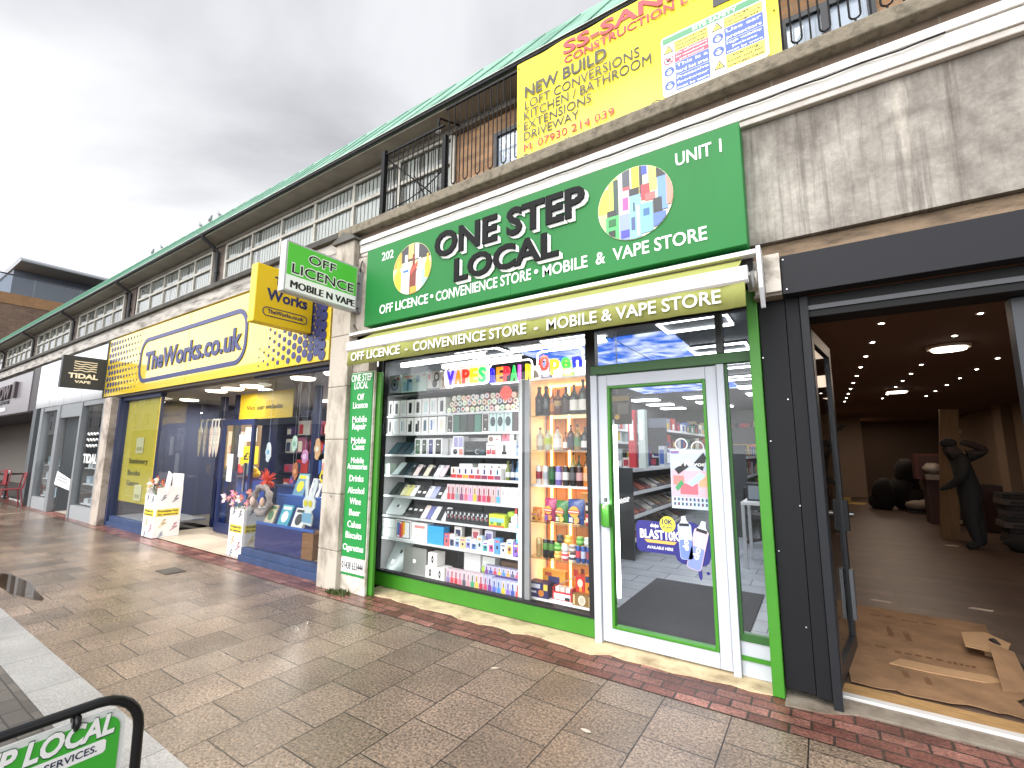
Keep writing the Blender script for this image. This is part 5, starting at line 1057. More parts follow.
for zi, z in enumerate((.8, 1.2, 1.6, 2.0)):
    for i in range(11):
        y = 10.25+i*.47; c_ = ('d8dce0', '2a3038', 'b8382c', '3a5a9a', 'e0d8c0', '6a2a4a', '4a8a6a', '8a8f96')[(i*3+zi*5) % 8]
        m = MB(); m.box(-3.15, -2.77, y, y+random.uniform(.25, .42), z+.001, z+random.uniform(.18, .32), M(c_, .5)); m.box(-2.769, -2.767, y+.04, y+.2, z+.03, z+.15, M(('f0eee8', 'c8404a', '2a4a8a', 'e0b83a')[(i+zi) % 4], .5)); solo(m, 'stock_box', 'mixed box on the %s shelf behind the magazine rack, %s from the street' % (nth(zi), nth(i)), 'box', 'boxes on the shelving behind the rack')
gondola('back_shelving', 'wide dark shelving across the very back of the shop', -4.2, -.5, 16.2, 16.7, (.5, .95, 1.4, 1.85, 2.2), 2.3)
for zi, z in enumerate((.95, 1.4, 1.85, 2.2)):
    for i in range(9):
        x = -4.1+i*.4; m = MB(); m.box(x, x+.3, 16.25, 16.5, z+.001, z+random.uniform(.2, .36), M(random.choice(('c8ccd0', '3a4a5a', 'a84a4a', 'd8c49a', '22262a')), .5)); m.box(x+.03, x+.2, 16.245, 16.2495, z+.03, z+.18, M(random.choice(('e8e8e4', '4a8ac8', 'c83a4a')), .5)); solo(m, 'stock_box', 'box on the %s tier across the back of the shop, %s along' % (nth(zi), nth(i)), 'box', 'boxes on the back shelving')
gondola('accessory_shelving', 'dark shelving of accessories by the inner wall past the sidelight', -.62, -.27, 9.7, 14.5, (.45, .9, 1.35, 1.8), 2.1, face=-1)
for zi, z in enumerate((.45, .9, 1.35, 1.8)):
    for i in range(7):
        y = 9.75+i*.67; m = MB(); m.box(-.60, -.35, y, y+.4, z+.001, z+random.uniform(.15, .33), M(random.choice(('8a8f96', '3a4450', 'c8ccd0', '6a4a4a', '2a2c30')), .5)); m.box(-.602, -.6005, y+.05, y+.3, z+.03, z+.12, M(random.choice(('e0e4e8', 'c84a4a', '4a8ac8')), .5)); solo(m, 'stock_box', 'accessory box on the %s inner shelf, %s from the street' % (nth(zi), nth(i)), 'box', 'boxes on the accessory shelving')
# repair desk and swivel chair seen through the sidelight
t = thing('repair_desk', 'pale topped repair desk behind the sidelight', 'desk', (-.62, 6.1, .014))
m = MB(); m.box(-.95, -.28, 5.95, 6.6, .84, .875, M('e4e4e2', .4)); m.build('desk_top', t)
for x, y in ((-.93, 5.97), (-.30, 5.97), (-.93, 6.58), (-.30, 6.58)): m = MB(); m.box(x-.02, x+.02, y-.02, y+.02, .014, .838, M('b8bcbe', .4)); m.build('leg', t)
t.location.y += 1.05
t = thing('swivel_chair', 'black office swivel chair under the repair desk', 'chair', (-.78, 5.72, .014)); kk = M('17181a', .5)
m = MB(); m.box(-1.0, -.56, 5.52, 5.94, .46, .54, kk); m.build('seat', t, bevel=.02)
m = MB(); m.cyl((-.78, 5.73, .12), (-.78, 5.73, .458), .03, kk); m.build('gas_lift', t)
for i in range(5):
    a = 2*math.pi*i/5; q = (-.78+.28*math.cos(a), 5.73+.28*math.sin(a)); m = MB(); m.tube([(-.78, 5.73, .13), (q[0], q[1], .09)], .02, kk); f_ = m.build('leg', t); m = MB(); m.ball((q[0], q[1], .045), .03, kk, 8, 6); m.build('caster', f_)
for s_ in (-1, 1): m = MB(); m.tube([(-.78+.2*s_, 5.6, .5), (-.78+.26*s_, 5.6, .55), (-.78+.26*s_, 5.6, .72), (-.78+.24*s_, 5.85, .74)], .02, kk); m.build('armrest', t)
m = MB(); m.box(-.98, -.58, 5.42, 5.48, .62, .98, kk); m.build('backrest', t, bevel=.025)
t.location.y += 3.0; t.location.x -= .12
for i, (x, y, w, h, c_, lb) in enumerate(((-.8, 7.25, .2, .24, '2a3038', 'dark monitor like box on the repair desk'), (-.55, 7.3, .16, .16, 'a83a3a', 'red tool case on the repair desk'), (-.4, 7.15, .12, .3, '6a7078', 'grey upright box on the repair desk'))):
    m = MB(); m.box(x-w/2, x+w/2, y, y+.1, .876, .876+h, M(c_, .5)); m.box(x-w*.4, x+w*.4, y-.003, y-.0005, .9, .876+h*.85, M('8a949c', .4)); solo(m, 'bench_item', lb, 'box')
# ================================================================== the yellow bookshop
yel = M('e6c628', .2, spec=.6, coat=1); nav = M('262f63', .35); blu = M('2a4a8c', .4); wblu = M('33466a', .5, var=.25, vs=5)
bg_ = glass((.93, .95, .96), 1.55)
WS = thing('bookshop', 'blue framed discount bookshop unit with recessed entrance under a yellow sign', 'shop', (-8.6, 4.0, 0))
def part(name, boxes, m, parent=WS, bev=0, label=None):
    if name in ('stall_riser', 'door_jamb', 'side_wall', 'lamp', 'pilaster_panel', 'back_wall') and len(boxes) > 1:
        for b in boxes: o = part(name, [b], m, parent, bev, label)
        return o
    q = MB()
    for b in boxes: q.box(*b, m)
    return q.build(name, parent, bevel=bev, label=label)
part('stall_riser', [(-12.15, -10.22, 3.50, 3.6, .0, .19), (-12.15, -10.22, 3.47, 3.499, .0, .09)], wblu, bev=.004)
part('stall_riser', [(-6.9, -4.98, 3.52, 3.62, .0, .175), (-6.9, -4.98, 3.48, 3.519, .0, .085)], wblu, bev=.004)
part('window_frame', [(-12.2, -12.1, 3.46, 3.6, 0, 2.6), (-10.26, -10.22, 3.53, 3.57, .19, 2.56), (-12.1, -10.22, 3.50, 3.6, 2.52, 2.6), (-6.9, -4.95, 3.5, 3.6, 2.56, 2.6)], M('26304f', .4))
part('corner_trim', [(-10.30, -10.262, 3.535, 3.56, .20, 2.5)], M('e8c41e', .4))
part('window_pane', [(-12.1, -10.31, 3.545, 3.553, .19, 2.52)], bg_); part('window_pane', [(-6.9, -4.95, 3.555, 3.563, .175, 2.56)], bg_); part('window_pane', [(-10.244, -10.236, 3.58, 4.55, .05, 2.52)], bg_); part('window_pane', [(-6.904, -6.896, 3.57, 4.55, .18, 2.56)], bg_)
part('window_floor', [(-12.1, -10.26, 3.6, 4.5, .15, .185)], M('8a8f9a', .5)); part('window_floor', [(-6.88, -4.95, 3.62, 4.5, .14, .172)], M('b09a78', .5))
q = MB(); q.quad((-10.22, 3.5, .013), (-6.9, 3.5, .013), (-6.9, 9.5, .013), (-10.22, 9.5, .013), brick('entrance_tiles', 'b0a393', 'bcb09f', '8a7f72', .45, .45, .005, axes='xy', rough=.4, var=.15, bumps=.1)); q.quad((-12.2, 4.6, .012), (-4.9, 4.6, .012), (-4.9, 9.5, .012), (-12.2, 9.5, .012), M('6a665f', .5)); q.build('shop_floor', WS)
part('shop_ceiling', [(-12.2, -4.92, 3.5, 9.6, 2.605, 2.66)], M('8a8a8c', .7)); part('back_wall', [(-12.2, -4.92, 7.45, 7.55, 0, 2.6)], M('2a3048', .8)); part('side_wall', [(-12.25, -12.2, 3.6, 9.6, 0, 2.6)], M('3a4058', .8)); part('side_wall', [(-4.955, -4.915, 3.6, 9.6, 0, 2.6)], M('3a4058', .8))
part('entrance_frame', [(-10.22, -10.10, 4.55, 4.65, 0, 2.6), (-9.62, -9.50, 4.55, 4.65, 0, 2.6), (-8.30, -8.2, 4.55, 4.65, 0, 2.2), (-7.0, -6.9, 4.55, 4.65, 0, 2.6), (-10.1, -9.62, 4.56, 4.64, 2.18, 2.30), (-9.5, -8.3, 4.56, 4.64, 2.1, 2.2), (-8.2, -7.0, 4.56, 4.64, 2.1, 2.2), (-10.1, -9.62, 4.56, 4.64, .0, .12)], M('14204a', .4))
d = part('entrance_door', [(-9.49, -9.40, 4.30, 4.35, .03, 2.08), (-8.42, -8.34, 4.30, 4.35, .03, 2.08), (-9.40, -8.42, 4.30, 4.35, .03, .2), (-9.40, -8.42, 4.30, 4.35, 1.98, 2.08)], M('16244f', .4))
part('door_pane', [(-9.40, -8.42, 4.32, 4.326, .2, 1.98)], bg_, d); part('handle', [(-8.5, -8.47, 4.26, 4.295, .8, 1.3)], M('c0c4c8', .3, met=1), d); part('notice', [(-9.2, -9.02, 4.312, 4.318, .95, 1.45), (-8.85, -8.68, 4.312, 4.318, 1.4, 1.8)], M('d8dce0', .5), d)
# sign
F = thing('fascia_sign', 'long glossy yellow bookshop sign with blue web address in an outline', 'sign', (-9, 3.45, 2.63))
q = MB(); q.box(-12.98, -4.99, 3.40, 3.55, 2.64, 3.90, yel); q.build('sign_panel', F, bevel=.006)
for x in (-11.2, -9.0, -6.2): part('panel_joint', [(x, x+.004, 3.398, 3.401, 2.65, 3.89)], M('b89a10', .4), F)
part('lower_trim', [(-12.98, -4.99, 3.43, 3.62, 2.595, 2.637)], M('3a3430', .6), F)
nv = M('32396e', .35)
q = MB(); o_ = rrect(-11.12, -7.0, 2.80, 3.68, .32, 8); i_ = rrect(-11.05, -7.07, 2.87, 3.61, .26, 8); n = len(o_)
q.add([(x, 3.388, z) for x, z in o_]+[(x, 3.388, z) for x, z in i_]+[(x, 3.399, z) for x, z in o_]+[(x, 3.399, z) for x, z in i_], [f for k in range(n) for f in ((k, n+k, n+(k+1) % n, (k+1) % n), (k, (k+1) % n, 2*n+(k+1) % n, 2*n+k), (n+k, 3*n+k, 3*n+(k+1) % n, n+(k+1) % n))], nv); q.build('outline', F)
q = MB(); q.text('TheWorks.co.uk', nv, (-10.82, 3.398, 3.04), FU, FV, 3.68, .36, bold=.03, ext=.012); q.build('lettering', F)
q = MB()
for i in range(11):
    for j in range(9):
        r = .01+.045*max(0, 1-i/11)**.8; x = -12.86+i*.16+(.08 if j % 2 else 0); z = 2.76+j*.13
        q.cyl((x, 3.399, z), (x, 3.394, z), r, nv, 10, smooth=False)
for i in range(13):
    for j in range(10):
        t_ = i/12; r = .012+.062*t_; x = -6.62+i*.125; z = 2.72+j*.125+(.06 if i % 2 else 0)
        if x+r < -5.0 and z+r < 3.88 and not (x < -6.4 and 3.0 < z < 3.6): q.cyl((x, 3.399-.0003*i, z), (x, 3.394-.0003*i, z), r, nv, 12, smooth=False)
o = q.build('dot_pattern', F); o['kind'] = 'stuff'
P2 = thing('projecting_sign', 'yellow box sign with blue lettering sticking out above the bookshop', 'sign', (-5.42, 3.0, 3.01))
q = MB(); q.box(-5.49, -5.352, 2.643, 3.381, 3.016, 3.726, M('edc91c', .3)); q.build('sign_case', P2, bevel=.01)
q = MB(); q.text('The', nav, (-5.351, 2.858, 3.52), RU, FV, .224, .10, bold=.03); q.text('Works', nav, (-5.351, 2.774, 3.315), RU, FV, .523, .14, bold=.03); q.text('TheWorks.co.uk', nav, (-5.351, 2.80, 3.149), RU, FV, .458, .049, bold=.02)
q.tube([(-5.35, y, z) for y, z in rrect(2.746, 3.306, 3.114, 3.217, .05)], .006, nav, 5, True); q.build('lettering', P2)
part('bracket', [(-5.45, -5.39, 3.3815, 3.399, 3.2, 3.6)], M('55585c', .5), P2)
# ceiling lamps
lmp = M('fff1d8', .5, emit=5); proto = None
for i, (x, y, lb) in enumerate(((-9.07, 3.95, 'round flush ceiling lamp under the yellow sign, first of the front three'), (-8.48, 3.95, 'round flush ceiling lamp under the yellow sign, second of the front three'), (-7.84, 3.95, 'round flush ceiling lamp under the yellow sign, third of the front three'), (-11.3, 4.4, 'round ceiling lamp over the yellow film window'), (-8.9, 6.0, 'round ceiling lamp deep inside the bookshop, beyond the blue door'), (-6.3, 3.9, 'round ceiling lamp over the book display window, nearer the entrance'), (-5.5, 3.9, 'round ceiling lamp over the book display window, nearer the pier'))):
    if proto is None:
        t = thing('ceiling_lamp', lb, 'ceiling lamp', (x, y, 2.6), 'round lamps on the bookshop ceiling'); q = MB(); q.lathe([(.16, -.035), (.17, -.02), (.17, -.012)], (0, 0, 0), lmp, 20); q.build('diffuser', t, local=True); q = MB(); q.lathe([(.18, -.0115), (.19, 0)], (0, 0, 0), wht, 20); q.build('rim', t, local=True); proto = t
    else: dup(proto, (x, y, 2.6), lb)
for x, y, e in ((-8.5, 3.95, 16), (-8.6, 6.2, 150), (-6.0, 4.0, 18), (-11.2, 4.9, 50), (-6, 6.2, 90)):
    l = bpy.data.lights.new('bookshop_lamp', 'AREA'); l.shape = 'DISK'; l.size = .5; l.energy = e; l.color = (1, .92, .8); o = bpy.data.objects.new('bookshop_lamp', l); COL.objects.link(o); o.location = (x, y, 2.54)
# yellow film in the left-hand window
t = thing('window_vinyl', 'tall yellow window film listing what the bookshop sells', 'window film', (-11.2, 3.6, .4))
q = MB(); q.box(-11.97, -10.42, 3.575, 3.58, .50, 2.5, M('cdbb3a', .5)); q.build('film', t)
q = MB()
for s_, z, w in (('Stationery', 1.25, .95), ('Books', 1.02, .62), ('Games', .82, .62)): q.text(s_, M('3a3a1e', .5), (-11.62, 3.574, z), FU, FV, w, .10, bold=.02)
q.build('lettering', t)
for x, z, c_, lb in ((-11.3, 1.45, 'd8d4a8', 'pale square gift box behind the yellow film'), (-11.15, .55, 'e0dca8', 'lower pale gift box behind the yellow film')):
    q = MB(); q.box(x, x+.35, 3.56, 3.572, z, z+.3, M(c_, .5)); q.box(x+.05, x+.3, 3.557, 3.5595, z+.05, z+.12, M('b0aa70', .5)); solo(q, 'gift_card', lb, 'gift box')
# poster on the return, blue counters and goods in the doorway
q = MB(); q.box(-10.16, -10.14, 4.66, 5.4, 1.15, 2.05, M('8a6a4a', .5)); q.box(-10.139, -10.136, 4.72, 5.1, 1.2, 1.9, M('d8c8b8', .5)); q.box(-10.135, -10.132, 5.0, 5.36, 1.22, 1.6, M('e8cf2a', .5)); q.box(-10.135, -10.132, 5.05, 5.3, 1.7, 2.0, M('f0f0ee', .5)); q.text('£4', M('222222'), (-10.131, 5.06, 1.32), RU, FV, .2, .15, bold=.02); solo(q, 'wall_poster', 'framed poster with a yellow price disc on the side of the bookshop entrance', 'poster')
for x, y, w, h, c_, lb in ((-10.05, 5.0, .9, .95, '1f3f8a', 'blue painted counter just inside the bookshop entrance'), (-8.0, 5.2, 1.0, .85, '1b3a80', 'blue painted counter by the bookshop tills')):
    t = thing('shop_counter', lb, 'counter', (x, y, .013)); q = MB(); q.box(x-w/2, x+w/2, y-.3, y+.3, .014, h, M(c_, .5)); q.build('cabinet', t); q = MB(); q.box(x-w/2-.02, x+w/2+.02, y-.33, y+.33, h+.001, h+.04, M('26345a', .4)); q.build('counter_top', t)
k = 0
for zi, z in enumerate((.4, .95, 1.45, 1.9)):
    t = thing('wall_shelf', 'dark shelf of bookshop stock across the back, %s from the floor' % nth(zi), 'shelf', (-8.6, 7.0, z)); q = MB(); q.box(-12.0, -5.2, 6.9, 7.4, z-.03, z, M('2a2c38', .6)); q.build('board', t)
    q = MB(); q.box(-12.0, -11.95, 7.3, 7.4, z-.2, z-.031, M('2a2c38', .6)); q.box(-5.25, -5.2, 7.3, 7.4, z-.2, z-.031, M('2a2c38', .6)); q.build('bracket', t)
    for i in range(12):
        x = -11.8+i*.54; c_ = ('c8403a', '2f6a5a', 'd8d4cc', '3a5aa0', 'e0b03a', 'a85a7a', 'e8e8e4', '4a3a6a')[(i*3+zi*5) % 8]; h = random.uniform(.2, .4)
        q = MB(); q.box(x, x+random.uniform(.25, .46), 6.95, 7.25, z+.001, z+h, M(c_, .5)); q.box(x+.03, x+.2, 6.945, 6.949, z+.03, z+h*.75, M(('f0e8d8', 'c83a4a', '3a4a6a')[(i+zi) % 3], .5)); solo(q, 'toy_box', 'boxed toy on the %s back shelf of the bookshop, %s along' % (nth(zi), nth(i)), 'box', 'boxed goods on the bookshop back shelves'); k += 1
for x, y, z, r, c_, lb in ((-9.6, 4.95, 1.02, .14, 'b8c8c4', 'pale plush toy on the blue entrance counter'), (-9.3, 4.9, 1.0, .1, 'd8a83a', 'small yellow soft toy on the blue entrance counter'), (-10.2, 5.0, 1.02, .12, 'c84a4a', 'red soft toy on the blue entrance counter')):
    q = MB(); q.ball((x, y, z+r*.6), (r, r*.8, r*.75), M(c_, .9), 10, 7, .06); q.ball((x+r*.3, y-r*.3, z+r*1.3), r*.55, M(c_, .9), 10, 7, .06); solo(q, 'plush_toy', lb, 'soft toy')
q = MB()
for i in range(26):
    a = 2*math.pi*i/26; b = random.uniform(-.5, .9); q.cyl((-9.8, 4.78, 1.5), (-9.8+.17*math.cos(a)*math.cos(b), 4.72-.05*math.cos(b), 1.5+.17*math.sin(a)), .03, M('d0503a', .6), 5, .008)
solo(q, 'paper_flower', 'red paper star flower hanging in the bookshop entrance', 'decoration')
# umbrellas on a rail
t = thing('umbrella_rail', 'thin rail across the entrance from which umbrellas hang', 'rail', (-10.3, 4.45, 2.05)); q = MB(); q.tube([(-10.85, 4.45, 2.12), (-9.75, 4.45, 2.12)], .008, M('bbbbbb', .3, met=.8)); q.build('rail_bar', t); q = MB(); q.tube([(-10.8, 4.45, 2.12), (-10.8, 4.45, 2.6)], .005, M('888888')); q.tube([(-9.8, 4.45, 2.12), (-9.8, 4.45, 2.6)], .005, M('888888')); q.build('hanger', t)
for i, x in enumerate((-10.68, -10.45, -10.2, -10.06, -9.93)):
    t = thing('umbrella', 'pale patterned rolled umbrella hanging by its hook handle, %s along the rail' % nth(i), 'umbrella', (x, 4.42, 1.38), 'umbrellas hanging in the bookshop entrance'); s_ = .03*(i % 2)
    q = MB(); q.tube([(x+.02+.03*math.cos(R(a)), 4.43, 2.10+.03*math.sin(R(a))) for a in range(0, 181, 30)]+[(x-.01, 4.43, 2.0)], .010, M('e8e6e0', .4)); q.build('handle', t)
    q = MB(); q.lathe([(.012, .62), (.036, .55), (.034, .35), (.022, .1), (.006, 0)], (x-.01, 4.43, 1.38), M(('d8d4cc', 'cfc8c4', 'd8c8c0', 'c8ccc8', 'd8d0c4')[i], .7, var=.35, vs=30), 10); q.build('canopy', t)
# yellow banner inside the right-hand window
t = thing('hanging_banner', 'yellow banner hung inside the bookshop window above the books', 'banner', (-8.0, 4.45, 2.1)); q = MB(); q.box(-9.1, -7.35, 4.40, 4.41, 2.08, 2.56, M('c8a81e', .5)); q.build('cloth', t); q = MB(); q.text('Visit our website', M('4a3f14', .5), (-8.85, 4.398, 2.25), FU, FV, 1.2, .09, bold=.02); q.build('lettering', t)
# white card display boxes with scribbles
def scrib(q, P, cols_, seed):
    rn = random.Random(seed)
    for u, v, s_, c_ in cols_:
        q.tube([P(u-s_, v-s_*.35), P(u+s_*.9, v+s_*.35), P(u-s_*.5, v+s_*.2), P(u+s_*.7, v+s_*.95), P(u-s_*.1, v+s_*.75)][::1], .006, M(c_, .5), 5)
def dump(name, lab, x0, y0, w, d, h, tall):
    t = thing(name, lab, 'display box', (x0+w/2, y0+d/2, .013)); q = MB(); wb = M('e8e6e6', .5)
    q.box(x0, x0+w, y0, y0+d, .014, .03, wb)
    for b in ((x0, x0+w, y0, y0+.012, .03, h), (x0, x0+.012, y0+.012, y0+d, .03, h+(.12 if tall else 0)), (x0+w-.012, x0+w, y0+.012, y0+d, .03, h+(.12 if tall else 0)), (x0+.012, x0+w-.012, y0+d-.012, y0+d, .03, h+(.35 if tall else 0))): q.box(*b, wb)
    q.box(x0+.012, x0+w-.012, y0+.012, y0+d-.012, h-.12, h-.1, wb); q.build('card_bin', t)
    q = MB()
    PF = lambda u, v: (x0+u*w, y0-.004, v*h); PS = lambda u, v: (x0+w+.004, y0+u*d, v*h)
    for P, sd in ((PF, 1), (PS, 2)):
        scrib(q, P, ((.3, .9, .1, '2f3160'), (.75, .86, .12, '3a3a4a'), (.35, .3, .14, 'd8b83a'), (.78, .2, .14, 'b02a4a'), (.3, .05, .1, '4a6a8a')), sd)
    q.build('scribble_print', t); q = MB(); yy = M('e8d23a', .5)
    q.box(x0+.03, x0+w-.03, y0-.003, y0-.0005, h*.50, h*.66, yy); q.box(x0+w+.0005, x0+w+.003, y0+.03, y0+d-.03, h*.50, h*.66, yy)
    for U, o_ in ((FU, (x0+.05, y0-.003, 0)), (RU, (x0+w+.003, y0+.05, 0))):
        for s2, f in (('Priceless fun', .595), ('for everyone', .52)): q.text(s2, M('28264a', .5), (o_[0], o_[1], h*f), U, FV, (w if U == FU else d)*.75, h*.05, bold=.03, ext=.001)
    q.build('lettering', t)
dump('display_bin', 'tall white card bin with scribbles beside the yellow film window', -10.14, 3.42, .46, .40, .74, True); dump('display_bin', 'shorter white card bin with scribbles in front of the book display', -7.40, 3.57, .40, .38, .68, False)
def flowers(lab, cx_, cy_, z, n, cols_, spread):
    t = thing('paper_bouquet', lab, 'flowers', (cx_, cy_, z)); q = MB(); q2 = MB()
    for i in range(n):
        x, y, zz2 = cx_+random.uniform(-spread, spread), cy_+random.uniform(-spread, spread)*.7, z+random.uniform(.12, .34); c_ = random.choice(cols_); q2.tube([(cx_, cy_, z), (x, y, zz2)], .004, M('5a7a4a', .6), 4)
        for k in range(6):
            a = 2*math.pi*k/6+random.random(); e = Vector((math.cos(a), random.uniform(-.5, .1), math.sin(a)))*random.uniform(.045, .075); s_ = Vector((-e.z, 0, e.x))*.42
            q.add([(x, y, zz2), Vector((x, y, zz2))+e*.6+s_, Vector((x, y-.02, zz2))+e, Vector((x, y, zz2))+e*.6-s_], [(0, 1, 2, 3)], M(c_, .7))
        q.ball((x, y-.01, zz2), .014, M('e8d080', .6), 6, 4)
    o = q.build('petals', t); q2.build('stem', t)
flowers('pink and white paper flowers standing in the shorter card bin', -7.22, 3.62, .60, 16, ('e8b8cc', 'e8d4dc', 'd890b0', 'e08a78'), .22); flowers('red and cream paper flowers in the tall card bin', -10.05, 3.55, .70, 14, ('d8604a', 'e8c8b0', 'e0e0d8', 'c84a3a'), .18)
q = MB(); q.X = Matrix.Translation((-9.78, 3.58, .68)) @ Matrix.Rotation(R(18), 4, 'Y'); q.box(-.09, .09, 0, .01, 0, .46, M('eceaea', .5)); q.box(-.07, .07, -.002, -.0005, .3, .42, M('d8dce8', .5)); solo(q, 'card_sheet', 'white card sheet leaning in the tall card bin', 'card')
q = MB(); 
for i in range(60):
    a, b = random.uniform(0, 6.28), random.uniform(-1.2, 1.2); e = Vector((math.cos(a)*math.cos(b), math.sin(b)*.5, math.sin(a)*math.cos(b)))*random.uniform(.14, .2); q.cyl((-6.72, 3.72, 1.1), Vector((-6.72, 3.72, 1.1))+e, .016, M('d84a34', .6), 5, .005)
q.cyl((-6.72, 3.74, .2), (-6.72, 3.73, 1.1), .01, M('5a7a4a')); solo(q, 'paper_flower', 'large orange red spiky paper flower in the book window', 'decoration')
t = thing('pinwheel_wreath', 'grey brown gauzy wreath behind the shorter card bin', 'wreath', (-6.75, 3.68, .6)); q = MB(); q.tube([(-6.72+.2*math.cos(2*math.pi*i/24), 3.66, .82+.19*math.sin(2*math.pi*i/24)) for i in range(24)], [.028+.014*(i % 3) for i in range(24)], M('a89a94', .9, var=.4, vs=30), 7, True); q.build('ring', t); q = MB(); q.ball((-6.86, 3.60, .80), (.05, .03, .07), M('e8c8b8', .7), 8, 6); q.ball((-6.6, 3.6, .80), (.05, .03, .07), M('e0b89a', .7), 8, 6); q.build('ornament', t)
# tiered book display with books and a rabbit cut-out
t = thing('book_display', 'navy tiered stand with wooden side showing children’s books', 'display stand', (-6.05, 3.85, .175))
part('lower_tier', [(-6.72, -5.60, 3.60, 3.86, .176, .50)], M('2c3168', .5), t, .01); part('upper_tier', [(-6.72, -5.30, 3.87, 4.2, .176, .86)], M('2f5596', .5), t, .01); part('wooden_side', [(-5.598, -5.36, 3.605, 3.86, .176, .49)], M('8a5f38', .6, var=.3, vs=12, vst=(1, 1, 6)), t); part('shelf_lip', [(-6.72, -5.36, 3.60, 3.62, .502, .54), (-6.72, -5.30, 3.87, 3.89, .862, .90)], M('3a62a8', .5), t, .006)
for x, z, y, w, h, c_, c2_, lb in ((-6.60, .51, 3.64, .22, .27, 'c8b89a', '5a7a5a', 'beige children’s book on the lower tier'), (-6.27, .51, 3.64, .25, .29, '4aa0b0', 'e8e4d8', 'turquoise children’s book on the lower tier'), (-5.94, .51, 3.64, .25, .27, 'e0dcd4', '3a3a3a', 'white and black children’s book on the lower tier'), (-6.40, .87, 3.91, .26, .34, '6a94a8', 'e8d03a', 'blue book with a yellow disc on the upper tier'), (-6.02, .87, 3.91, .24, .28, 'e8e6e0', '2f3a8a', 'white book with blue writing on the upper tier')):
    q = MB(); q.X = Matrix.Translation((x, y, z)) @ Matrix.Rotation(R(-18), 4, 'X'); q.box(0, w, 0, .02, 0, h, M(c_, .4)); q.cyl((w/2, -.0005, h*.45), (w/2, -.003, h*.45), w*.3, M(c2_, .4), 14); q.box(w*.12, w*.88, -.003, -.0005, h*.78, h*.92, M(c2_, .4)); solo(q, 'childrens_book', lb, 'book', 'books on the navy stand')
t = thing('rabbit_cutout', 'white rabbit shaped cut-out with yellow glasses on a stick', 'cut-out', (-5.55, 3.60, .53))
q = MB(); pts = [(-.10, 0), (.08, -.02), (.10, .12), (.06, .2), (.13, .26), (.14, .36), (.10, .42), (.17, .62), (.16, .72), (.10, .70), (.04, .45), (-.02, .45), (-.03, .72), (-.08, .75), (-.10, .65), (-.08, .43), (-.13, .36), (-.12, .26), (-.07, .2), (-.12, .1)]
q.prism([(-5.50+u*1.0, .60+v*.8) for u, v in pts], 'xz', 3.60, 3.615, M('d8dcd8', .6)); q.build('body', t)
q = MB(); q.cyl((-5.56, 3.598, .86), (-5.56, 3.594, .86), .042, M('d8c83a', .5)); q.cyl((-5.46, 3.598, .86), (-5.46, 3.594, .86), .042, M('d8c83a', .5)); q.build('glasses', t); q = MB(); q.box(-5.62, -5.42, 3.594, 3.598, .62, .74, M('7aa8c0', .5)); q.build('jacket', t); q = MB(); q.cyl((-5.6, 3.62, .545), (-5.53, 3.616, .72), .01, M('c8b898', .6)); q.build('stick', t)
for i, (x, z, w, h, c_, lb) in enumerate(((-5.98, 1.62, .16, .26, 'bcd4c0', 'mint green hanging cut-out near the pier'), (-5.72, 1.45, .18, .22, 'c88ab0', 'mauve hanging cut-out near the pier'), (-5.92, 1.25, .15, .28, 'b8704a', 'terracotta hanging cut-out near the pier'), (-5.98, 1.12, .14, .16, '4a4a8a', 'blue and red hanging cut-out near the pier'), (-5.45, 1.55, .16, .34, 'd8a878', 'peach hanging cut-out near the pier'), (-6.62, 1.5, .16, .34, 'dfe4e4', 'white and blue character-free hanging card by the entrance side'), (-5.3, 1.2, .16, .2, 'e8cf2a', 'yellow round hanging price card near the pier'))):
    q = MB(); q.prism([(x+w*.4*math.cos(2*math.pi*k/14)*(1+.2*math.sin(3*k)), z+h*.42*math.sin(2*math.pi*k/14)) for k in range(14)], 'xz', 3.64, 3.65, M(c_, .6)); q.cyl((x, 3.645, z+h*.45), (x, 3.645, 2.56), .002, M('aaaaaa'), 5); q.cyl((x, 3.639, z), (x, 3.636, z), w*.22, M(('8ab09a', 'e8c0d8', 'e0a070', 'c84a5a', 'e8e0d0', '8ab8d0', '2a2a2a')[i], .6), 10)
    solo(q, 'hanging_decoration', lb.replace('character-free ', ''), 'decoration', 'cut-outs hanging in the book window')

# ================================================================== the vape shop beyond
VS = thing('vape_shop', 'grey framed vape shop with open door and a notice across it', 'shop', (-15.4, 3.8, 0)); gf = M('83878a', .45); gd_ = M('3c4144', .5)
q = MB(); q.box(-12.62, -12.21, 3.34, 3.75, 0, 2.6, M('b8aca0', .8, var=.35, vs=3, dirt='7a7068')); o = q.build('pilaster', VS, bevel=.01)
part('stall_riser', [(-14.15, -12.64, 3.36, 3.46, 0, .28), (-17.35, -15.95, 3.36, 3.46, 0, .28)], M('9a9ea0', .45), VS, .004)
part('window_frame', [(-14.2, -14.08, 3.34, 3.46, .0, 2.6), (-12.76, -12.63, 3.36, 3.46, .28, 2.6), (-14.08, -12.76, 3.36, 3.46, 2.5, 2.6), (-17.6, -17.35, 3.34, 3.46, 0, 2.6), (-16.05, -15.8, 3.34, 3.46, 0, 2.6), (-17.35, -16.05, 3.36, 3.46, 2.5, 2.6), (-15.8, -14.2, 3.36, 3.46, 2.28, 2.6)], gf, VS, .004)
part('window_pane', [(-14.08, -12.76, 3.42, 3.428, .28, 2.5)], bg_, VS); part('window_pane', [(-17.35, -16.05, 3.42, 3.428, .28, 2.5)], bg_, VS)
part('door_jamb', [(-15.8, -15.68, 3.48, 4.3, 0, 2.28), (-14.32, -14.2, 3.48, 4.3, 0, 2.28)], gd_, VS)
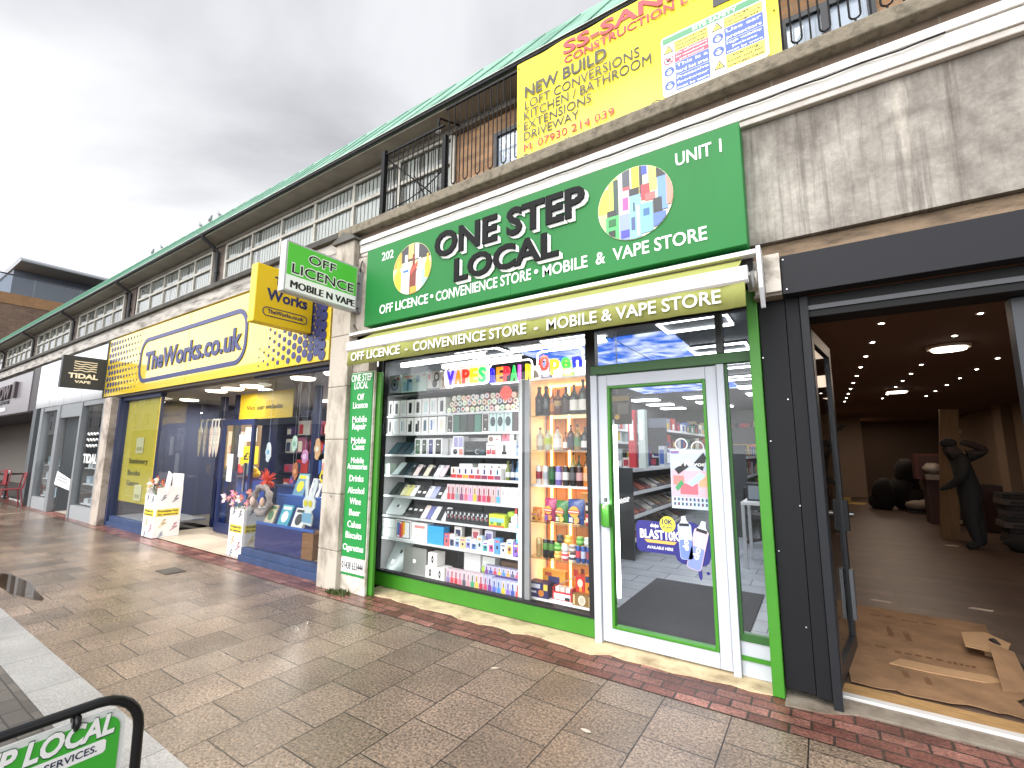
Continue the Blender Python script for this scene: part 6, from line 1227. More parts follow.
d = part('open_door', [(-14.42, -14.36, 3.55, 3.66, .03, 2.2), (-14.42, -14.36, 4.3, 4.38, .03, 2.2), (-14.42, -14.36, 3.66, 4.3, .03, .3), (-14.42, -14.36, 3.66, 4.3, 2.1, 2.2)], gf, VS); part('door_pane', [(-14.394, -14.388, 3.66, 4.3, .3, 2.1)], bg_, d)
q = MB(); q.quad((-17.6, 3.47, .011), (-12.6, 3.47, .011), (-12.6, 8, .011), (-17.6, 8, .011), M('8a8078', .5)); q.build('shop_floor', VS); part('back_wall', [(-17.6, -12.6, 8, 8.1, 0, 2.6)], M('8a8a88', .8), VS); part('side_wall', [(-17.65, -17.6, 3.46, 8, 0, 2.6), (-12.6, -12.55, 3.8, 8, 0, 2.6)], M('6a6a68', .8), VS); part('shop_ceiling', [(-17.6, -12.6, 3.46, 8, 2.605, 2.65)], M('b0b0ae', .8), VS)
for x, c_, lb in ((-15.4, 'd8a83a', 'amber lit picture panel at the back of the vape shop, nearer its tall window'), (-14.75, 'c89a4a', 'amber lit picture panel at the back of the vape shop, nearer its door')):
    q = MB(); q.box(x, x+.5, 6.5, 6.55, .9, 1.9, M(c_, .5, emit=.35)); q.box(x+.05, x+.45, 6.49, 6.4995, 1.1, 1.5, M('a8502c', .5)); q.box(x+.1, x+.4, 6.55, 6.7, .011, .9, M('3a3a3a')); solo(q, 'lit_panel', lb, 'panel')
for zi, z in enumerate((.32, .75, 1.1)):
    for i, x in enumerate((-13.95, -13.5, -13.1, -17.25, -16.8, -16.4)):
        q = MB(); q.box(x-.03, x+.33, 3.5, 3.8, z-.02, z, wht); q.box(x, x+.3, 3.55, 3.7, z+.001, z+.1+.06*((i+zi) % 3), M(('c8ccd0', '9fb4c0', 'e4e4e0', '6a7880')[(i+zi) % 4], .5)); q.box(x+.05, x+.2, 3.546, 3.5495, z+.02, z+.09, M('d8dce0', .5)); solo(q, 'stock_box', 'pale boxed stock in the vape shop window, %s shelf, %s from the pilaster' % (('lowest', 'middle', 'upper')[zi], nth(i)), 'box', 'stock in the vape shop windows')
q = MB()
for j in range(3): q.tube([(-13.75+.05*i, 3.415, 1.85-.13*j+.03*math.sin(i*1.6)) for i in range(15)], .012, wht, 5)
q.text('TIDAL', wht, (-13.85, 3.418, 1.22), FU, FV, .9, .2, bold=.03); t = solo(q, 'window_lettering', 'white wave logo and lettering on the vape shop window', 'window sign')
q = MB(); q.X = Matrix.Translation((-14.85, 3.36, .78)) @ Matrix.Rotation(R(5), 4, 'Y'); q.prism([(-.62, -.16), (.6, -.14), (.56, .1), (-.52, .16)], 'xz', -.01, 0, M('e0e0de', .6)); q.box(-.4, .4, -.013, -.0105, -.02, .0, M('8a8a8a')); q.box(-.42, .36, -.013, -.0105, .05, .07, M('8a8a8a')); solo(q, 'paper_notice', 'white paper notice strung across the vape shop doorway', 'notice')
part('lamp', [(-13.6, -13.0, 5, 5.6, 2.58, 2.60), (-16.5, -15.9, 5, 5.6, 2.58, 2.60)], M('ffffff', .5, emit=4), VS)
l = bpy.data.lights.new('vape_shop_lamp', 'AREA'); l.size = 1.5; l.energy = 130; o = bpy.data.objects.new('vape_shop_lamp', l); COL.objects.link(o); o.location = (-15, 5, 2.5)
F = thing('fascia_sign', 'plain shiny silver white fascia over the vape shop', 'sign', (-15.8, 3.45, 2.62)); q = MB(); q.box(-18.55, -13.02, 3.40, 3.55, 2.63, 3.86, M('d6d8da', .12, met=.55)); q.build('sign_panel', F)
for x in (-17.2, -15.9, -14.5): part('panel_joint', [(x, x+.006, 3.398, 3.401, 2.64, 3.85)], M('8a8c8e', .4), F)
part('end_trim', [(-13.018, -12.982, 3.38, 3.55, 2.63, 3.9)], gd_, F)
P3 = thing('projecting_sign', 'square charcoal sign with cream waves and lettering above the vape shop', 'sign', (-13.1, 3.05, 2.79)); q = MB(); q.box(-13.12, -13.001, 2.68, 3.39, 2.796, 3.475, M('3a3d42', .4)); q.build('sign_case', P3, bevel=.006); crm = M('e8dcc0', .5, emit=.3)
q = MB()
for j in range(5): q.tube([(-12.998, 2.864+.0465*i, 3.363-.048*j+(.0 if j == 0 else .012*math.sin(i*1.57+j))) for i in range(9)], .010, crm, 5)
q.build('wave_logo', P3); q = MB(); q.text('TIDAL', crm, (-12.9995, 2.79, 3.01), RU, FV, .484, .102, bold=.04); q.text('VAPE', crm, (-12.9995, 2.90, 2.908), RU, FV, .26, .056, bold=.03); q.build('lettering', P3); part('bracket', [(-13.09, -13.03, 3.3905, 3.399, 2.9, 3.4)], gd_, P3)
# ================================================================== the cafe at the end
CF = thing('cafe_unit', 'dim open fronted cafe beyond the vape shop with dark post', 'shop', (-21.5, 3.8, 0))
part('post', [(-18.5, -18.15, 3.36, 3.6, 0, 2.62)], M('5a5f63', .5), CF); part('post', [(-19.25, -18.6, 3.40, 3.56, 2.6, 3.86)], M('4a4648', .5), CF)
q = MB(); q.quad((-48, 3.55, .012), (-18.15, 3.55, .012), (-18.15, 8, .012), (-48, 8, .012), M('4a4543', .6)); q.build('shop_floor', CF); part('back_wall', [(-48, -18.15, 5.2, 5.3, 0, 2.6)], M('7a746e', .8), CF); part('wall_panel', [(-24.2, -21, 5.17, 5.199, 1.35, 2.25)], M('9a948e', .7), CF); part('shop_ceiling', [(-48, -18.15, 3.5, 5.2, 2.605, 2.65)], M('4a4850', .8), CF); part('floor_edge', [(-48, -18.5, 3.50, 3.549, 0, .03)], M('c8c8c8', .5), CF); part('side_wall', [(-18.15, -17.66, 3.6, 5.2, 0, 2.6)], M('5f5b57', .8), CF)
F = thing('fascia_sign', 'white and lilac fascia with dark raised lettering over the cafe', 'sign', (-24, 3.4, 2.6)); q = MB(); q.box(-48, -19.3, 3.38, 3.55, 2.60, 3.80, M('8b868b', .3, met=.2)); q.build('sign_panel', F); q = MB(); q.text('BOW', M('4a3e42', .4), (-23.6, 3.378, 3.12), FU, FV, 2.0, .45, bold=.03, ext=.06); q.box(-21.2, -20.9, 3.3, 3.379, 3.1, 3.6, M('4a3e42', .4)); q.text('CAFE', M('2a2226', .4), (-23.4, 3.378, 2.96), FU, FV, 1.6, .1, bold=.03, ext=.02); q.build('lettering', F); part('light_plate', [(-23.2, -22.2, 3.36, 3.379, 2.72, 2.84)], M('f4f0f4', .4), F)
t0_ = None
for i, (x, y, rz, lb) in enumerate(((-17.95, 3.05, 0, 'red metal chair standing out on the pavement beside the dark post'), (-20.2, 3.1, .5, 'red metal chair at the cafe table further along'), (-21.6, 3.3, 2.4, 'red metal chair on the far side of the cafe table'))):
    if t0_ is None:
        t0_ = thing('metal_chair', lb, 'chair', (x, y, 0), 'red metal chairs outside the cafe'); rd = M('8a3034', .5); q = MB(); q.box(-.19, .19, -.19, .19, .44, .465, rd); q.build('seat', t0_, local=True, bevel=.008)
        for sx in (-1, 1):
            for sy in (-1, 1): q = MB(); q.tube([(.17*sx, .17*sy, .44), (.23*sx, .23*sy, .0)], .014, rd); q.build('leg', t0_, local=True)
        q = MB(); q.tube([(-.18, .18, .45), (-.19, .24, .82), (-.1, .26, .88), (.1, .26, .88), (.19, .24, .82), (.18, .18, .45)], .013, rd); q.box(-.06, .06, .235, .245, .46, .87, rd); q.build('backrest', t0_, local=True)
    else: dup(t0_, (x, y, 0), lb, rz=rz)
t = thing('cafe_table', 'dark round cafe table between the red chairs', 'table', (-20.9, 3.45, 0)); q = MB(); q.lathe([(.36, .72), (.37, .735), (.36, .75)], (-20.9, 3.45, 0), M('2a2624', .4), 20); q.build('table_top', t); q = MB(); q.cyl((-20.9, 3.45, .03), (-20.9, 3.45, .719), .03, M('222222', .4)); q.lathe([(.22, 0), (.2, .03)], (-20.9, 3.45, 0), M('222222', .4), 16); q.build('pedestal', t)
for x, y, lb in ((-20.75, 3.4, 'white cup on the dark cafe table, nearer the post'), (-21.05, 3.5, 'white cup on the dark cafe table, farther from the post')):
    q = MB(); q.lathe([(.03, .7515), (.045, .80), (.046, .83), (.04, .832)], (x, y, 0), wht, 12); q.tube([(x+.045, y, .82), (x+.075, y, .81), (x+.07, y, .775), (x+.04, y, .77)], .006, wht, 6); solo(q, 'cup', lb, 'cup')
# ================================================================== the empty unit being fitted out
blkp = M('131417', .6, var=.12, vs=6, spec=.25); mul = M('1c1e22', .55, spec=.3)
EU = thing('empty_shop', 'dark unlit shop unit being fitted out, with black cladding and open door', 'shop', (1.2, 4, 0))
part('pilaster_panel', [(-.297, -.135, 3.62, 3.84, .06, 2.60), (-.132, -.052, 3.615, 3.84, .05, 2.60)], blkp, EU, .002)
part('cladding_post', [(-.05, .0, 3.60, 3.86, .0, 2.595)], mul, EU, .004)
part('fascia_panel', [(-.135, 7, 3.50, 3.62, 2.60, 2.868)], M('1a1b20', .6, spec=.3), EU, .002)
part('shutter_box', [(-.03, 7, 3.64, 3.86, 2.452, 2.597)], M('0f1012', .6, spec=.3), EU, .004); part('transom_trim', [(-.03, 7, 3.625, 3.639, 2.50, 2.53)], M('3a3d42', .35), EU)
q = MB()
for x, z, y in ((-.12, 2.84, 3.499), (-.11, 2.63, 3.499), (-.29, 2.2, 3.619), (-.28, 1.62, 3.619), (-.16, 1.9, 3.619), (-.28, .9, 3.619), (-.16, .45, 3.619), (-.14, 1.2, 3.619)): q.cyl((x, y, z), (x, y-.004, z), .0045, M('d8dadc', .3, met=.7), 8)
q.build('screw_heads', EU)
part('frame_post', [(.99, 1.07, 3.78, 3.88, .02, 2.45)], M('2c3138', .4), EU, .004); part('side_glass', [(1.07, 3.2, 3.825, 3.833, .04, 2.45)], glass((.5, .54, .58), 1.6), EU)
part('threshold', [(-.0, .99, 3.80, 3.86, .008, .026)], M('dcdcda', .4, met=.3), EU, .003)
wf_ = brick('wood_planks', '4a3a31', '5f4c40', '30261f', 1.3, .19, .003, axes='xy', rough=.4, var=.3, vs=5, bumps=.15)
q = MB(); q.quad((-.1, 3.86, .012), (8, 3.86, .012), (8, 25, .012), (-.1, 25, .012), wf_); q.build('shop_floor', EU)
part('inner_sill', [(.0, 3.2, 3.862, 4.02, .0125, .02)], M('b08a58', .6, var=.3, vs=8, vst=(1, 6, 1)), EU)
wl_ = M('8a725f', .85, var=.12, vs=2)
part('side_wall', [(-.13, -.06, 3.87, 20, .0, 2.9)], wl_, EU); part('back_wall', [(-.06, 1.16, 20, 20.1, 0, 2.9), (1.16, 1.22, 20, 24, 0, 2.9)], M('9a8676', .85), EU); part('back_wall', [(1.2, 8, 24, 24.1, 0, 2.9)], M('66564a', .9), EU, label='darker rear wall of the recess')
part('side_wall', [(4.05, 4.2, 8.5, 24, 0, 2.9)], M('97826e', .85), EU); part('wall_pier', [(3.85, 4.049, 16.5, 17.2, 0, 2.9)], M('97826e', .85), EU); part('side_wall', [(7.9, 8.0, 3.9, 8.5, 0, 2.9), (4.05, 8, 8.5, 8.6, 0, 2.9)], wl_, EU)
part('shop_ceiling', [(-.13, 8, 3.87, 24.1, 2.765, 2.9)], M('7d6252', .85), EU)
# open glazed door folded inwards
q = MB(); Xd = Matrix.Translation((-.04, 3.90, 0)) @ Matrix.Rotation(R(-8), 4, 'Z'); q.X = Xd
for b in ((0, .045, 0, .085, .03, 2.43), (0, .045, .80, .885, .03, 2.43), (0, .045, .087, .798, .03, .13), (0, .045, .087, .798, 2.34, 2.43)): q.box(*b, M('25282c', .4))
dd = q.build('door', EU); q = MB(); q.X = Xd; q.box(.018, .026, .087, .798, .13, 2.34, glass((.55, .58, .6), 1.6)); q.build('door_pane', dd); q = MB(); q.X = Xd; q.box(.0455, .075, .80, .86, .92, 1.16, M('15171a', .4)); q.cyl((.08, .83, 1.05), (.11, .83, 1.05), .018, M('8a8c8e', .3, met=1)); q.build('handle', dd); q = MB(); q.X = Xd; q.box(.0455, .07, .78, .86, .25, .62, M('7a7f84', .35, met=.6)); q.build('kick_guard', dd)
# lights
dl = M('fff4e4', .4, emit=22)
t0_ = thing('downlight', 'x', 'downlight', (.57, 5.5, 2.765), 'recessed downlights in three rows'); q = MB(); q.lathe([(.018, -.006), (.02, -.003)], (0, 0, 0), dl, 12); q.build('lamp', t0_, local=True); q = MB(); q.lathe([(.034, -.003), (.037, 0)], (0, 0, 0), M('c8b8a8', .5), 14); q.build('trim_ring', t0_, local=True)
first = True
for r_, (x, ys) in enumerate(((.57, [5.5+.92*i for i in range(10)]), (1.26, [5.55, 6.5, 8.45, 9.35, 10.25, 11.15, 12.5, 13.4]), (2.0, [4.9, 5.75, 7.4, 8.37, 9.35, 10.35, 11.3, 12.3, 13.3]), (2.8, [5.0, 6.6, 8.2]))):
    for i, y in enumerate(ys):
        lb = 'tiny bright recessed downlight, %s from the street in the %s row from the open door' % (nth(i), nth(r_))
        if first: t0_['label'] = lb; t0_.location = (x, y, 2.765); first = False
        else: dup(t0_, (x, y, 2.765), lb)
for x, y, lb in ((1.31, 7.09, 'larger oval glowing ceiling light, nearer the street'), (1.34, 11.76, 'larger oval glowing ceiling light, deeper in the room')):
    t = thing('ceiling_light', lb, 'ceiling light', (x, y, 2.72)); q = MB(); q.lathe([(.15, .0), (.16, .02)], (x, y, 2.71), M('fff2e0', .4, emit=6), 20); q.build('diffuser', t); q = MB(); q.lathe([(.19, .021), (.2, .05)], (x, y, 2.71), M('d8c8b8', .4), 20); q.build('rim', t)
for y, e in ((6.0, 8), (9, 12), (12.5, 14), (17, 18), (22, 14)):  # deepest lamp is added to brighten the recess wall, no fitting there
    l = bpy.data.lights.new('downlight_and_fill', 'AREA'); l.shape = 'RECTANGLE'; l.size = 1.6; l.size_y = 1.5; l.energy = e; l.color = (1, .78, .6); o = bpy.data.objects.new('downlight_and_fill', l); COL.objects.link(o); o.location = (1.3, y, 2.7)
# cardboard on the floor
cb = M('947252', .8, var=.35, vs=4, bump=.5, bs=12); cb2 = M('b8936c', .8, var=.1, vs=6)
t = thing('cardboard_sheet', 'large flattened brown cardboard box laid on the floor inside the doorway', 'cardboard', (.5, 5, .02))
q = MB(); edge = []
def jag(a, b, n, s_):
    for i in range(n): u_ = i/n; edge.append((a[0]+(b[0]-a[0])*u_+random.uniform(-s_, s_), a[1]+(b[1]-a[1])*u_+random.uniform(-s_, s_)))
jag((.05, 4.05), (.86, 4.10), 14, .02); jag((.86, 4.10), (1.0, 4.6), 5, .03); jag((1.0, 4.6), (1.12, 6.0), 6, .02); jag((1.12, 6.0), (.10, 6.02), 8, .015); jag((.10, 6.02), (.05, 4.05), 12, .015)
q.prism(edge, 'xy', .0205, .027, cb); q.build('flat_sheet', t)
q = MB(); q.prism([(.30, 4.52), (.52, 4.50), (.80, 4.52), (.92, 4.60), (.85, 4.66), (.62, 4.64), (.38, 4.66)], 'xy', .0275, .035, cb2); q.build('torn_strip', t)
q = MB(); q.X = Matrix.Translation((0, 0, .028)); q.add([(.86, 4.42, 0), (1.02, 4.50, 0), (1.05, 4.95, .10), (.92, 4.95, .14), (.86, 4.42, .006), (1.02, 4.50, .006), (1.05, 4.95, .106), (.92, 4.95, .146)], [(0, 1, 2, 3), (7, 6, 5, 4), (0, 4, 5, 1), (1, 5, 6, 2), (2, 6, 7, 3), (3, 7, 4, 0)], cb); q.build('folded_flap', t)
q = MB(); q.prism([(.80, 5.0), (1.0, 4.94), (1.10, 5.25), (1.0, 5.45), (.84, 5.35)], 'xy', .10, .107, cb2); q.box(.92, .98, 5.1, 5.2, .028, .0995, cb2); q.build('loose_flap', t)
ink = M('6a4528', .8); q = MB()
for (x, y, w, h, a) in ((.28, 5.72, .07, .05, 0), (.39, 5.74, .05, .05, 0), (.5, 5.70, .12, .04, 0), (.65, 5.72, .1, .04, 0), (.36, 5.18, .04, .28, 0), (.47, 5.14, .04, .28, 0), (.25, 4.84, .07, .06, 0), (.36, 4.8, .3, .035, 0), (.66, 4.78, .16, .05, 0), (.36, 4.32, .035, .14, 0), (.47, 4.28, .035, .16, 0)):
    for k in range(5): q.box(x+w*.2*k, x+w*.2*k+w*.13, y, y+h*random.uniform(.6, 1), .0271, .0278, ink)
q.build('box_print', t)
q = MB(); q.tube([(1.0, 5.25, .10), (1.05, 5.0, .05), (1.08, 4.7, .035), (1.12, 4.45, .035), (1.25, 4.2, .035)], .028, M('17181a', .6), 8); solo(q, 'rubble_strap', 'black hose lying over the edge of the cardboard', 'hose')
for x, y, lb in ((1.2, 6.6, 'pale scrap of paper on the dark planks beyond the cardboard'), (.4, 6.35, 'thin pale wood shaving on the dark planks beyond the cardboard'), (1.70, 10.7, 'white scrap on the floor at the foot of the leaning plank')):
    q = MB(); q.prism([(-.09, -.02), (.08, -.03), (.1, .02), (-.05, .035)], 'xy', .0125, .016, M('b8a898', .8)); q.v = [p+Vector((x, y, 0)) for p in q.v]; solo(q, 'paper_scrap', lb, 'scrap', 'scraps on the shop floor')
# plank, person, heaps
t = thing('leaning_plank', 'tall pale timber board standing upright beside the workman', 'board', (1.72, 10.95, .013)); q = MB(); q.X = Matrix.Translation((1.80, 11.4, .014)) @ Matrix.Rotation(R(5), 4, 'Y'); q.box(-.13, .13, 0, .04, 0, 2.32, M('6a4c28', .7, var=.25, vs=6, vst=(4, 1, .4))); q.build('board', t); q = MB(); q.X = Matrix.Translation((1.80, 11.4, .014)) @ Matrix.Rotation(R(5), 4, 'Y'); q.box(.132, .16, -.01, .05, .3, .36, M('6a5a3a')); q.box(.132, .16, -.01, .05, 1.9, 1.96, M('6a5a3a')); q.build('batten_end', t)
def figure(name, label, joints, bones, base, skin_z):
    me = bpy.data.meshes.new(name); ks = list(joints); me.from_pydata([joints[k][:3] for k in ks], [(ks.index(a), ks.index(b)) for a, b in bones], []); me.update()
    o = bpy.data.objects.new(name, me); COL.objects.link(o); o.location = base
    sk_ = o.modifiers.new('skin', 'SKIN'); sub = o.modifiers.new('smooth', 'SUBSURF'); sub.levels = 2; sub.render_levels = 2; sk_.use_smooth_shade = True
    for i, k in enumerate(ks):
        v = me.skin_vertices[0].data[i]; r = joints[k][3]; r = tuple(q*1.22 for q in r) if isinstance(r, tuple) else (r if r < .03 else r*(1.0 if k in ('head', 'headc', 'crown', 'jaw') else 1.3)); v.radius = r if isinstance(r, tuple) else (r, r); v.use_root = (k == 'pelvis')
    m = bpy.data.materials.new('dark_workwear'); m.use_nodes = True; tt = m.node_tree; b = tt.nodes['Principled BSDF']; tx = nd(tt, 'ShaderNodeTexCoord'); s = nd(tt, 'ShaderNodeSeparateXYZ'); tt.links.new(tx.outputs['Object'], s.inputs[0])
    g = math_(tt, 'GREATER_THAN', s.outputs[2], skin_z); mxx = nd(tt, 'ShaderNodeMix', data_type='RGBA'); mxx.inputs[6].default_value = lin('050505'); mxx.inputs[7].default_value = lin('2a1c16'); tt.links.new(g, mxx.inputs[0]); tt.links.new(mxx.outputs[2], b.inputs['Base Color']); b.inputs['Roughness'].default_value = .85
    me.materials.append(m); tag(o, label, 'person'); return o
J = {'pelvis': (0, 0, .92, (.17, .13)), 'waist': (-.01, 0, 1.08, (.16, .12)), 'chest': (-.05, 0, 1.30, (.19, .13)), 'neckb': (-.09, -.01, 1.46, .07), 'head': (-.14, -.02, 1.56, .08), 'headc': (-.17, -.03, 1.64, .10), 'crown': (-.18, -.03, 1.71, .075), 'jaw': (-.23, -.04, 1.585, .05),
     'ls': (-.04, -.19, 1.40, .075), 'le': (-.10, -.26, 1.14, .055), 'lw': (-.26, -.18, .98, .04), 'lh': (-.32, -.15, .95, .042),
     'rs': (-.02, .17, 1.41, .08), 're': (.30, .12, 1.58, .058), 'rw': (.06, .04, 1.70, .042), 'rh': (-.03, .01, 1.70, .042),
     'lk': (-.04, -.11, .50, .085), 'la': (.02, -.12, .09, .055), 'lt': (-.14, -.13, .045, .045), 'rk': (.06, .11, .50, .085), 'ra': (.12, .12, .09, .055), 'rt': (-.04, .13, .045, .045), 'lhip': (-.01, -.10, .84, .12), 'rhip': (.02, .10, .84, .12),
     'f1': (-.36, -.15, .91, .013), 'f2': (-.365, -.13, .92, .013), 'f3': (-.355, -.17, .92, .013), 'th': (-.33, -.11, .97, .013)}
Bn = [('pelvis', 'waist'), ('waist', 'chest'), ('chest', 'neckb'), ('neckb', 'head'), ('head', 'headc'), ('headc', 'crown'), ('head', 'jaw'), ('chest', 'ls'), ('ls', 'le'), ('le', 'lw'), ('lw', 'lh'), ('chest', 'rs'), ('rs', 're'), ('re', 'rw'), ('rw', 'rh'), ('pelvis', 'lhip'), ('pelvis', 'rhip'), ('lhip', 'lk'), ('lk', 'la'), ('la', 'lt'), ('rhip', 'rk'), ('rk', 'ra'), ('ra', 'rt'), ('lh', 'f1'), ('lh', 'f2'), ('lh', 'f3'), ('lh', 'th')]
pe = figure('person', 'person in dark clothes leaning by a timber board, one arm raised to the head', J, Bn, (1.97, 10.6, .012), 1.52)
q = MB(); q.ball((1.97-.175, 10.57, 1.70), (.115, .105, .085), M('0c0a0a', .9), 12, 8, .05); q.build('hair', pe)
def heap(lab, lumps, col, name='dark_bundle', cat='bundle'):
    q = MB()
    for x, y, z, a, b, c in lumps: q.ball((x, y, z), (a, b, c), M(col, .9), 14, 9, .10)
    return solo(q, name, lab, cat)
heap('tall dark draped bundle on the floor near the rear wall', [(1.82, 16.6, .45, .36, .35, .46), (1.9, 16.6, .95, .27, .25, .42), (1.98, 16.5, .3, .35, .3, .32)], '0f0d0d'); heap('low dark bag lying against the draped bundle', [(1.35, 16.4, .4, .26, .3, .44), (1.2, 16.5, .2, .2, .25, .22)], '100e0e')
q = MB(); q.ball((2.05, 15.9, .2), (.34, .28, .13), M('8f8578', .9), 16, 9, .05); q.ball((2.2, 16.0, .27), (.2, .2, .09), M('8f8578', .9), 12, 8, .05); q.box(1.75, 2.4, 15.7, 16.1, .013, .09, M('151212')); solo(q, 'plaster_sack', 'plump pale sack lying in front of the dark bundle', 'sack')
for i, (x, y, z, w, h, c_, lb) in enumerate(((2.25, 13.6, .013, .75, .95, '3a1a14', 'lower dark red crate behind the workman'), (2.1, 13.6, .965, .75, .55, '4a1c16', 'upper dark red crate behind the workman'), (2.72, 12.8, .013, .3, .9, '2a1512', 'dark maroon crate between workman and piled clothing'))):
    q = MB(); q.box(x-w/2, x+w/2, y, y+.5, z, z+h, M(c_, .7)); q.box(x-w/2+.04, x+w/2-.04, y-.012, y-.001, z+.05, z+h-.05, M('33140f', .7)); solo(q, 'crate', lb, 'crate', 'red crates behind the workman')
q = MB(); q.ball((1.98, 13.5, 1.2), (.16, .12, .12), M('8a8078', .5), 10, 7, .15); q.box(1.85, 2.1, 13.42, 13.58, .965, 1.08, M('6a5a4a')); solo(q, 'plastic_bag', 'crumpled pale plastic bag on top of a red crate', 'bag')
for i in range(9):
    z = .013+i*.095; q = MB(); q.box(2.52+random.uniform(-.03, .03), 2.98+random.uniform(-.03, .03), 11.3, 11.8, z, z+.09, M(('1a1718', '3a3230', '141214', '4a3f3a')[i % 4], .9)); q.box(2.6, 2.9, 11.285, 11.2995, z+.02, z+.06, M('2a2322', .9)); solo(q, 'folded_dust_sheet', 'folded dark cloth, %s up the pile beside the workman' % nth(i), 'folded cloth', 'pile of folded dark cloths')
heap('black rubble sack slumped on the floor by the piled cloths', [(2.62, 10.7, .12, .3, .25, .14), (2.88, 10.6, .14, .26, .3, .16)], '0d0c0d', 'rubble_sack', 'sack'); heap('black rubble sack nearest the frame post', [(2.6, 9.4, .09, .35, .2, .11), (2.8, 9.5, .13, .25, .2, .15)], '0b0b0c', 'rubble_sack', 'sack')
q = MB(); q.prism([(.25, 17.4), (.95, 17.2), (1.05, 17.9), (.3, 18.1)], 'xy', .0125, .02, M('a08a4a', .8)); q.box(.35, .65, 17.6, 17.9, .02, .16, M('9a8448', .8)); solo(q, 'packing_card', 'yellowish packing card on the floor far back by the open door', 'card')
for i in range(6):
    y = 9+i*1.3; z = 1.95+.02*i; q = MB(); q.prism([(-.058, z), (.42, z+.03), (-.058, z-.10)], 'xz', y, y+.35, M('1c1714', .8)); q.box(-.0575, -.02, y-.02, y-.001, z-.12, z+.02, M('1c1714', .8)); solo(q, 'wall_bracket', 'dark angled shelf bracket on the side wall, %s from the street' % nth(i), 'bracket', 'angled brackets along the side wall')
# white padstone over the black pilaster
q = MB(); q.box(-.232, -.14, 3.47, 3.64, 2.62, 2.885, M('cfc8bc', .85, var=.4, vs=6, dirt='8d8478')); q.box(-.30, -.233, 3.50, 3.64, 2.62, 2.87, M('bdb6aa', .85)); q.box(-.31, -.14, 3.50, 3.64, 2.601, 2.619, M('8a8278', .8)); solo(q, 'padstone', 'small white stone block between the green sign and the black fascia', 'stone block')
# ================================================================== balcony railing and contractor's banner
RL = thing('balcony_railing', 'black wrought iron balcony railing with long loops above the green sign', 'railing', (-2.0, 3.72, 4.34)); ir = M('0d0d0f', .6, spec=.25)
q = MB(); q.box(-4.53, -4.47, 3.69, 3.75, 4.20, 5.44, ir); q.build('post', RL); q = MB(); q.box(-3.47, -3.42, 3.70, 3.75, 4.335, 5.25, ir); q.build('post', RL)
for xa, xb, zt in ((-4.47, -3.46, 5.40), (-3.44, -2.36, 5.60), (-.06, 2.4, 5.6)):
    q = MB(); q.box(xa, xb, 3.71, 3.735, zt-.02, zt, ir); q.build('rail', RL); q = MB(); q.box(xa, xb, 3.712, 3.733, 4.40, 4.42, ir); q.build('rail', RL)
    q = MB(); n = int((xb-xa)/.088)
    lp = MB()
    for i in range(n):
        x = xa+.05+i*.088
        if i % 2 == 0: q.cyl((x, 3.722, 4.42), (x, 3.722, zt-.02), .006, ir, 6)
        else:
            w = .032; za, zb_ = (4.50+.02*(i % 4), 5.12) if zt < 5.5 else (4.62, 5.28)
            lp.tube([(x+w*math.cos(R(a)), 3.722, zb_+w*math.sin(R(a))) for a in range(0, 181, 30)]+[(x+w*math.cos(R(a)), 3.722, za+w*math.sin(R(a))) for a in range(180, 361, 30)], .007, ir, 5, True)
            q.cyl((x, 3.722, zb_+w), (x, 3.722, zt-.02), .0075, ir, 6); q.cyl((x, 3.722, 4.42), (x, 3.722, za-w), .0075, ir, 6)
    q.build('bars', RL); lp.build('loops', RL)
q = MB(); q.tube([(-4.47, 3.76, 5.33), (-3.45, 3.76, 4.40)], .010, ir, 6); q.build('brace', RL)
q = MB(); q.tube([(-4.45, 3.77, 4.62), (-4.1, 3.78, 4.66), (-3.8, 3.77, 4.72), (-3.5, 3.77, 4.86)], .008, ir, 6); q.tube([(-4.0, 3.78, 4.95), (-3.9, 3.78, 4.78), (-3.7, 3.78, 4.45)], .008, ir, 6); q.build('dry_stems', RL)
q = MB(); q.ball((-3.62, 3.78, 5.42), .035, M('d8dadc', .3), 10, 8); q.cyl((-3.62, 3.78, 5.455), (-3.62, 3.80, 5.6), .015, ir); q.cyl((-3.62, 3.80, 5.6), (-3.62, 4.2, 5.75), .012, ir); solo(q, 'security_camera', 'small white dome camera behind the railing under the eaves', 'camera')
BN = thing('contractor_banner', 'large yellow building contractor banner tied to the balcony railing', 'banner', (-1.2, 3.69, 4.34)); by = M('f2dc3c', .45, var=.05, vs=2)
q = MB(); nx = 30; vs = []; fs = []
for j in (0, 1):
    for i in range(nx+1):
        x = -2.40+2.38*i/nx; yy = 3.683+.006*math.sin(i*.7)
        vs += [(x, yy, 4.342 if j == 0 else 5.62+.006*math.sin(i*1.1)), (x, yy+.004, 4.342 if j == 0 else 5.62+.006*math.sin(i*1.1))]
for i in range(nx):
    a = 2*i; b = 2*(nx+1)+2*i; fs += [(a, a+2, b+2, b), (a+1, b+1, b+3, a+3), (b, b+2, b+3, b+1)]
q.add(vs, fs, by, True); q.build('sheet', BN)
rdk = M('b8343e', .5); dk = M('3a3a34', .5); Y = 3.674
q = MB()
for s_, x, z, w, cap, b in (('SS-SANDHU', -1.85, 5.452, 1.68, .145, .03), ('CONSTRUCTION LTD', -1.84, 5.345, 1.36, .082, .02), ('M: 07930 214 039', -2.31, 4.575, .97, .085, 0)): q.text(s_, rdk, (x, Y, z), FU, FV, w, cap, bold=b)
q.build('lettering', BN, label='red banner lettering')
q = MB()
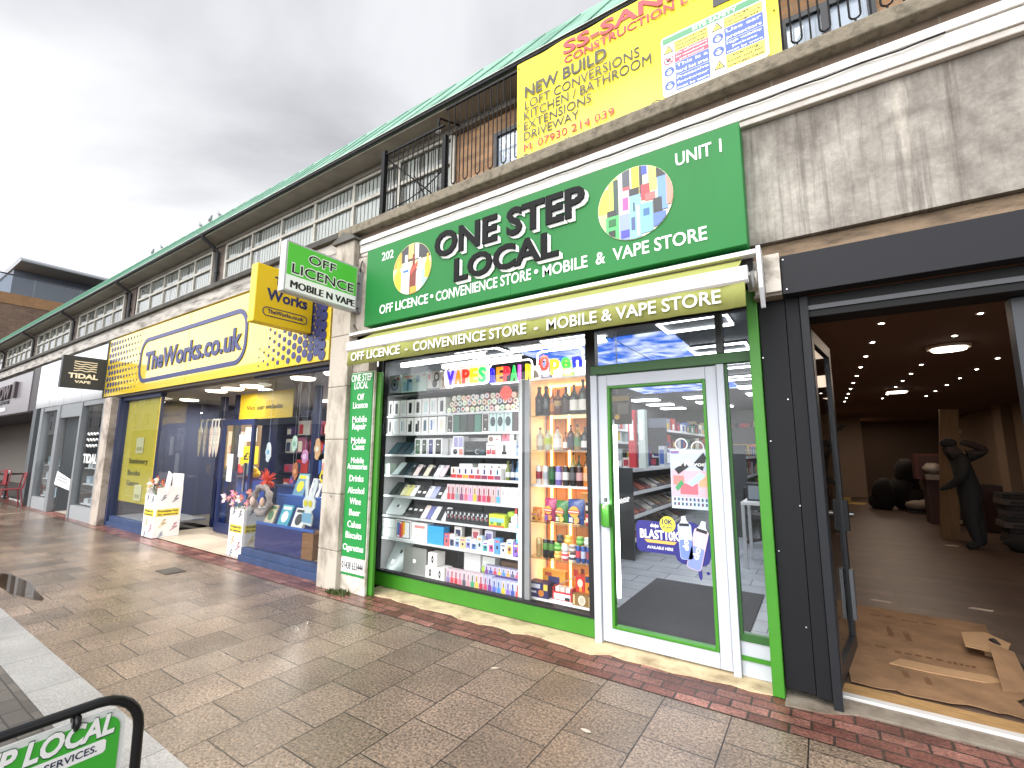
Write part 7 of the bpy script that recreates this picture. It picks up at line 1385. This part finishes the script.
for s_, x, z, w, cap, b in (('NEW BUILD', -2.30, 5.185, .90, .128, .02), ('LOFT CONVERSIONS', -2.30, 5.045, 1.21, .105, 0), ('KITCHEN / BATHROOM', -2.31, 4.925, 1.32, .105, 0), ('EXTENSIONS', -2.31, 4.808, .75, .098, 0), ('DRIVEWAY', -2.31, 4.695, .62, .095, 0), ('E: ss-sandhuconstruction@gmail.com', -2.31, 4.462, 1.92, .085, 0)): q.text(s_, dk, (x, Y, z), FU, FV, w, cap, bold=b)
q.box(-.47, -.14, Y-.002, Y, 5.17, 5.56, M('2c2c2e', .5)); q.build('lettering', BN, label='dark grey banner lettering')
for x, z in ((-2.38, 5.56), (-.05, 5.56), (-2.38, 4.9), (-.05, 4.9)): q = MB(); q.tube([(x, 3.675, z), (x, 3.70, z+.02), (x, 3.725, z)], .006, dk, 5); q.build('cable_tie', BN)
SB = MB(); wb = M('eef0ee', .4); gb, bb, rb, yb2 = M('3f8f5f', .4), M('3556a8', .4), M('c83a5a', .4), M('ecd84a', .4); Y = 3.668
def rb_(x0, x1, z0, z1, m, k): SB.box(x0, x1, Y-.0012*k, Y-.0012*(k-1)-.0001, z0, z1, m)
SB.prism(rrect(-.90, -.10, 4.53, 5.10, .03), 'xz', Y, Y+.004, wb); rb_(-.885, -.115, 5.03, 5.085, gb, 1)
SB.text('SITE SAFETY', wb, (-.64, Y-.0013, 5.042), FU, FV, .34, .034, bold=.02, ext=.001)
rows = (((-.79, -.52), ((4.92, 5.02, yb2, ('Construction work in progress', 'Parents are advised to warn', 'children of the dangers'), dk), (4.82, 4.915, rb, ('No admittance', 'for unauthorised', 'personnel'), wb), (4.70, 4.815, bb, ('This is a', 'hard hat area'), wb), (4.555, 4.695, bb, ('Protective', 'footwear', 'must be worn'), wb))), ((-.40, -.125), ((4.93, 5.02, yb2, ('Danger', 'Demolition work', 'in progress'), dk), (4.81, 4.925, bb, ('Use ear', 'protectors'), wb), (4.69, 4.805, bb, ('High visibility', 'jackets', 'must be worn'), wb), (4.565, 4.685, yb2, ('Warning', 'Look out for', 'overhead loads'), dk))))
for (xa, xb), cells in rows:
    for k_, (za, zb_, m_, txt, tm) in enumerate(cells):
        rb_(xa, xb, za, zb_, m_, 1); n = len(txt); hh = (zb_-za)/n
        for i, s_ in enumerate(txt): SB.text(s_, tm, ((xa+xb)/2, Y-.0013, zb_-hh*(i+.78)), FU, FV, min(.25, .024*len(s_)*hh/.036), hh*.55, bold=.015, ext=.001, align='c')
        cx_, cz_ = xa-.05, (za+zb_)/2
        if m_ is yb2:
            SB.prism([(cx_-.042, cz_-.035), (cx_+.042, cz_-.035), (cx_, cz_+.042)], 'xz', Y-.0012, Y-.0001, dk); SB.prism([(cx_-.03, cz_-.028), (cx_+.03, cz_-.028), (cx_, cz_+.026)], 'xz', Y-.002, Y-.0013, yb2); SB.box(cx_-.003, cx_+.003, Y-.003, Y-.0021, cz_-.014, cz_+.01, dk); SB.box(cx_-.003, cx_+.003, Y-.003, Y-.0021, cz_-.023, cz_-.018, dk)
        elif m_ is rb:
            SB.cyl((cx_, Y, cz_), (cx_, Y-.0012, cz_), .042, rb, 20, smooth=False); SB.cyl((cx_, Y-.0013, cz_), (cx_, Y-.002, cz_), .032, wb, 20, smooth=False); SB.ball((cx_, Y-.002, cz_), (.02, .001, .02), dk, 8, 6); SB.prism([(cx_-.028, cz_+.022), (cx_-.022, cz_+.028), (cx_+.028, cz_-.022), (cx_+.022, cz_-.028)], 'xz', Y-.0045, Y-.0035, rb)
        else:
            SB.cyl((cx_, Y, cz_), (cx_, Y-.0012, cz_), .042, bb, 20, smooth=False); SB.ball((cx_, Y-.0012, cz_-.005), (.024, .002, .027), wb, 10, 6); SB.box(cx_-.028, cx_+.028, Y-.0045, Y-.0035, cz_+.004, cz_+.012, bb)
solo(SB, 'safety_notice', 'white rounded site safety notice with warning symbols fixed on the yellow banner', 'safety sign')
# ================================================================== pavement sign in front of the camera
AB = thing('pavement_sign', 'black tube framed green pavement sign close by on the setts', 'pavement sign', (-1.5, .2, 0)); ax = -1.515
abm = M('0f1012', .3)
def aframe(parent, lean):
    Xm = Matrix.Translation((ax+(.012 if lean < 0 else -.02), 0, .925)) @ Matrix.Rotation(R(lean), 4, 'Y') @ Matrix.Translation((0, 0, -.925))
    ytop = .555; y0_ = .0; zt = .925
    pts = [(0, ytop+.01, -.0)]+[(0, ytop+.01, .5), (0, ytop+.005, zt-.09)]+[(0, ytop-.085+.09*math.cos(R(a)), zt-.09+.09*math.sin(R(a))) for a in range(15, 91, 15)]+[(0, y0_+.09+.09*math.cos(R(a)), zt-.09+.09*math.sin(R(a))) for a in range(90, 180, 15)]+[(0, y0_, zt-.09), (0, y0_, 0)]
    q = MB(); q.X = Xm; q.tube(pts, .0118, abm, 12); q.build('tube_frame', parent)
    q = MB(); q.X = Xm; q.prism(rrect(y0_+.028, ytop-.026, .12, zt-.024, .045), 'yz', -.006, .004, M('dfe2df', .4)); bd = q.build('panel', parent)
    q = MB(); q.X = Xm; q.prism(rrect(y0_+.042, ytop-.037, .14, zt-.037, .035), 'yz', .0042, .007, M('3fae35', .4)); q.build('green_print', bd)
    for y in (ytop-.125, y0_+.125):
        q = MB(); q.X = Xm; q.tube([(.0, y, zt-.010), (.014, y, zt-.018), (.014, y, zt-.034), (.006, y, zt-.040)], .006, abm, 6); q.box(-.009, .012, y-.008, y+.008, zt-.034, zt-.012, abm); q.build('hanging_clip', parent)
    return Xm, bd, ytop, y0_, zt
Xm, bd, yt, y0_, zt = aframe(AB, 0)
q = MB(); q.X = Xm
U_, V_ = (0, 1, 0), (0, 0, 1)
q.text('ONE STEP LOCAL', M('1f5a30', .4), (.0072, .104, zt-.0785), U_, V_, .404, .049, bold=.05, shear=.18, ext=.001); q.text('ONE STEP LOCAL', wht, (.0085, .106, zt-.076), U_, V_, .40, .046, bold=.035, shear=.18, ext=.001)
q.prism(rrect(.09, .492, zt-.117, zt-.086, .008), 'yz', .0072, .0085, wht); q.text('GREAT PRODUCTS. GREAT SERVICES.', M('24304a', .4), (.0087, .105, zt-.108), U_, V_, .37, .016, bold=.01, ext=.001)
q.build('lettering', bd)
for y in (.0, .565): q = MB(); q.tube([(ax-.22, y, .012), (ax, y, .03), (ax+.22, y, .012)], .0118, abm, 8); q.build('foot', AB)
# ================================================================== far block, birds, and the street opposite (seen in the glass)
fb = brick('far_brick', '6f5648', '7d6454', '7a7068', .45, .15, .01, axes='yz', rough=.9, var=.35, vs=.6)
B_ = thing('apartment_block', 'modern brick apartment block with glass balustrade and overhanging flat roof', 'building', (-50, 10, 0))
q = MB(); q.box(-75, -45.2, 2.5, 24, 0, 11.2, fb); q.build('brick_wall', B_); q = MB(); q.box(-75, -45.15, 2.45, 24, 11.2, 11.95, M('94704f', .8, var=.2)); q.build('parapet', B_)
q = MB(); q.box(-45.22, -45.18, 2.5, 24, 11.96, 13.2, glass((.8, .85, .9), 1.7)); q.build('glass_balustrade', B_); q = MB(); q.box(-45.24, -45.14, 2.45, 24, 13.2, 13.28, M('3a3f48', .4))
for i in range(9): q.box(-45.24, -45.16, 2.5+2.4*i, 2.56+2.4*i, 11.95, 13.2, M('6a7078', .4))
q.build('handrail', B_)
q = MB(); q.box(-75, -47.2, 6.5, 24, 11.95, 14.3, M('58606e', .5)); q.build('penthouse', B_); q = MB(); q.box(-47.21, -47.15, 11.5, 15, 12.2, 14.2, M('b8c4d8', .2)); q.build('window', B_)
q = MB(); q.prism([(-75, 14.2), (-44.6, 14.2), (-44.6, 14.32), (-45.2, 14.6), (-75, 14.7)], 'xz', 6.4, 24, M('8f9298', .5)); q.build('roof', B_)
bx = [(-11.0, 0), (-10.55, 1), (-10.15, 0), (-13.6, 1), (-13.05, 0)]
for i, (x, f) in enumerate(bx):
    t = thing('pigeon', 'small grey bird perched on the green roof, %s from the near end' % nth([2, 1, 0, 4, 3][i]), 'bird', (x*1.26, 5.2, 7.60), 'birds on the green roof'); X_ = x*1.26; q = MB(); c_ = M('9a9ea4', .8)
    s_ = 1 if f else -1
    f_ = .6
    q.tube([(X_+u_*f_*s_, 5.22, 7.63+w_*f_) for u_, w_ in ((-.16, .04), (-.08, .06), (0, .09), (.07, .13), (.10, .20), (.13, .23), (.17, .22))], [r_*f_ for r_ in (.02, .05, .07, .06, .04, .04, .008)], c_, 8); q.build('body', t)
    for dy in (-.015, .015): q = MB(); q.tube([(X_, 5.22+dy, 7.66), (X_+.01, 5.22+dy, 7.60)], .006, M('a05048'), 5); q.build('leg', t)
OP = thing('pale_terrace', 'pale rendered terrace across the street reflected in the shop windows', 'building', (-60, -14, 0)); pw = M('cfd4da', .8)
q = MB(); q.box(-110, -28, -18, -10, 3.2, 7.3, pw); q.build('wall', OP); q = MB(); q.box(-110, -28, -18, -10.4, 0, 3.2, M('3a3e44', .5)); q.build('shopfront_band', OP); q = MB(); q.prism([(-18.3, 7.31), (-9.7, 7.31), (-9.7, 7.5), (-18.3, 7.5)], 'yz', -110, -28, M('6a6460', .8)); q.build('roof', OP)
for j in range(2):
    for i in range(26):
        x = -108+i*3.05; q = MB(); q.box(x, x+1.1, -9.99, -9.93, 3.75+1.8*j, 4.85+1.8*j, M('2a3038', .3)); q.build('window', OP)
tr = thing('bare_tree', 'bare branching street tree across the road reflected in the book window', 'tree', (-24, -8, 0)); q = MB(); bk = M('4a4038', .9); lim = MB()
def grow(p, d, r, l, dep):
    e = p+d*l; (q if dep > 3 else lim).tube([p, p+d*l*.5+Vector((random.uniform(-.05, .05), random.uniform(-.05, .05), 0)), e], [r, r*.85, r*.7], bk, 5)
    if dep == 0: return
    for _ in range(3 if dep < 4 else 2):
        nd_ = (d+Vector((random.uniform(-.7, .7), random.uniform(-.7, .7), random.uniform(-.1, .6)))).normalized(); grow(e, nd_, r*.68, l*.76, dep-1)
grow(Vector((-24, -8, 0)), Vector((0, 0, 1)), .17, 2.4, 5); q.build('trunk', tr); lim.build('crown', tr)
